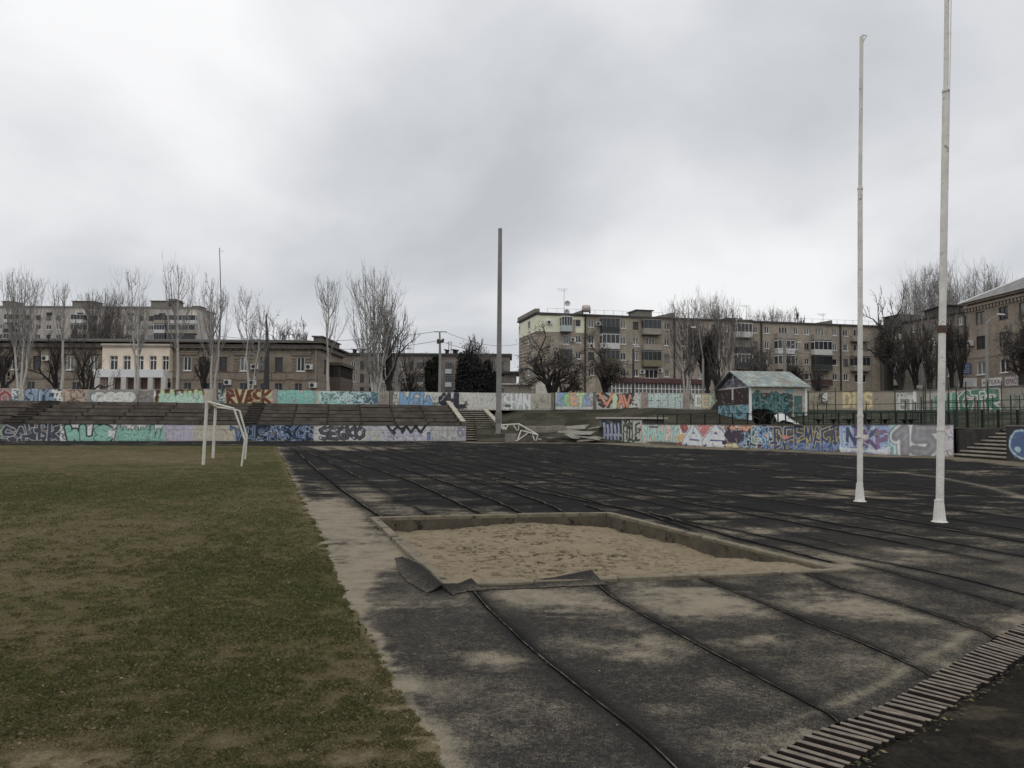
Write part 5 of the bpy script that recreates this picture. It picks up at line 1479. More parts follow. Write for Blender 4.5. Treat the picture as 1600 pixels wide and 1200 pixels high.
# ---------------- 5 storey brick flats in the middle
Ya = 130.0
pD0 = At(838, 560, Ya); pD1 = At(1375, 560, Ya * 1.118)
zD1 = At(838, 490.5, Ya).z
D = Bld('apartment_block', 'long five storey brown brick apartment block with cream clad upper left corner', pD0, pD1, UPZ, zD1, 12.4, brickm('brown_brick', W(131, 119, 100)))
_, zt = D.front(903, 499.5); _, zb = D.front(903, 510.5)
stp = 2.76
rowz = [(zb - stp * i, zt - stp * i) for i in range(4)]
cols = [(899, 907.5), (919, 928), (969, 978), (989, 997.5), (1038, 1046), (1064, 1071), (1112, 1119), (1131, 1137), (1177, 1184), (1195, 1202), (1240.5, 1247), (1257, 1264.5), (1300.5, 1308), (1317.7, 1325)]
for ci, (a, b) in enumerate(cols):
    for ri, (z0, z1) in enumerate(rowz):
        if (ci, ri) in ((6, 0), (6, 1), (5, 3)): fm = fr_brown
        else: fm = (fr_white, fr_white, fr_grey, fr_brown)[(ci * 5 + ri * 3) % 4] if (ci + ri) % 3 == 0 else fr_white
        D.winpx(a, b, z0, z1, fm, nm=1 if (ci + ri) % 7 == 0 else 2)
m_lb = mat('light_balcony', W(150, 148, 144), .8, .12, 3); m_db = mat('dark_balcony', W(46, 50, 48), .85, .2, 3); m_gb = mat('grey_balcony', W(116, 108, 94), .9, .2, 3); m_yb = mat('yellow_balcony', W(96, 88, 58), .9, .2, 3); m_rb = mat('red_balcony', W(64, 44, 42), .9, .2, 3); m_bb = mat('blueish_balcony', W(128, 138, 136), .85, .12, 3)
fl = [rowz[i][0] - .95 for i in range(4)]
# columns of balconies: (px0, px1, [per floor: parapet, glazed frame or None])
for a, b, q in ((876, 893, [(m_bb, fr_white), None, (m_db, fr_grey), None]), (939, 967, [(m_db, fr_grey), (m_lb, fr_white), (m_yb, fr_grey), None]),
                (1004, 1032, [(m_gb, fr_grey), (m_gb, None), (m_yb, fr_grey), None]), (1086, 1102, [(m_gb, None), (m_db, fr_grey), None, None]),
                (1150, 1174, [(m_lb, fr_white), (m_db, None), (m_db, fr_white), None]), (1213, 1240, [(m_gb, None), (m_lb, fr_white), (m_gb, fr_white), None]),
                (1270, 1298, [(m_gb, None), (m_lb, fr_white), (m_db, fr_brown), (m_rb, None)]), (1331, 1357, [(m_gb, None), (m_gb, None), (m_gb, fr_grey), None])):
    for i, v in enumerate(q):
        if v: D.balcony(a, b, fl[i], v[0], v[1] is not None, v[1], nm=4)
        else: D.winpx(a + 4, b - 4, rowz[i][0] - .3, rowz[i][1], fr_white, nm=3)
D.balcony(876, 899, fl[0] + .02, m_bb, True, fr_white, nm=5) if False else None
for pxp in (914, 1053.5, 1189.5, 1313): D.pipe(pxp)
for x, y in ((858, 504), (934.5, 506), (895, 531), (924, 541), (1003, 581), (1031, 579)): D.ac(x, y)
# cream cladding with its own face on the top floor, front and side
m_cream = mat('cream_cladding', W(178, 170, 140), .85, .06, 1)
zc0 = rowz[0][0] - 1.05; H_ = zD1 - UPZ
tcl = D.front(913, 500)[0]
cl = MB()
for (t0, t1, z0_, z1_) in ((0, D.front(875, 500)[0], zc0, H_ - .25), (D.front(875, 500)[0], D.front(899, 500)[0] - .02, H_ - .75, H_ - .25), (D.front(907.5, 500)[0] + .02, tcl, zc0, H_ - .25),
                           (D.front(899, 500)[0] - .02, D.front(907.5, 500)[0] + .02, zc0, rowz[0][0] - .1), (D.front(899, 500)[0] - .02, D.front(907.5, 500)[0] + .02, rowz[0][1] + .02, H_ - .25)):
    cl.box(t0, t1, -.05, -.004, z0_, z1_)
# side: windows first
for pl, pr, rws in ((811.3, 813.2, (0, 3)), (825, 829, (0, 1, 2, 3))):
    for ri in rws: D.winpx(pr, pl, rowz[ri][0], rowz[ri][1], fr_white, face='left', py=500 + 25 * ri, nm=1 if pl < 812 else 2)
tl = sorted((D.left(825, 500)[0], D.left(829, 500)[0])); tl2 = sorted((D.left(811.3, 500)[0], D.left(813.2, 500)[0]))
for (t0, t1, z0_, z1_) in ((-.05, tl[0], zc0, H_ - .25), (tl[0], tl[1], zc0, rowz[0][0] - .1), (tl[0], tl[1], rowz[0][1], H_ - .25), (tl[1], tl2[0], zc0, H_ - .25), (tl2[0], tl2[1], zc0, rowz[0][0] - .1), (tl2[0], tl2[1], rowz[0][1], H_ - .25), (tl2[1], 12.4, zc0, H_ - .25)):
    cl.box(-.05, -.004, t0, t1, z0_, z1_)
cl.build('cladding', m_cream, D.root)
D.shell()
D.parapet(.28, .32, mat('roof_edge_dark', W(58, 56, 54), .9, .15, 1))
# stair heads and raised ends on the roof
ux = lambda px, b=D: b.front(px, 500)[0]
def roofbox(B, px0, px1, h0, h1, y0, y1, m, name='stair_head', cap=True):
    t0, t1 = ux(px0, B), ux(px1, B); H = B.z1 - B.z0
    mb = MB(); mb.hexa([(t0, y0, H + .1), (t1, y0, H + .1), (t1, y1, H + .1), (t0, y1, H + .1), (t0, y0, H + h0), (t1, y0, H + h1), (t1, y1, H + h1), (t0, y1, H + h0)])
    o = mb.build(name, m, B.root)
    if cap:
        mb = MB(); mb.hexa([(t0 - .3, y0 - .3, H + h0 + .002), (t1 + .3, y0 - .3, H + h1 + .002), (t1 + .3, y1 + .3, H + h1 + .002), (t0 - .3, y1 + .3, H + h0 + .002), (t0 - .3, y0 - .3, H + h0 + .15), (t1 + .3, y0 - .3, H + h1 + .15), (t1 + .3, y1 + .3, H + h1 + .15), (t0 - .3, y1 + .3, H + h0 + .15)]); mb.build('cap', m_roofd, o)
    return o
m_rb1 = mat('roof_block', W(96, 90, 80), .95, .2, 1)
roofbox(D, 1002, 1026, 1.6, 1.6, 2, 6, m_rb1); roofbox(D, 1026.5, 1058, .5, 1.4, 1, 3, m_rb1, cap=False); roofbox(D, 898, 914, .5, 1.2, 1, 4, m_rb1, cap=False)
roofbox(D, 1149, 1163, .9, .9, 3, 6, m_rb1); roofbox(D, 1168, 1187, .7, .7, 3, 6, m_rb1); roofbox(D, 1287, 1311, .7, 1.3, 2, 5, m_rb1, cap=False)
mb = MB(); H = D.z1 - D.z0
mb.hexa([(-.3, -.2, H + .29), (.5, -.2, H + .29), (.5, 12.4, H + .29), (-.3, 12.4, H + .29), (-.3, -.2, H + .9), (.5, -.2, H + .9), (.5, 12.4, H + .9), (-.3, 12.4, H + .9)]); mb.build('side_parapet', m_rb1, D.root)
# roof railing
mb = MB()
for i in range(40):
    t = 2 + i * 1.7
    if t < D.W: mb.box(t - .02, t + .02, .3, .34, H + .28, H + 1.1)
mb.box(2, D.W - 1, .3, .33, H + 1.1, H + 1.13); mb.build('roof_railing', mat('thin_rail', W(90, 90, 90), .7, .1, 2), D.root)
# shop front along the foot
ts0, ts1 = D.front(950, 600)[0], D.front(1101, 600)[0]
zc = D.front(1000, 592)[1]; za = D.front(1000, 599.5)[1]
D.boxp('awning', mat('maroon_awning', W(72, 44, 42), .85, .15, 1), ts0, ts1, -2.2, -.02, za, zc)
mb = MB(); n = 26
for i in range(n + 1):
    t = ts0 + (ts1 - ts0) * i / n; mb.box(t - .06, t + .06, -1.9, -1.8, 0, za - .002)
mb.box(ts0, ts1, -1.88, -1.82, za - 1.0, za - .88)
D_sf = mb.build('shopfront_frame', fr_white, D.root)
D.boxp('shop_glass', mat('shop_glass', W(78, 78, 74), .3, .5, .6), ts0, ts1, -1.79, -1.77, 0, za - .01)
t0_ = D.front(806, 600)[0]
mb = MB(); mb.box(-.06, D.front(873, 600)[0], -.08, -.01, 0, D.front(850, 598)[1]); mb.box(-.08, -.01, .0, 12.4, 0, D.left(815, 600)[1] if False else 2.4)
mb.build('plinth_render', mat('pale_plinth', W(150, 144, 132), .9, .2, 1), D.root)
# antennas and dishes standing on the roof
def antenna(px, py_top, label, Y=133, dishes=0, dpx=0, r0=.05, arms=2):
    t = At(px, py_top, Y); zb_ = D.z1 + .1
    r = thing('roof_antenna', label, 'antenna', (t.x, t.y, zb_))
    mb = MB(); mb.tube([(0, 0, 0), (0, 0, t.z - zb_)], [r0, r0 * .6], 5)
    for i in range(arms):
        z = (t.z - zb_) * (1 - .07 * i) - .05; w_ = 1.2 - .25 * i; mb.bar((-w_, 0, z), (w_ * .5, 0, z), .04, .04)
    mb.build('mast', mat('antenna_metal', W(96, 98, 100), .6, .1, 2), r)
    for i in range(dishes):
        md = MB(); c = Vector((.45 + (i % 2) * .1 + dpx, -.25, .6 + i * 1.5)); R_ = .5
        ring = []
        for k in range(5):
            rr_ = R_ * k / 4
            ring.append([(c.x + rr_ * math.cos(a), c.y - .25 * (1 - (k / 4) ** 2) * -1 - .1, c.z + rr_ * math.sin(a)) for a in np.linspace(0, 2 * math.pi, 17)[:-1]])
        for k in range(4):
            for j in range(16): md.quad(ring[k][j], ring[k][(j + 1) % 16], ring[k + 1][(j + 1) % 16], ring[k + 1][j])
        md.tube([(c.x, c.y, c.z), (c.x, c.y - .6, c.z + .1)], .03, 5)
        md.build('dish', mat('dish_white', W(150, 148, 146), .6, .1, 2), r)
antenna(881.5, 451, 'tall mast antenna with two dishes on the roof above the cream corner', dishes=2)
antenna(842.5, 478, 'thin bare rod antenna at the left end of the brick flats roof', arms=0, r0=.03)
antenna(1166, 477, 'antenna with crossbar and two pale dishes on the middle of the brick flats roof', Y=142, dishes=1, dpx=-1.6)
antenna(1286, 490, 'small forked antenna near the right end of the brick flats roof', Y=146, arms=3)
antenna(1268, 500, 'short thin rod standing on the roof right of the round tree', Y=146, arms=0, r0=.03)
# pinkish round tank on the roof
tk = thing('roof_barrel', 'pinkish round barrel on the roof right of the cream corner', 'barrel', tuple(At(916, 486, 131)[:2]) + (D.z1 + .3,))
mb = MB(); mb.tube([(-.7, 0, .8), (-.5, 0, .8), (.5, 0, .8), (.7, 0, .8)], [.4, .62, .62, .4], 14); mb.build('drum', mat('pink_drum', W(138, 126, 120), .8, .2, 2), tk)
mb = MB(); mb.box(-.7, -.5, -.4, .4, 0, .5); mb.box(.5, .7, -.4, .4, 0, .5); mb.build('cradle', m_roofd, tk)

# ---------------- darker wing running back to the right, with stepped roof
pE0 = At(1372, 560, 146); pE1 = At(1516, 560, 124)
E = Bld('apartment_block', 'dark brick apartment block behind the trees at right, partly hidden by bare crowns', pE0, pE1, UPZ, zD1, 12, brickm('dark_brick', W(88, 80, 70)))
hE = [(rowz[i][0], rowz[i][1]) for i in range(4)]
for a, b in ((1383, 1390), (1408, 1414), (1424, 1430), (1440, 1446), (1456, 1463), (1481, 1488), (1499, 1506)):
    for i, (z0, z1) in enumerate(hE): E.winpx(a, b, z0, z1, (fr_brown, fr_grey, fr_white)[(int(a) + i) % 3], nm=2)
for i in range(4): E.balcony(1392, 1405, fl[i], (m_lb, m_lb, m_gb, m_gb)[i], i != 2, fr_grey, nm=3)
E.shell(); E.parapet(.3, .3, m_roofd)
m_rb2 = mat('dark_roof_block', W(58, 54, 50), .95, .2, 1)
roofbox(E, 1374, 1398, 1.8, 1.8, 1, 5, m_rb2); roofbox(E, 1437, 1466, 1.5, 2.0, 1, 5, m_rb2); roofbox(E, 1484, 1514, .8, 1.2, 1, 5, m_rb2, cap=False)

# ---------------- 3 storey brick house with hipped roof at the right edge
YF = 99.0
pF0 = At(1512, 560, YF)
pF1 = At(1600, 560, YF * .895)
zF = At(1512, 474.5, YF).z
Fd = Bld('brick_house', 'three storey light brown brick building with dentil cornice and hipped roof at the right edge', pF0, pF0 + (pF1 - pF0) * 2.6, UPZ, zF, 13, brickm('tan_brick', W(120, 106, 88), (.5, .16, .02)))
for ci, (a, b) in enumerate(((1526, 1540), (1562, 1577), (1594, 1612), (1634, 1654))):
    for ri, (y0, y1) in enumerate(((488, 508), (526, 547), (566, 586))):
        _, z1 = Fd.front(1526, y0); _, z0 = Fd.front(1526, y1)
        Fd.winpx(a, b, z0, z1, fr_brown if ri < 2 else fr_white, nm=2, transom=False, glass=glass_c if (ci + ri) % 2 == 0 else glass_d, sill=ri == 2)
Fd.shell()
H = zF - UPZ
mb = MB(); 
for i in range(int(Fd.W / .62)): mb.box(i * .62, i * .62 + .3, -.22, -.02, H - 1.15, H - .75)
mb.box(-.3, Fd.W, -.3, -.02, H - .74, H - .5); mb.box(-.45, Fd.W, -.45, -.02, H - .25, H - .01); mb.build('cornice', mat('cornice_brick', W(112, 98, 80), .95, .2, 1), Fd.root)
mb = MB(); rH = 3.6; o_ = .7
mb.quad((-o_, -o_, H + .002), (Fd.W + o_, -o_, H + .002), (Fd.W - 5, 6.5, H + rH), (6.5, 6.5, H + rH)); mb.quad((-o_, 13 + o_, H + .002), (-o_, -o_, H + .002), (6.5, 6.5, H + rH)); mb.quad((Fd.W + o_, 13 + o_, H + .002), (-o_, 13 + o_, H + .002), (6.5, 6.5, H + rH), (Fd.W - 5, 6.5, H + rH)); mb.quad((-o_, -o_, H), (-o_, 13 + o_, H), (Fd.W, 13 + o_, H), (Fd.W, -o_, H))
mb.build('roof', mat('slate_roof', W(92, 90, 88), .9, .25, 1.2, streak=.2), Fd.root)
mb = MB(); mb.tube([(-o_, -o_, H + .05), (6.5, 6.5, H + rH + .05)], .12, 6); mb.build('ridge_cap', fr_white, Fd.root)
mb = MB(); mb.tube([(-.6, -.6, H - .1), (-.55, -.6, H - .9), (-.15, -.15, H - 1.7), (-.15, -.15, 0)], .09, 6); mb.build('drain_pipe', m_pipe, Fd.root)
Fd.ac(1519, 536.5)
mb = MB(); mb.box(0, Fd.W, -.06, -.01, Fd.front(1530, 562)[1] + .2, Fd.front(1530, 562)[1] + .45); mb.build('string_course', mat('cornice_brick', None), Fd.root)
def letters_on(parent, txt, x0, x1, z0, z1, y, m, name='lettering', wd=.08):
    mb = MB(); n = len(txt); cw = (x1 - x0) / n
    for i, ch in enumerate(txt):
        for ln in GLY.get(ch, []):
            for (a, b), (c, d) in zip(ln[:-1], ln[1:]):
                mb.bar((x0 + (i + .12 + .76 * a) * cw, y, z0 + b * (z1 - z0)), (x0 + (i + .12 + .76 * c) * cw, y, z0 + d * (z1 - z0)), .02, wd)
    return mb.build(name, m, parent)
for (x0, x1, y0, y1, m_, lb, tx, tc_) in ((1536, 1567, 592, 602, mat('sign_white', W(164, 164, 160), .7, .08, 2), 'white sign board with small letters low on the brick building at right', 'ACTEKA', W(90, 60, 60)),
                                     (1572, 1606, 589, 602, mat('sign_pale', W(150, 138, 138), .7, .2, 2), 'pale reddish banner low on the brick building at the right edge', 'KPACOTA', W(96, 74, 78))):
    t0, zt_ = Fd.front(x0, y0); t1, zb_ = Fd.front(x1, y1)
    P = Fd.A + Fd.u * t0 - Fd.n * .12
    sg = thing('sign_board', lb, 'sign', (P[0], P[1], UPZ + zb_), Fd.rot)
    mb = MB(); mb.box(0, t1 - t0, -.06, .06, 0, zt_ - zb_); mb.build('board', m_, sg)
    letters_on(sg, tx, .2, t1 - t0 - .2, (zt_ - zb_) * .25, (zt_ - zb_) * .75, -.075, mat('sign_text_' + tx.lower(), tc_, .8, 0, 1), wd=.07)
for px, py0, py1, wd_, col_, lb in ((1510.5, 567, 585, .55, W(46, 62, 96), 'narrow dark blue sign hanging at the corner of the brick building'), (1512, 591, 604, 1.0, W(150, 150, 144), 'white notice board below the blue sign at the corner of the brick building')):
    a = At(px, py0, 96.5); b = At(px, py1, 96.5)
    sg = thing('sign_board', lb, 'sign', (b.x, b.y, b.z), -.3)
    mb = MB(); mb.box(-wd_, wd_, -.05, .05, 0, a.z - b.z); mb.build('board', mat('sb%d' % int(px * 2), col_, .8, .15, 2), sg)
    mb = MB()
    for i in range(5): mb.box(-wd_ * .75, wd_ * .6, -.062, -.052, (a.z - b.z) * (.15 + .16 * i), (a.z - b.z) * (.2 + .16 * i))
    mb.box(-.05, .05, .06, .14, UPZ - b.z, (a.z - b.z)) ; mb.build('board_trim', mat('board_trim', W(110, 116, 120), .8, .1, 2), sg)

# ---------------- 2 storey brown building at left with yellow middle part
YB = 96.0
pB0 = At(-60, 570, YB); pB1 = At(497, 570, YB)
zB = At(250, 537.0, YB).z
Bb = Bld('two_storey_building', 'long two storey brown brick building with yellow central bay behind the left stand', pB0, pB1, UPZ, zB, 14, brickm('old_brick', W(118, 104, 86), (.5, .16, .02)))
fx = lambda px: Bb.front(px, 570)[0]
fz = lambda py: Bb.front(300, py)[1]
up0, up1 = fz(579), fz(557.5)
m_trim = mat('plaster_trim', W(104, 92, 76), .95, .2, 2)
trim = MB()
for px, orn in ((6, 0), (24, 1), (58, 0), (110, 1), (147, 1), (293, 1), (317, 0), (349, 0), (381.5, 1), (413, 0), (436, 0), (470, 1)):
    Bb.winpx(px - 6, px + 6, up0, up1, fr_white if orn else fr_brown, nm=2 if orn else 1, transom=not orn, sill=True)
    c = fx(px)
    trim.box(c - .85, c + .85, -.10, -.012, up0 - 1.15, up0 - .35)
    if orn:
        trim.box(c - 1.25, c + 1.25, -.14, -.012, up1 + .25, up1 + .55); trim.box(c - 1.4, c + 1.4, -.2, -.012, up1 + .56, up1 + .7)
        for i in range(5):
            z = up0 + .05 + i * .36; trim.box(c - 1.2 + (i % 2) * .12, c - .62, -.09, -.012, z, z + .22); trim.box(c + .62, c + 1.2 - (i % 2) * .12, -.09, -.012, z, z + .22)
trim.box(0, fx(166), -.12, -.012, fz(591.5), fz(590)); trim.box(fx(270), Bb.W, -.12, -.012, fz(591.5), fz(590)); trim.box(0, fx(166), -.07, -.012, fz(581.2), fz(580.4)); trim.box(fx(270), Bb.W, -.07, -.012, fz(581.2), fz(580.4))
trim.build('window_trim', m_trim, Bb.root)
for px in (10, 50, 90, 120, 150, 294, 328, 347.5, 381.5, 413, 436, 467): Bb.winpx(px - 6, px + 6, fz(612), fz(598), fr_grey, nm=2, sill=False, glass=glass_d)
H = zB - UPZ
tw = MB(); 
for px in (507, 518, 530): 
    t = Bb.right(px, 570)[0]
Bb.window('right', 3.0, 4.2, up0, up1, fr_brown, nm=1); Bb.window('right', 8.6, 9.6, up0, up1, fr_brown, nm=1)
Bb.shell()
mb = MB(); mb.box(-.8, Bb.W + .8, -.8, Bb.D + .8, H + .14, H + .3); mb.box(-.45, Bb.W + .45, -.45, -.02, H - .55, H - .05); mb.box(Bb.W + .02, Bb.W + .45, -.018, Bb.D, H - .55, H - .05)
for i in range(int(Bb.W / .9)): mb.box(i * .9, i * .9 + .3, -.3, -.02, H - .75, H - .56)
mb.build('cornice', mat('dark_cornice', W(80, 73, 65), .95, .25, 1.5), Bb.root)
mb = MB(); mb.quad((-.8, -.8, H + .31), (Bb.W + .8, -.8, H + .31), (Bb.W - 4, 7, H + 1.3), (3, 7, H + 1.3)); mb.quad((Bb.W + .8, -.8, H + .31), (Bb.W + .8, Bb.D + .8, H + .31), (Bb.W - 4, 7, H + 1.3)); mb.quad((Bb.W + .8, Bb.D + .8, H + .31), (-.8, Bb.D + .8, H + .31), (3, 7, H + 1.3), (Bb.W - 4, 7, H + 1.3)); mb.quad((-.8, Bb.D + .8, H + .31), (-.8, -.8, H + .31), (3, 7, H + 1.3))
mb.build('roof', m_roofd, Bb.root)
for px in (497.5,): Bb.boxp('drain_pipe', mat('pale_pipe', W(110, 102, 92), .8, .1, 2), Bb.W - .3, Bb.W - .16, -.2, -.04, 0, H)
for x, y in ((73, 560), (399, 573), (484, 573.5), (357, 597.5), (396, 598), (490, 602)): Bb.ac(x, y)
# corner parapet at the right end and the glazed bay on the side
mb = MB(); mb.box(Bb.W - .5, Bb.W + .5, -.5, 9.5, H + .31, H + .9); mb.box(Bb.W - .7, Bb.W + .7, -.7, 9.7, H + .902, H + 1.05); mb.build('roof_parapet', mat('parapet_grey', W(82, 78, 72), .95, .2, 1), Bb.root)
zz0, zz1 = fz(584), fz(566)
mb = MB(); mb.box(Bb.W + .02, Bb.W + 1.6, 5.5, 13.5, zz0 - 2.0, zz0); mb.box(Bb.W + .02, Bb.W + 1.8, 5.3, 13.7, zz1 + .1, zz1 + .5); mb.build('side_bay', mat('bay_brown', W(74, 62, 52), .9, .2, 1), Bb.root)
mb = MB()
for i in range(9): mb.box(Bb.W + 1.45, Bb.W + 1.55, 5.5 + i * .98, 5.6 + i * .98, zz0 + .002, zz1 + .098)
for i in range(3): mb.box(Bb.W + .1 + i * .6, Bb.W + .2 + i * .6, 5.5, 5.58, zz0 + .002, zz1 + .098)
bayf = mb.build('bay_frame', fr_brown, Bb.root)
mb = MB(); mb.box(Bb.W + .1, Bb.W + 1.44, 5.6, 13.4, zz0 + .004, zz1 + .09); mb.build('bay_glass', glass_d, bayf)
mb = MB(); mb.box(Bb.W + .02, Bb.W + 1.0, 3.5, 5.2, 0, zz0 - 2.4); mb.box(Bb.W + 1.2, Bb.W + 1.5, 7, 13, 0, zz0 - 2.05); mb.build('white_annex', mat('annex_white', W(140, 138, 132), .8, .15, 1), Bb.root)
# yellow central bay
x0, x1 = fx(166), fx(270)
pz0, pz1 = fz(591.5), fz(579.5)
yb = MB()
wins = [(177.5, 190), (198, 210), (217.5, 230), (239, 250), (258.5, 269)]
xs = [x0] + [v for a, b in wins for v in (fx(a), fx(b))] + [x1]
for i in range(0, len(xs) - 1, 2): yb.box(xs[i], max(xs[i + 1], xs[i] + .02), -1.0, -.16, pz1 - .1, fz(542))
for a, b in wins: yb.box(fx(a) + .001, fx(b) - .001, -1.0, -.16, fz(557.5), fz(542))
yb.box(x0, x1, -.15, -.012, 0, fz(542))
ybo = yb.build('yellow_bay', mat('yellow_plaster', W(182, 158, 134), .9, .1, .8), Bb.root)
for a, b in wins: Bb.window('front', fx(a), fx(b), pz1 + .02, fz(557.5), fr_white, nm=2, transom=True, hole=False, sill=False, off=-1.0, deep=.3, parent=ybo if False else None, glass=glass_d)
mb = MB(); mb.box(x0 - .1, x1 + .1, -1.25, -.01, fz(542) + .002, fz(539)); mb.box(x0, x1, -1.12, -.01, fz(544.5), fz(543.4)); mb.build('bay_cornice', mat('bay_trim', W(142, 132, 114), .9, .15, 1), Bb.root)
bal = Bb.boxp('balcony', mat('white_parapet', W(190, 184, 180), .85, .06, 1), [(x0 - .3, x1 - .1, -2.3, -2.15, pz0, pz1), (x0 - .3, x0 - .15, -2.148, -.02, pz0, pz1), (x1 - .25, x1 - .1, -2.148, -.02, pz0, pz1), (x0 - .29, x1 - .11, -2.149, -.02, pz0 - .02, pz0 + .15)])
for px in (168, 188.5, 208, 228, 249, 269): Bb.boxp('column', mat('white_column', W(150, 146, 138), .85, .08, 1), fx(px) - .3, fx(px) + .3, -2.3, -1.75, 0, pz0 - .022)
Bb.boxp('porch_wall', mat('pink_plaster', W(124, 98, 86), .9, .1, 1), x0 + .2, x1 - .2, -.22, -.155, 0, pz0 - .03)
for a, b in ((172, 184), (219, 225), (239, 246), (257, 269)): Bb.boxp('porch_window', glass_d, fx(a), fx(b), -.26, -.222, fz(606 if a > 180 else 640), fz(598))
lt = letters_on(Bb.root, 'NA', fx(214), fx(219), fz(553), fz(548), -1.02, mat('bay_letters', W(170, 166, 150), .8, 0, 1), 'relief_mark', .1) if False else None

# ---------------- nine storey block far behind at left
YA = 225.0
pA0 = At(-60, 500, YA); pA1 = At(308, 500, YA)
zA = At(200, 481.5, YA).z
Ab = Bld('high_rise_block', 'tall grey brown panel apartment block rising behind the two storey building at far left', pA0, pA1, UPZ, zA, 13, brickm('panel_wall', W(140, 132, 122), (3, 2.8, .04), .14))
stA = 2.8
zt0 = Ab.front(200, 493.5)[1]; zb0 = Ab.front(200, 500.5)[1]
for ri in range(3):
    for px in (-20, 4, 33, 44, 60, 76.5, 92, 132, 148, 168, 186, 203.5, 220.5, 236):
        if (px in (4, 33) and ri == 0): continue
        Ab.winpx(px - 4, px + 4, zb0 - stA * ri, zt0 - stA * ri, fr_white if (int(px) + ri) % 4 else fr_brown, py=500, nm=2)
def abal(px0, px1, ri, mp_, gz, gm):
    Ab.balcony(px0, px1, zb0 - stA * ri - 1.0, mp_, gz, gm, nm=4, proj_=1.4, py=500)
for ri, (a, b, c) in enumerate(((m_gb, True, fr_brown), (m_lb, True, fr_white), (m_db, True, fr_grey))): abal(242, 259, ri, a, b, c)
for ri, (a, b, c) in enumerate(((m_lb, True, fr_white), (m_gb, True, fr_white), (m_db, True, fr_brown))): abal(265, 307, ri, a, b, c)
for ri in range(3): abal(112, 132, ri, (m_lb, m_gb, m_gb)[ri], True, fr_white); abal(8, 27, ri, (m_lb, m_db, m_lb)[ri], ri != 1, fr_white)
Ab.shell(); Ab.parapet(.5, .2, mat('slab_edge', W(96, 90, 84), .9, .15, 1))
for a, b, h in ((106, 140, 2.2), (230, 270, 2.4), (-4, 12, 2.0), (258, 269, 2.9), (296, 307, .9)): roofbox(Ab, a, b, h, h, 2, 7, m_rb1)
Ab.boxp('roof_vent', m_fan, [(Ab.front(p, 500)[0] - .9, Ab.front(p, 500)[0] + .9, -.03, -.005, H_v, H_v + .8) for p in (77, 125, 204, 253) for H_v in (zA - UPZ - 2.2,)])
# ---------------- low block far back in the middle
YC = 170.0
pC0 = At(535, 580, YC); pC1 = At(797, 580, YC)
zC = At(650, 555.5, YC).z
Cb = Bld('apartment_block', 'pale distant apartment block with brick chimneys seen between the bare trees left of the mast', pC0, pC1, UPZ, zC, 12, brickm('pale_brick', W(106, 96, 86), (.8, .3, .03)))
zc1 = zC - UPZ
for ri in range(4):
    for px in (552, 566, 580, 600, 614, 630, 643, 668, 680, 715, 728, 742, 756, 770, 784):
        Cb.winpx(px - 3.2, px + 3.2, zc1 - 3.0 - 2.9 * ri, zc1 - 1.3 - 2.9 * ri, fr_brown if px % 3 else fr_white, py=570, nm=2)
for ri in range(3): Cb.balcony(652, 662, zc1 - 4.0 - 2.9 * ri, m_gb, True, fr_grey, nm=3, py=570); Cb.balcony(696, 706, zc1 - 4.0 - 2.9 * ri, m_bb, True, fr_grey, nm=3, py=570)
Cb.shell(); Cb.parapet(.5, .4, m_roofd)
for p in (551, 563, 697, 709, 712): roofbox(Cb, p - 2.2, p + 2.2, 1.5, 1.3, 2, 3.5, mat('brick_chimney', W(60, 48, 44), .9, .2, 2), 'chimney')
# small flat-roofed houses beside the flats
G1 = Bld('outbuilding', 'small grey house with dark flat eaves left of the brick flats behind the wall', At(787, 590, 100), At(807, 590, 100), UPZ, At(790, 584, 100).z, 6, mat('outhouse_wall', W(92, 84, 76), .95, .2, 1))
G1.window('front', .4, 1.0, 1.0, 2.0, fr_brown, nm=1); G1.shell(); G1.parapet(.3, .4, m_roofd)
G2 = Bld('outbuilding', 'low cream shed with slanted white canopy at the foot of the brick flats corner', At(788, 605, 88), At(830, 605, 88), UPZ - .5, At(800, 601, 88).z, 4, mat('cream_shed', W(120, 112, 96), .95, .15, 1))
G2.window('front', 2.2, 2.7, .6, 1.6, fr_brown, nm=1); G2.shell(); G2.parapet(.12, .3, fr_white)

# ---------------- shed with green metal roof
S0 = At(1172, 620, 66); S1 = At(1259.5, 620, 66.5); S2 = At(1123.5, 620, 73.4)
sux = (S1 - S0); sux.z = 0; sW = sux.length; sux.normalize(); suy = Vector((-sux.y, sux.x, 0)); sD = (S2 - S0).dot(suy)
ze = At(1172, 602.5, 66).z; zr = At(1146, 581, 69.7).z; zs0 = 1.9
sh = thing('shed', 'white brick shed with green sheet metal gable roof and graffiti, standing in the upper wall', 'shed', (S0.x, S0.y, zs0), math.atan2(sux.y, sux.x))
sH = ze - zs0; rHt = zr - zs0
def shcanvas(L, H, base, seed, fn):
    c = Canvas(L, H, .04, base, lambda p: p, seed); fn(c); c.weather(.12); return c
def f1(c):
    c.rect(0, c.L * .76, 0, .78, W(70, 56, 58), .3); c.rect(c.L * .02, c.L * .73, 0, .70, W(36, 62, 64), .3)
    c.text('SHARE', c.L * .04, c.L * .7, .12, .68, W(48, 92, 90), W(22, 34, 40), lw=.04, fw=.1, wild=3, jit=.2); c.scrib(c.L * .05, c.L * .7, .1, .7, W(80, 120, 116), 12, .02)
    c.rect(c.L * .78, c.L * .93, 0, .72, W(50, 84, 80)); c.rect(c.L * .78, c.L * .93, .42, .44, W(36, 56, 56)); c.rect(c.L * .63, c.L * .78, .80, .9, W(90, 130, 130)); c.scrib(c.L * .93, c.L, .1, .7, W(110, 96, 96), 8, .03)
c1 = shcanvas(sW, sH, W(138, 130, 114), 41, f1)
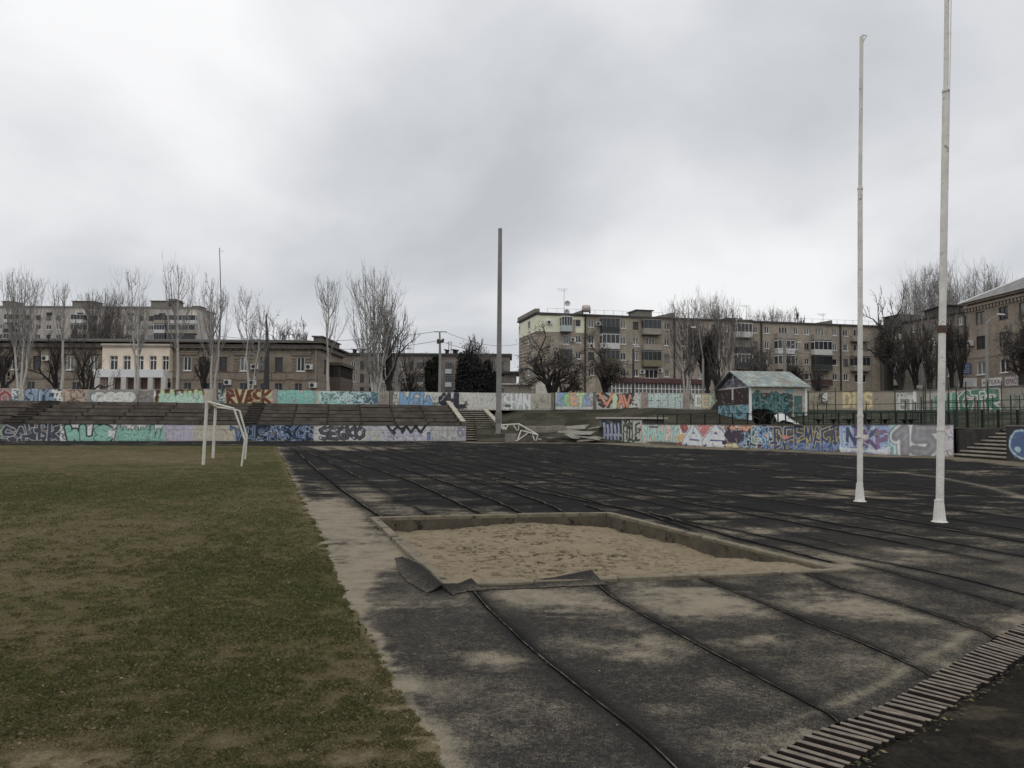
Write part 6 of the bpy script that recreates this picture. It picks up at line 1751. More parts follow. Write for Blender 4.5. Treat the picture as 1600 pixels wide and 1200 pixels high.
def f2(c):
    c.rect(0, c.L, 0, .5, W(54, 82, 90)); c.text('KLMSR', 0, c.L, 0, .48, W(72, 128, 138), W(36, 52, 60), lw=.03, fw=.12, wild=3, jit=.2, shine=W(130, 150, 150)); c.scrib(0, c.L, 0, .45, W(110, 120, 124), 20, .03)
    c.rect(0, c.L, .46, .98, W(50, 40, 38)); c.rect(c.L * .45, c.L * .5, .62, .98, W(150, 146, 138)); c.rect(0, c.L, .96, 1.2, W(150, 146, 138))
c2 = shcanvas(sD, sH, W(50, 40, 38), 42, f2)
def gridmesh(cv_, fn, name, parent):
    P = np.array([[fn(u, v) for u in cv_.u] for v in cv_.v]).reshape(-1, 3); vi = np.arange(cv_.nv * cv_.nu).reshape(cv_.nv, cv_.nu)
    q = np.stack([vi[:-1, :-1], vi[:-1, 1:], vi[1:, 1:], vi[1:, :-1]], -1).reshape(-1, 4)
    return npmesh(name, P, q, mt_wall, parent, col=cv_.c.reshape(-1, 3))
gridmesh(c1, lambda u, v: (u, 0, v), 'front_wall', sh)
gridmesh(c2, lambda u, v: (0, sD - u, v), 'gable_wall', sh)
gb2 = MB(); gb2.quad((sW, 0, 0), (sW, sD, 0), (sW, sD, sH), (sW, sD / 2, rHt), (sW, 0, sH)); gb2.quad((0, sD, 0), (sW, sD, 0), (sW, sD, sH), (0, sD, sH)); gb2.build('rear_wall', mat('shed_brick', W(140, 132, 118), .95, .2, 1, brick=(.5, .16, .03)), sh)
c3 = Canvas(sD, rHt - sH, .04, W(48, 48, 56), lambda p: p, 43); c3.scrib(.6, sD - .6, 0, .5, W(110, 110, 124), 90, .03, .3); c3.scrib(.6, sD - .6, 0, .45, W(36, 36, 44), 40, .03, .3); c3.blob(sD * .48, c3.H * .68, .32, .3, W(130, 136, 134), .1); c3.blob(sD * .48, c3.H * .42, .3, .07, W(120, 130, 140), .1)
P = []; 
for v in c3.v:
    k_ = v / c3.H
    for u in c3.u: P.append((0, sD - (u * (1 - k_) + sD / 2 * k_), sH + v + .002))
vi = np.arange(c3.nv * c3.nu).reshape(c3.nv, c3.nu)
npmesh('gable_boards', np.array(P), np.stack([vi[:-1, :-1], vi[:-1, 1:], vi[1:, 1:], vi[1:, :-1]], -1).reshape(-1, 4), mt_wall, sh, col=c3.c.reshape(-1, 3))
mb = MB(); o1 = .35
def rp(x, y, z, t=0): return (x, y, z + t)
sl_ = (rHt - sH) / (sD / 2)
for y0, y1 in ((-o1, sD / 2), (sD + o1, sD / 2)):
    za_ = sH - o1 * sl_ + .03
    n = 14
    for i in range(n):
        xa, xb = -o1 + (sW + 2 * o1) * i / n, -o1 + (sW + 2 * o1) * (i + 1) / n - .03
        mb.hexa([(xa, y0, za_), (xb, y0, za_), (xb, y1, rHt + .03), (xa, y1, rHt + .03), (xa, y0, za_ + .05), (xb, y0, za_ + .05), (xb, y1, rHt + .08), (xa, y1, rHt + .08)])
    mb.hexa([(-o1, y0, za_ - .02), (sW + o1, y0, za_ - .02), (sW + o1, y1, rHt + .01), (-o1, y1, rHt + .01), (-o1, y0, za_ + .03), (sW + o1, y0, za_ + .03), (sW + o1, y1, rHt + .06), (-o1, y1, rHt + .06)])
mb.build('roof', mat('green_metal', W(102, 113, 108), .9, .25, 1.0, streak=.35, dirt=(W(100, 92, 80), 1.0, .52), spec=.1), sh)
mb = MB(); mb.box(-.06, .12, -.06, .12, 0, sH - .02); mb.box(sW - .12, sW + .05, -.05, .1, 0, sH - .02); mb.build('corner_post', fr_white, sh)
# ================================================================== TREES
m_pop = mat('poplar_bark', W(112, 108, 103), .9, .25, 1.5)
m_popt = mat('poplar_twig', W(108, 104, 99), .9, .2, 1)
m_dark = mat('dark_bark', W(40, 36, 33), .95, .3, 2)
m_darkt = mat('dark_twig', W(55, 49, 44), .95, .25, 2)
m_brt = mat('brown_twig', W(82, 76, 71), .95, .25, 2)
def respl(pts, n):
    pts = np.asarray(pts, float); d = np.concatenate([[0], np.cumsum(np.linalg.norm(np.diff(pts, axis=0), axis=1))]); t = np.linspace(0, d[-1], n)
    return np.stack([np.interp(t, d, pts[:, i]) for i in range(3)], 1)
def make_tree(name, label, base, trunk, crown, mt_, mc_, group=None, cat='tree'):
    r = thing(name, label, cat, base, 0, group)
    for nm, lst, m_, sd in (('trunk', trunk, mt_, 7), ('crown', crown, mc_, 3)):
        if not lst: continue
        n = 8 if nm == 'trunk' else 5
        P = np.stack([respl(p, n) for p, a, b in lst]); R = np.stack([np.linspace(a, b, n) for p, a, b in lst])
        V, q = tubes_np(P, R, sd)
        npmesh(nm, V, q, m_, r, smooth=True)
    return r
def up_branch(rg, p, out_dir, L, flare, bend=1.6, wob=.03):
    """branch that leaves outwards and turns upright"""
    pts = [np.array(p)]; n = 7
    for i in range(n):
        t = i / (n - 1)
        up = min(1, .55 + bend * t * .45)
        d = np.array([out_dir[0] * flare * (1 - t) ** .8, out_dir[1] * flare * (1 - t) ** .8, up]) + rg.normal(0, wob * 2, 3)
        d /= np.linalg.norm(d); pts.append(pts[-1] + d * L / n)
    return np.array(pts)
def poplar(label, px, pb, ptop, Y, halfpx, low=.25, nb=34, seed=0, lean=0, forks=None, tint=None, twig=None, tw=9, group='poplars behind the upper wall', zb=UPZ, bx=None):
    rg = np.random.default_rng(seed + 1000); thin = max(1.0, Y / 95); nb = int(nb * .62)
    b = At(px, pb, Y); b.z = zb
    top = At(px + lean, ptop, Y); H = top.z - zb; lx = top.x - b.x
    hw = halfpx * .84 * Y / F
    trunk, crown = [], []
    stems = forks or [(0, 0, 1.0)]
    for (fx_, f0, fh) in stems:
        base = np.array([0, 0, 0.0]); tp = np.array([lx + fx_ * Y / F, rg.uniform(-.5, .5), H * fh])
        k = 7; pts = [base + (tp - base) * np.array([(i / k) ** (.8), (i / k), i / k]) + np.append(rg.normal(0, .06, 2), 0) * (0 < i < k) for i in range(k + 1)]
        r0 = (.13 + H * .005) * (1 if len(stems) == 1 else .75)
        pts = np.array(pts)
        trunk.append((pts, r0, .02))
        nbs = int(nb / len(stems) ** .6); hwf = hw / len(stems) ** .5
        for i in range(nbs):
            t = low + (1 - low) * rg.random() ** 1.15 * .9
            p = respl(pts, 41)[int(t * 40)]
            a = rg.uniform(0, 2 * math.pi)
            L = min((1 - t) * H * fh * rg.uniform(.45, .95) + .8, H * .55)
            fl_ = hwf / max(L * .33, 1) * rg.uniform(.5, 1.25)
            fl_ = min(fl_, 1.5)
            br = up_branch(rg, p, (math.cos(a), math.sin(a)), L, fl_)
            r1 = .014 + .0065 * L
            crown.append((br, r1, .006))
            bs = respl(br, 21)
            for j in range(tw):
                q = bs[rg.integers(4, 20)]; a2 = rg.uniform(0, 2 * math.pi); L2 = L * rg.uniform(.12, .38)
                b2 = up_branch(rg, q, (math.cos(a2), math.sin(a2)), L2, rg.uniform(.4, .9))
                crown.append((b2, .014 * thin, .005 * thin))
                if j % 2:
                    q3 = b2[rg.integers(2, 6)]; a3 = rg.uniform(0, 2 * math.pi)
                    crown.append((up_branch(rg, q3, (math.cos(a3), math.sin(a3)), L2 * .5, .8), .010 * thin, .004 * thin))
    return make_tree('poplar_tree', label, tuple(b), trunk, crown, tint or m_pop, twig or m_popt, group)
def branchy(rg, p, d, L, r, lvl, out_, trunk, spread=.6, upb=.15, kids=4, shrink=.66, minr=.008):
    n = 5; pts = [np.array(p)]; d = np.array(d, float)
    for i in range(n):
        d = d + rg.normal(0, .13, 3) + np.array([0, 0, upb * .3]); d /= np.linalg.norm(d); pts.append(pts[-1] + d * L / n)
    (trunk if lvl >= 3 else out_).append((np.array(pts), r, max(r * .55, minr)))
    if lvl == 0: return
    for i in range(kids + (1 if lvl < 3 else 0)):
        t = rg.uniform(.35, 1.0) if i else 1.0
        q = respl(pts, 11)[int(t * 10)]
        a = rg.uniform(0, 2 * math.pi); perp = np.cross(d, [math.cos(a), math.sin(a), .3]); perp /= np.linalg.norm(perp) + 1e-6
        nd = d * (1 - spread * .5) + perp * spread * rg.uniform(.6, 1.2) + np.array([0, 0, upb]); nd /= np.linalg.norm(nd)
        branchy(rg, q, nd, L * shrink * rg.uniform(.75, 1.15), max(r * .55, minr), lvl - 1, out_, trunk, spread, upb, kids, shrink, minr)
def bare_tree(label, px, pb, ptop, Y, halfpx, seed=0, tm=None, cm=None, lvl=4, kids=4, spread=.75, upb=.12, trunk_f=.28, limbs=None, group='bare broad trees behind the upper wall', r0=None, zb=UPZ, leaves=0, lean=(0, 0), minr=.0075, leafcol=None):
    rg = np.random.default_rng(seed + 5000)
    b = At(px, pb, Y); b.z = zb
    H = At(px, ptop, Y).z - zb; hw = halfpx * Y / F
    trunk, crown = [], []
    r0 = r0 or .018 * H + .12
    th = H * trunk_f
    tp = np.array([lean[0] * th, lean[1] * th, th])
    trunk.append((np.array([[0, 0, -.2], tp * .5 + rg.normal(0, .08, 3) * [1, 1, 0], tp]), r0 * 1.25, r0 * .85))
    nl = limbs or 5
    for i in range(nl):
        a = 2 * math.pi * (i + rg.uniform(-.2, .2)) / nl; el = rg.uniform(.35, .9)
        d = np.array([math.cos(a) * hw, math.sin(a) * hw, (H - th) * el * 1.2]); L = np.linalg.norm(d) * .55; d /= np.linalg.norm(d)
        branchy(rg, tp * rg.uniform(.75, 1), d, L, r0 * .5, lvl, crown, trunk, spread, upb, kids, .62, minr)
    ty = np.array([0, 0, 1.0]); branchy(rg, tp, ty, (H - th) * .5, r0 * .6, lvl, crown, trunk, spread, upb, kids, .62, minr)
    # fit the crown into its real height and width
    allp = np.concatenate([p for p, _, _ in trunk[1:] + crown])
    mh = np.percentile(allp[:, 2], 99.5); mw = np.percentile(np.abs(allp[:, 0]), 98)
    fz_, fw_ = (H - th) / max(mh - th, .1), hw / max(mw, .1)
    def fit(p):
        p = p.copy(); k = np.clip((p[:, 2] - th * .6) / (H * .15), 0, 1) if True else 1
        p[:, 2] = np.where(p[:, 2] > th, th + (p[:, 2] - th) * fz_, p[:, 2]); p[:, 0] *= fw_; p[:, 1] *= fw_; return p
    trunk = [trunk[0]] + [(fit(p), a, c) for p, a, c in trunk[1:]]; crown = [(fit(p), a, c) for p, a, c in crown]
    t = make_tree('bare_tree', label, tuple(b), trunk, crown, tm or m_dark, cm or m_darkt, group)
    if leaves:
        leaves = int(leaves * .45)
        tips = np.array([p[-1] for p, _, _ in crown] + [p[2] for p, _, _ in crown]); k = rg.integers(0, len(tips), leaves)
        c = tips[k] + rg.normal(0, .25, (leaves, 3)); leafmesh(rg, c, .075, t, leafcol if leafcol is not None else W(66, 59, 50))
    return t
mt_leaf = mat('leaf_faces', None, .95, 0, 1, attr=True, spec=.03)
def leafmesh(rg, c, sz, parent, col, name='leaves', vary=.5):
    n = len(c); s = sz * rg.uniform(.5, 1.5, n); A_ = rg.normal(0, 1, (n, 3)); A_ /= np.linalg.norm(A_, axis=1, keepdims=True); B_ = rg.normal(0, 1, (n, 3)); B_ = np.cross(A_, B_); B_ /= np.linalg.norm(B_, axis=1, keepdims=True)
    V = np.stack([c - A_ * s[:, None], c + B_ * s[:, None] * .6, c + A_ * s[:, None], c - B_ * s[:, None] * .6], 1).reshape(-1, 3)
    cc = np.asarray(col)[None] * (1 - vary / 2 + vary * rg.random(n))[:, None]
    return npmesh(name, V, np.arange(n * 4).reshape(-1, 4), mt_leaf, parent, col=np.repeat(cc, 4, 0))
def bush(name, label, cat, px, pb, ptop, Y, halfpx, seed, col, n=9000, sz=.16, zb=UPZ, dep=None, group=None, lumps=9, stems=True):
    rg = np.random.default_rng(seed); b = At(px, pb, Y); b.z = zb; H = At(px, ptop, Y).z - zb; hw = halfpx * Y / F; dp = dep or hw * .8
    r = thing(name, label, cat, tuple(b), 0, group)
    cs = []
    for i in range(lumps):
        t = rg.uniform(.15, .85); a = rg.uniform(0, 6.28); rad = (1 - abs(t - .45) * .9)
        c = np.array([math.cos(a) * hw * .55 * rad, math.sin(a) * dp * .5 * rad, H * t]); q = rg.normal(0, 1, (n // lumps, 3)); q /= np.linalg.norm(q, axis=1, keepdims=True)
        q *= (rg.random((len(q), 1)) ** .45) * np.array([hw * .45, dp * .45, H * .26]) * rg.uniform(.8, 1.2); cs.append(c + q)
    c = np.concatenate(cs); c = c[(c[:, 2] > 0.05) & (c[:, 2] < H * 1.03)]
    leafmesh(rg, c, sz, r, col, 'crown')
    if stems:
        P = [np.array([[rg.normal(0, .15), rg.normal(0, .1), 0], [rg.normal(0, hw * .2), rg.normal(0, .3), H * .4], [rg.normal(0, hw * .45), rg.normal(0, dp * .3), H * rg.uniform(.7, 1.05)]]) for _ in range(26)]
        V, q = tubes_np(np.stack([respl(p, 5) for p in P]), np.stack([np.linspace(.09, .012, 5)] * len(P)), 4)
        npmesh('stems', V, q, m_dark, r)
    return r
bm_pale = mat('pale_bark', W(132, 127, 118), .9, .2, 1.5)
# left row of poplars
poplar('forked pale poplar at the far left edge with two widely spread stems', 32, 608, 424, 79, 17, forks=[(-14, 0, 1), (6, 0, .98), (26, 0, .93)], low=.34, nb=60, seed=1, tint=bm_pale, bx=32)
poplar('slim pale poplar with bent trunk between two dark bare trees at left', 96, 608, 444, 79, 11, low=.5, nb=26, seed=2, lean=8, tint=bm_pale)
poplar('tall twin stemmed poplar in front of the yellow bay', 216, 606, 429, 80, 14, forks=[(-10, 0, 1.0), (6, 0, .8)], low=.4, nb=46, seed=3, tint=bm_pale)
poplar('tall narrow poplar just right of the yellow bay', 277, 606, 420, 80, 15, low=.4, nb=46, seed=4, lean=6, tint=bm_pale)
poplar('tall poplar rising above the goal posts', 331, 606, 436, 80, 17, low=.34, nb=50, seed=5, lean=5, tint=bm_pale, forks=[(-2, 0, 1), (12, 0, .9)])
poplar('poplar with split crown right of the goal', 389, 608, 457, 80, 15, low=.32, nb=50, seed=6, forks=[(-4, 0, 1), (24, 0, .86)], tint=bm_pale)
poplar('slim pale poplar at the right end of the brown two storey building', 513, 610, 440, 80, 15, low=.38, nb=50, seed=7, tint=bm_pale)
poplar('biggest poplar with wide many stemmed crown left of the mast', 585, 612, 416, 82, 36, low=.2, nb=95, seed=8, forks=[(-16, 0, .94), (0, 0, 1), (14, 0, .92), (30, 0, .8)], tw=11, tint=bm_pale)
bare_tree('dark trunked leaning tree beside the biggest poplar', 607, 612, 470, 84, 42, seed=9, lvl=4, kids=3, spread=.65, tm=m_dark, cm=m_brt, upb=.2)
bare_tree('small dark tree with diagonal branches left of the street pole', 640, 612, 533, 88, 30, seed=10, lvl=4, kids=3, spread=.8, trunk_f=.15)
poplar('thin broken poplar sprouting low right of the biggest poplar', 622, 610, 500, 86, 14, low=.3, nb=24, seed=31, twig=m_brt)
bare_tree('dark bare tree with upswept branches left of the slim bent poplar', 86, 609, 520, 82, 30, seed=11, lvl=4, kids=3, spread=.6, upb=.25)
bare_tree('dark bare tree with low spreading limbs in front of the brown wall at left', 134, 609, 528, 81, 34, seed=12, lvl=4, kids=3, spread=.7, upb=.1, trunk_f=.12)
bare_tree('dark leaning tree between the yellow bay and the goal', 308, 610, 545, 82, 22, seed=13, lvl=3, kids=3, lean=(.8, 0), spread=.6)
bare_tree('dark leafless tree crown at the extreme left edge', 4, 609, 515, 88, 26, seed=14, lvl=4, kids=3, upb=.25)
bare_tree('round brownish tree crown behind the roof of the two storey building', 458, 560, 497, 122, 42, seed=15, cm=m_brt, lvl=4, kids=4, spread=.7, group='trees beyond the buildings', minr=.022)
for i, (px, tp, hw, lb) in enumerate(((143, 455, 10, 'grey poplar crown rising left over the high rise roof'), (163, 450, 14, 'grey poplar crown in the middle over the high rise roof'), (182, 456, 11, 'grey poplar crown rising right over the high rise roof'))):
    poplar(lb, px, 560, tp, 118, hw, low=.25, nb=70, seed=40 + i, tw=12, group='trees beyond the buildings', twig=m_brt)
for i, (px, hw, top, lb) in enumerate(((115, 16, 510, 'thick grey twiggy tree behind the low roof, left one'), (150, 20, 490, 'thick grey twiggy tree behind the low roof, middle one'), (190, 16, 505, 'thick grey twiggy tree behind the low roof, right one'))):
    bare_tree(lb, px, 560, top, 116, hw, seed=50 + i, cm=m_brt, lvl=4, kids=4, upb=.4, spread=.5, group='trees beyond the buildings', minr=.02)
# middle
bush('evergreen_tree', 'dark conical evergreen just left of the concrete street pole', 'tree', 676, 612, 558, 86, 14, 61, W(34, 37, 31), n=9000, sz=.17)
bush('evergreen_bush', 'large dark rounded evergreen mass left of the mast', 'bush', 737, 613, 552, 86, 30, 62, W(36, 37, 37), n=15000, sz=.14, lumps=14)
bush('evergreen_bush', 'lower dark evergreen touching the mast on its left', 'bush', 766, 613, 565, 88, 15, 63, W(35, 36, 35), n=9000, sz=.15)
bare_tree('flat topped thin tree rising out of the dark evergreen mass', 736, 600, 524, 92, 17, seed=16, cm=m_darkt, lvl=4, kids=3, spread=.9, upb=.0, trunk_f=.6, leaves=700)
bare_tree('thin twiggy tree top just left of the mast', 760, 600, 540, 94, 20, seed=17, cm=m_brt, lvl=4, kids=3)
bare_tree('widest dark tree with thick low limbs in front of the brick flats corner', 864, 613, 512, 84, 54, seed=18, lvl=4, kids=3, spread=.85, upb=.05, trunk_f=.18, limbs=7, r0=.5, leaves=9000, minr=.008)
bare_tree('second dark broad tree in front of the green balcony column', 946, 613, 521, 86, 33, seed=19, lvl=4, kids=3, spread=.8, upb=.08, trunk_f=.3, limbs=6, r0=.36, leaves=6500)
poplar('tall pale poplar in front of the brick flats above the pillar gap', 1073, 611, 466, 88, 30, low=.28, nb=90, seed=20, forks=[(-14, 0, .97), (0, 0, .98), (14, 0, 1)], tint=bm_pale, twig=m_brt)
poplar('leaning pale poplar with several stems just left of the shed', 1130, 606, 468, 84, 22, low=.3, nb=70, seed=21, forks=[(-8, 0, .9), (6, 0, 1), (24, 0, .92)], tint=bm_pale, twig=m_brt)
bare_tree('thick dark tree between the two pale poplars by the shed', 1106, 612, 512, 90, 26, seed=22, lvl=4, kids=5, spread=.5, upb=.4, limbs=6, leaves=5000)
bare_tree('dark thick trunk leaning right beside the shed gable', 1112, 613, 560, 80, 18, seed=23, lvl=3, kids=3, lean=(.9, 0), r0=.34, spread=.6)
bare_tree('brownish bushy tree behind the shed roof', 1185, 600, 528, 96, 24, seed=24, cm=m_brt, lvl=4, kids=4, leaves=2500)
bare_tree('low dark shrub tree behind the right end of the shed roof', 1240, 610, 556, 92, 18, seed=25, lvl=4, kids=4, leaves=2500)
bare_tree('small dark tree beside the red balcony right of the shed', 1278, 612, 570, 92, 14, seed=26, lvl=3, kids=3)
for i, (px, tp, hw, lb) in enumerate(((1109, 456, 10, 'dense grey poplar top behind the brick flats roof, the tallest there'), (1122, 480, 8, 'lower grey poplar top behind the brick flats roof beside the tallest one'))):
    poplar(lb, px, 560, tp, 190, hw, low=.3, nb=80, seed=70 + i, tw=14, group='trees beyond the buildings', twig=m_pop)
for i, (px, tp, hw) in enumerate(((1184, 484, 8), (1194, 481, 8), (1208, 482, 8), (1222, 484, 9))):
    poplar(('leftmost', 'second', 'third', 'rightmost')[i] + ' of four twiggy tree tops showing over the middle of the flats roof', px, 560, tp, 185, hw, low=.35, nb=50, seed=80 + i, tw=12, group='trees beyond the buildings', twig=m_brt)
bare_tree('round umbrella shaped tree top above the flats roof at right of centre', 1251, 560, 483, 175, 16, seed=27, lvl=4, kids=3, spread=.9, upb=.1, trunk_f=.6, cm=m_darkt, group='trees beyond the buildings', minr=.03)
# right
bare_tree('wide bare tree with thick dark trunk just right of the first white pole', 1392, 613, 456, 92, 40, seed=28, lvl=4, kids=3, spread=.75, upb=.15, limbs=7, cm=m_brt, trunk_f=.35, r0=.4, minr=.008)
bare_tree('ivy covered dark trunk in front of the pale balconies at right', 1386, 613, 500, 90, 14, seed=29, lvl=4, kids=4, leaves=5000, trunk_f=.5, limbs=5)
for i, (px, tp, hw, Y, lb) in enumerate(((1424, 424, 15, 140, 'tall grey poplar behind the dark flats, left in its row'), (1448, 410, 16, 142, 'tallest grey poplar behind the dark flats, second in its row'), (1470, 406, 13, 142, 'tall grey poplar directly behind the nearer white pole'), (1492, 436, 12, 145, 'lower grey poplar right of the nearer white pole'), (1530, 405, 22, 150, 'broad grey poplar above the hipped roof at right'), (1554, 424, 12, 150, 'narrow grey poplar beside the broad one above the hipped roof'))):
    poplar(lb, px, 560, tp, Y, hw, low=.28, nb=90, seed=90 + i, tw=12, group='trees beyond the buildings', forks=[(-hw * .4, 0, .95), (hw * .4, 0, 1)], twig=m_popt)
for i, (px, tp, hw, Y, lb) in enumerate(((1408, 520, 26, 86, 'dark bare tree low behind the wall right of the first white pole'), (1432, 500, 24, 88, 'dark bare tree in the thicket, left of the nearer white pole'), (1454, 505, 24, 84, 'dark bare tree just left of the nearer white pole'), (1488, 496, 22, 88, 'dark bare tree right of the nearer white pole'), (1502, 506, 14, 92, 'dark bare tree against the corner of the brick building at right'))):
    bare_tree(lb, px, 613, tp, Y, hw, seed=100 + i, lvl=4, kids=3, upb=.3, spread=.6, limbs=5, group='dark thicket trees on the right', leaves=1200)
for i, (px, tp, Y, lb) in enumerate(((1440, 490, 100, 'pale upright poplar inside the dark thicket at right'), (1496, 492, 104, 'pale upright poplar at the right end of the dark thicket'))):
    poplar(lb, px, 612, tp, Y, 12, low=.2, nb=50, seed=110 + i, twig=m_popt, group='dark thicket trees on the right')
bare_tree('dark bare tree in front of the brick building at the right edge', 1597, 612, 490, 66, 36, seed=120, lvl=4, kids=4, spread=.8, upb=.05, trunk_f=.4, limbs=6, r0=.28, group='dark thicket trees on the right', leaves=800)

# ================================================================== POLES, LAMPS, WIRES
m_white = mat('white_paint', W(160, 156, 147), .75, .14, 3, streak=.16, dirt=(W(92, 80, 66), 7, .60), spec=.2)
m_rust = mat('rusty_collar', W(70, 50, 38), .9, .3, 8)
def white_pole(label, base_px, pts, zs, rads, Ybase):
    b = Gp(*base_px)
    r = thing('flag_pole', label, 'pole', tuple(b), 0, 'white poles on the track')
    # flared fluted foot
    mb = MB(); hb = .38; n = 16
    for k in range(n):
        a0, a1 = 2 * math.pi * k / n, 2 * math.pi * (k + 1) / n
        q = .82 if k % 2 else 1.0; q1 = 1.0 if k % 2 else .82
        R0, R1 = .112, rads[0] * 1.12
        mb.quad((R0 * q * math.cos(a0), R0 * q * math.sin(a0), .015), (R0 * q1 * math.cos(a1), R0 * q1 * math.sin(a1), .015), (R1 * math.cos(a1), R1 * math.sin(a1), hb), (R1 * math.cos(a0), R1 * math.sin(a0), hb))
    mb.tube([(0, 0, 0), (0, 0, .015)], .135, 16); mb.tube([(0, 0, hb - .01), (0, 0, hb + .015)], rads[0] * 1.2, 16)
    mb.build('foot', m_white, r)
    P = [Vector(At(px, py, b.y)) - b for px, py in pts]
    for i in range(len(P) - 1):
        m = MB(); m.tube([P[i], P[i + 1]], [rads[i], rads[i] * .96], 14); m.build('shaft', m_white, r, smooth=False)
        if i: c = MB(); c.tube([P[i] - (P[i] - P[i - 1]).normalized() * .02, P[i] + (P[i + 1] - P[i]).normalized() * .03], rads[i - 1] * 1.1, 14); c.build('joint', m_white, r)
    return r, P
r1, P = white_pole('shorter white pole with small hook on top, left of the two tall poles', (1343.5, 783.5), [(1343.5, 783), (1344, 650), (1344, 295), (1346.2, 57)], None, [.062, .055, .042], 16)
mb = MB(); tp = P[-1]; mb.tube([tp + Vector((-.02, 0, -.02)), tp + Vector((.02, 0, .03)), tp + Vector((.12, 0, .02)), tp + Vector((.04, 0, -.10))], .016, 6); mb.build('hook', m_white, r1)
mb = MB(); z_ = At(1343, 681, P[0].y + 0).z if False else 1.43; mb.tube([(0, 0, z_ - .02), (0, 0, z_ + .02)], .075, 14); mb.box(.05, .19, -.05, .03, z_ - .05, z_ + .05); mb.bar((.08, 0, z_ - .1), (.33, 0, z_ - .28), .02, .02); mb.build('bracket', m_white, r1)
r2, P = white_pole('taller nearer white pole with rusty collar halfway, running out of the top of view', (1468, 816), [(1468, 815), (1470, 672), (1472.3, 515), (1478, 143), (1480.5, -90)], None, [.066, .062, .060, .042], 13)
mb = MB(); d_ = (P[3] - P[2]).normalized(); mb.tube([P[2] - d_ * .06, P[2] + d_ * .07], .075, 14); mb.box(P[2].x - .09, P[2].x + .085, P[2].y - .02, P[2].y + .02, P[2].z - .02, P[2].z + .02); mb.build('rusty_collar', m_rust, r2)
mb = MB(); mb.tube([P[2] + Vector((.035, -.05, .05)), P[4] + Vector((.07, -.03, 0))], .008, 5); mb.build('halyard', m_white, r2)
# concrete mast
b = At(779, 664, 66); b.z = .55
t = At(781.5, 357, 66)
r = thing('concrete_mast', 'very tall square tapering concrete floodlight mast beside the wide staircase', 'pole', tuple(b))
mb = MB(); d = t - b; a_, c_ = .235, .165
mb.hexa([(-a_, -a_, 0), (a_, -a_, 0), (a_, a_, 0), (-a_, a_, 0), (d.x - c_, -c_, d.z), (d.x + c_, -c_, d.z), (d.x + c_, c_, d.z), (d.x - c_, c_, d.z)])
mo = mb.build('shaft', mat('mast_concrete', W(98, 96, 92), .9, .14, .8, .008, 12, streak=.25), r); bv = mo.modifiers.new('bevel', 'BEVEL'); bv.width = .03
mb = MB(); mb.box(-.34, .34, -.34, .34, 0, .14); mb.box(-.28, .28, -.27, -.245, 1.0, 1.9); mb.build('footing', mt_gconc, r)
# street pole left of mast
def simple_pole(name, label, px, pb, pt, Y, r0, r1, m, zb=UPZ, cat='pole', group=None):
    b_ = At(px, pb, Y); b_.z = zb; t_ = At(px, pt, Y); r_ = thing(name, label, cat, tuple(b_), 0, group)
    mb = MB(); mb.tube([(0, 0, 0), (0, 0, (t_.z - zb) * .7), (t_.x - b_.x, 0, t_.z - zb)], [r0, (r0 + r1) / 2, r1], 9); mb.build('shaft', m, r_)
    return r_, b_, t_
m_cp = mat('pole_concrete', W(104, 100, 92), .9, .2, 1)
m_steel = mat('dark_steel', W(50, 48, 48), .7, .2, 2)
r_, b_, t_ = simple_pole('utility_pole', 'slim concrete utility pole with a short crossarm left of the mast', 687, 612, 518.5, 84, .20, .09, m_cp)
h = t_.z - UPZ
mb = MB(); mb.bar((-.7, 0, h), (.7, 0, h), .08, .08); mb.box(-.3, .3, -.2, .2, h - 1.2, h - .9); mb.box(.2, .42, -.15, .1, h - 1.1, h - .75); mb.tube([(-.25, 0, h - 1.3), (-.25, 0, h - .8)], .12, 8); mb.build('crossarm', m_steel, r_)
upole = Vector((t_.x, 84, t_.z))
r_, b_, t_ = simple_pole('steel_mast', 'dark tapering steel mast in front of the brown two storey building', 416, 612, 491, 86, .38, .06, m_steel)
r_, b_, t_ = simple_pole('lattice_mast', 'very thin dark radio mast rising high above the goal', 343, 560, 387, 205, .16, .09, m_steel)
h = t_.z - UPZ; mb = MB(); mb.bar((-.25, 0, h - .9), (.25, 0, h - .9), .1, .1); mb.build('crossarm', m_steel, r_)
for px, lr_ in ((701, 'left'), (704.6, 'right')):
    r_, b_, t_ = simple_pole('roof_rod', lr_ + ' one of two thin rods on the pale distant block roof', px, 556, 533, 171, .09, .05, m_steel, zb=zC, cat='antenna', group='thin rods on the distant roof')
    mb = MB(); mb.bar((-.4, 0, t_.z - zC - .4), (.4, 0, t_.z - zC - .4), .08, .08); mb.build('crossbar', m_steel, r_)
def lamp(label, px, pb, Y, pts, head, hl=.7, m=None, r0=.11, zb=UPZ, hd=1, conc=None):
    b_ = At(px, pb, Y); b_.z = zb
    r_ = thing('street_lamp', label, 'street lamp', tuple(b_), 0, 'street lamps beyond the wall')
    P = [Vector((0, 0, 0))] + [Vector(At(a, c, Y)) - b_ for a, c in pts]
    mb = MB(); mb.tube(P[:2], [r0 * 1.3, r0], 9); mb.build('post', m or m_steel, r_)
    mb = MB(); mb.tube(P[1:], r0 * .42, 7); mb.build('arm', m_cp, r_)
    e = Vector(At(*head, Y)) - b_
    mb = MB(); L = hl * .75
    mb.hexa([(e.x - L * .4, -.14, e.z - .02), (e.x + L * .6, -.12, e.z - .03), (e.x + L * .6, .12, e.z - .03), (e.x - L * .4, .14, e.z - .02), (e.x - L * .36, -.09, e.z + .16), (e.x + L * .5, -.07, e.z + .1), (e.x + L * .5, .07, e.z + .1), (e.x - L * .36, .09, e.z + .16)])
    mb.build('lamp_head', mat('lamp_grey', W(128, 128, 128), .6, .1, 2), r_)
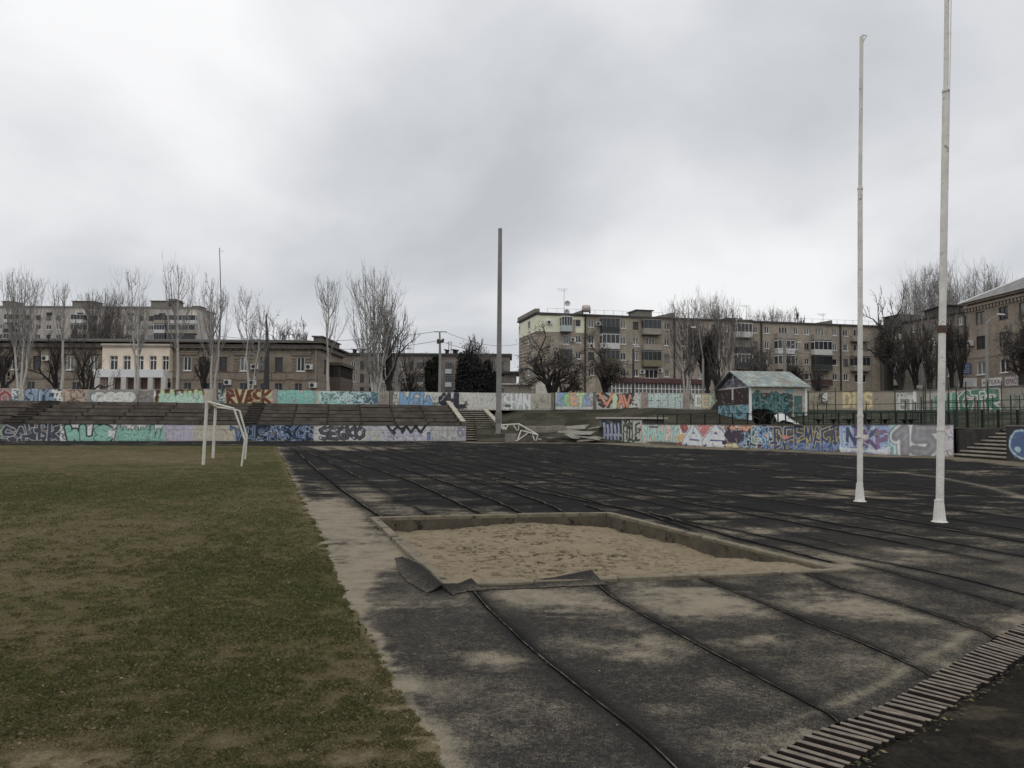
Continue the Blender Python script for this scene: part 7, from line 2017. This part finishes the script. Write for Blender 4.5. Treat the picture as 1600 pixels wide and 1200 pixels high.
lamp('street lamp with curved arm in front of the brick building at right', 1542, 606, 76, [(1541.5, 512), (1542, 506), (1548, 498), (1561, 493)], (1563, 492), m=m_cp, r0=.13, hl=1.0)
lamp('street lamp with angled head on a slim dark post in front of the flats', 989.5, 613, 84, [(989.5, 545), (994, 538), (1000, 532)], (994.5, 542), hl=1.0)
lamp('street lamp on a concrete pole behind the shed', 1226, 606, 88, [(1226, 529), (1231, 545), (1236, 540), (1246, 536)], (1248, 535.5), m=m_cp, r0=.16)
lamp('street lamp in the dark thicket left of the nearer white pole', 1464, 612, 86, [(1464, 536), (1460, 532), (1456, 530)], (1455, 530))
lamp('street lamp with low grey box post between the pale poplars', 1098.5, 612, 82, [(1098.5, 560), (1092, 515), (1084, 513)], (1083, 512), m=m_cp)
r_, b_, t_ = simple_pole('street_post', 'short post with small box on the wall left of the nearer white pole', 1437, 613, 607, 64, .04, .04, m_cp)
mb = MB(); mb.box(-.2, .2, -.1, .1, t_.z - UPZ, t_.z - UPZ + .28); mb.build('box', m_cp, r_)
def wire(label, a, b, sag, n=16, rad=.022):
    a = Vector(a); b = Vector(b); r_ = thing('overhead_cable', label, 'cable', tuple(a))
    mb = MB(); mb.tube([Vector((0, 0, 0)) + (b - a) * (i / n) - Vector((0, 0, sag * 4 * (i / n) * (1 - i / n))) for i in range(n + 1)], rad, 4); mb.build('cable', m_steel, r_)
wire('overhead cable running left from the utility pole above the low roofs', upole + Vector((-.6, 0, 0)), At(330, 524, 84), .8)
wire('overhead cable running right from the utility pole to the flats', upole + Vector((.6, 0, 0)), At(818, 535, 129), 1.0)
wire('lower overhead cable running left from the utility pole', upole + Vector((-.3, 0, -1.0)), At(420, 536, 86), .8)
wire('lower overhead cable passing right behind the mast', upole + Vector((.3, 0, -1.1)), At(830, 552, 129), .8)
wire('thin cable crossing between the lamp in front of the flats and the shed pole', At(989.5, 548, 84), At(1226, 545, 88), 1.0, rad=.018)
wire('thin cable running from the shed pole towards the right trees', At(1226, 547, 88), At(1464, 540, 86), 1.0, rad=.018)

# ================================================================== GOAL
m_goal = mat('goal_paint', W(150, 146, 132), .7, .12, 3, dirt=(W(96, 88, 72), 7, .62), spec=.2)
g0 = Gp(317.5, 727); g1 = Gp(332.6, 716.6)
go_ = thing('football_goal', 'bare white football goal frame without net at the edge of the grass', 'goal', tuple(g0))
def gv(px, py, Y): return Vector(At(px, py, Y)) - g0
Yn, Yf = g0.y, g1.y
tn, tf = gv(323.3, 627.5, Yn), gv(337, 636, Yf)
rn, rf = Gp(377.5, 728.3), Gp(383, 717.8)
def post(name, pts, r): mb = MB(); mb.tube(pts, r, 12); return mb.build(name, m_goal, go_, smooth=False)
post('post', [(0, 0, -.05), tn + Vector((0, 0, .05))], .062); post('post', [g1 - g0 - Vector((0, 0, .05)), tf + Vector((0, 0, .02))], .062)
post('crossbar', [tn, tf], .06)
kn, kf = gv(365.3, 638.3, rn.y), gv(371.5, 640.2, rf.y); en, ef = gv(382.6, 686.5, rn.y), gv(385.8, 682.8, rf.y)
post('side_bar', [tn, kn, en, rn - g0], .038); post('side_bar', [tf, kf - Vector((.12, 0, 0)), kf + Vector((.08, 0, -.04)), ef, rf - g0], .038)
# ================================================================== OVERTURNED FRAME BY THE STAIRS
f0 = Gp(805, 690)
fr = thing('tipped_frame', 'overturned bent white tubular frame lying beside the wide staircase', 'metal frame', tuple(f0))
def fv(px, py, Y): return Vector(At(px, py, Y)) - f0
mb = MB(); Yq = 61.3
for ln, rd in (([(784, 664, 62.5), (811, 662.5, 62.3), (840.5, 679.5, 61)], .055), ([(784, 664, 62.5), (784, 668, 62.5)], .04), ([(794.5, 664, 62.4), (789.5, 670.5, 62)], .035), ([(811, 662.5, 62.3), (810, 672, 62.2), (808, 673, 62.2), (802.5, 664.5, 62.3)], .035),
               ([(814, 672.5, 61.4), (808.5, 688.5, 61.0), (805, 688.5, 61)], .045), ([(814, 672.5, 61.4), (840.5, 679.5, 61)], .045), ([(824.5, 677, 61.2), (810, 687, 61)], .04), ([(832, 679, 61.2), (835, 687.5, 61), (837.5, 688.5, 61), (840.5, 679.5, 61)], .04), ([(840, 686, 61), (846, 686.5, 61)], .03)):
    mb.tube([fv(*p) for p in ln], rd, 7)
mb.build('tube_frame', m_goal, fr)
# broken concrete pieces on the bank
rs = random.Random(21)
def slab(name, label, px, py, Y, L, wd, h, rz, tilt, m=None, z=None, group='broken concrete slabs at the foot of the bank', cat='concrete slab'):
    if h < .15:
        h *= .6; L *= .8; rz += rs.uniform(-.5, .5); tilt = (tilt[0] + rs.uniform(-.05, .22), tilt[1] + rs.uniform(-.2, .2))
    p = At(px, py, Y)
    o = thing(name, label, cat, tuple(p), rz, group); o.rotation_euler = (tilt[0], tilt[1], rz)
    mb = MB(); j = lambda s: rs.uniform(-s, s) * (2.5 if h < .1 else 1)
    mb.hexa([(-L + j(.1), -wd, -h), (L + j(.1), -wd + j(.1), -h), (L + j(.2), wd, -h), (-L, wd + j(.1), -h), (-L + j(.1), -wd, h), (L + j(.1), -wd + j(.1), h), (L + j(.2), wd, h), (-L, wd + j(.1), h)])
    q = mb.build('slab', m or mat('broken_concrete', W(96, 92, 80), .95, .3, 2, .02, 10), o); bv_ = q.modifiers.new('bevel', 'BEVEL'); bv_.width = .03
    # rebar stubs
    mb = MB()
    for k in range(3): mb.tube([(L - .1, -wd * .5 + k * wd * .5, 0), (L + .22, -wd * .5 + k * wd * .5 + j(.05), j(.08))], .012, 4)
    mb.build('rebar', m_rust, o)
for px, py, Y, L, wd, h, rz, tl, lb in ((852, 671, 64.2, 1.7, .3, .28, .15, (0, 0), 'long grey concrete kerb block in the bank behind the tipped frame'), (872, 670.5, 64.3, .5, .3, .3, .15, (0, .03), 'short concrete kerb block right of the long one in the bank'),
    (896, 668, 65, 1.3, .5, .07, .1, (.1, -.04), 'thin flat broken slab highest on the bank'), (893, 675.5, 64, 1.4, .4, .09, .3, (.12, -.08), 'pale broken slab with ragged edge tilted right of the kerb blocks'), (908, 677, 63.6, 1.2, .5, .07, -.2, (.1, .1), 'pale broken slab lying across another one'), (903, 681.5, 63.2, 1.3, .5, .08, .2, (.14, -.05), 'pale slab in the middle of the rubble'),
    (921, 683, 63, 1.3, .6, .08, .0, (.1, -.03), 'flat broken slab against the block room'), (918, 687, 62.7, 1.1, .5, .1, -.1, (.08, 0), 'lowest broken slab in front of the rubble'), (925, 669, 65, 1.1, .3, .06, -.1, (.1, -.05), 'thin slab strip high beside the block room'), (861, 684, 62.8, .5, .3, .05, .6, (0, 0), 'small loose slab in the grass right of the tipped frame')):
    slab('concrete_slab', lb, px, py, Y, L, wd, h, rz, tl)
slab('concrete_block', 'squat grey concrete block at the foot of the staircase side wall', 798.5, 684.5, 61.8, .42, .4, .34, .2, (0, 0), mt_gconc, cat='concrete block')

# ================================================================== RAILINGS AND CAGE FENCES ON THE RIGHT TERRACE
m_blk = mat('black_rail', W(26, 28, 28), .9, .2, 3, spec=.1); m_grn = mat('green_rail', W(36, 54, 47), .9, .2, 3, spec=.1)
def wallpt(px, back, z):
    u = wr.pxu(px) if px < 1492 else wr.L + (ws.pxu(px)) + wdt
    base = wr if px < 1492 else ws; uu_ = wr.pxu(px) if px < 1492 else ws.pxu(px)
    x, y = base.xy(np.array([uu_])); nx, ny = base.nrm(np.array([uu_]))
    return Vector((float(x[0] + nx[0] * back), float(y[0] + ny[0] * back), z))
def railing(label, pxs, back, z0, z1, rails, pr, rr_, m, mr=None, extra=None, name='railing', cat='railing', per=1):
    pts = [wallpt(px, back, z0) for px in pxs]; o = pts[0]
    r_ = thing(name, label, cat, tuple(o))
    for i, p in enumerate(pts):
        if per and i % per: continue
        mb = MB(); mb.bar(p - o, p - o + Vector((0, 0, z1 - z0 + (extra[i % len(extra)] if extra else 0))), pr, pr); mb.build('upright', m, r_)
    for z in rails:
        mb = MB()
        for a, b_ in zip(pts[:-1], pts[1:]): mb.bar(a - o + Vector((0, 0, z - z0)), b_ - o + Vector((0, 0, z - z0)), rr_, rr_)
        mb.build('rail', mr or m, r_)
    return r_
railing('low dark railing along the edge above the bright murals', [1018, 1027, 1048, 1070, 1092, 1115, 1137, 1160, 1180, 1210, 1222, 1248, 1276, 1300, 1322, 1340, 1365, 1388, 1414, 1438, 1462, 1482], .55, 1.45, 2.32, [2.30, 1.62], .07, .035, m_blk)
railing('green railing just behind the dark one with closer uprights', list(range(1150, 1490, 12)), 2.2, 1.45, 2.42, [2.40, 1.75], .045, .05, m_grn)
railing('tall green cage fence along the back of the terrace', list(range(1175, 1490, 15)), 7.5, 1.55, 3.1, [3.0, 2.55], .05, .04, m_grn, extra=[.0, .9, .1, .0, 1.1])
railing('black railing at the head of the far right steps', [1496, 1512, 1530, 1550, 1574, 1600, 1640], 3.3, 1.48, 2.5, [2.48, 1.9], .08, .04, m_blk, name='railing') if False else None
r_ = thing('railing', 'dark railing with thick black posts beside the far right steps', 'railing', tuple(Gp(1490, 714)))
o = Gp(1490, 714)
PR = [At(px, 664, 44 - .02 * (px - 1490)) for px in (1492, 1512, 1535, 1560, 1590, 1625, 1660)]
for p in PR:
    p.z = 1.5; mb = MB(); mb.bar(p - o, p - o + Vector((0, 0, 1.0)), .09, .09); mb.build('upright', m_blk, r_)
for z in (2.48, 2.0):
    mb = MB()
    for a, b_ in zip(PR[:-1], PR[1:]): mb.bar(Vector((a.x, a.y, z)) - o, Vector((b_.x, b_.y, z)) - o, .05, .05)
    mb.build('rail', m_grn, r_)
r_ = thing('railing', 'tall green cage fence at the far right in front of the green and white graffiti', 'railing', tuple(At(1500, 660, 50)))
o = At(1500, 660, 50)
PR = [At(px, 660, 50 - .03 * (px - 1500)) for px in range(1440, 1680, 14)]
for i, p in enumerate(PR):
    p.z = 1.6; mb = MB(); mb.bar(p - o, p - o + Vector((0, 0, 1.9 + (.9 if i % 4 == 1 else 0))), .04 if i % 5 else .09, .04); mb.build('upright', m_grn, r_)
for z in (2.75, 3.2, 2.3):
    mb = MB()
    for a, b_ in zip(PR[:-1], PR[1:]): mb.bar(Vector((a.x, a.y, z)) - o, Vector((b_.x, b_.y, z)) - o, .05, .05)
    mb.build('rail', m_grn, r_)
# black T shaped seat brackets
for i, px in enumerate((1255, 1278, 1302, 1330, 1355, 1385, 1418)):
    od_ = ('first', 'second', 'third', 'fourth', 'fifth', 'sixth', 'last')[i]
    p = wallpt(px, 1.3, 1.47)
    tt = thing('seat_bracket', od_ + ' from the left of the black T shaped seat brackets above the murals', 'seat bracket', tuple(p), 0, 'black seat brackets in a row')
    mb = MB(); mb.box(-.05, .05, -.04, .04, 0, .42); mb.build('stem', m_blk, tt); mb = MB(); mb.box(-.3, .3, -.16, .16, .421, .49); mb.box(-.12, .12, -.03, .03, .33, .42); mb.build('top_plate', m_blk, tt)
# dark bush and white sheeting on the terrace
pb_ = wallpt(1190, 3.2, 1.45)
bush('fallen_bush', 'dark fallen shrub heap on the terrace above the colourful mural', 'bush', 1192, 660, 641, pb_.y, 20, 141, W(30, 32, 28), n=9000, sz=.10, zb=1.42, lumps=10)
sp = wallpt(1212, 2.4, 1.46)
ts = thing('tarpaulin', 'crumpled white sheet sloping off the dark shrub heap', 'tarpaulin', tuple(sp))
nx_, ny_ = 26, 14
V = []; rg = np.random.default_rng(5)
for j in range(ny_):
    for i in range(nx_):
        u = i / (nx_ - 1); v = j / (ny_ - 1)
        x = -1.1 + 2.7 * u; top = .85 * math.exp(-((u - .18) / .28) ** 2) + .12 * (1 - u)
        z = .03 + top * (1 - abs(v - .5) * 1.3) + .05 * math.sin(9 * u + 5 * v) * (1 - u) + rg.normal(0, .02)
        V.append((x, -.5 + 1.2 * v + .1 * math.sin(7 * u), max(z, .02)))
vi = np.arange(nx_ * ny_).reshape(ny_, nx_)
to = npmesh('sheet', np.array(V), np.stack([vi[:-1, :-1], vi[:-1, 1:], vi[1:, 1:], vi[1:, :-1]], -1).reshape(-1, 4), mat('white_sheet', W(150, 150, 148), .7, .1, 3), ts)
mdf = to.modifiers.new('thick', 'SOLIDIFY'); mdf.thickness = .012
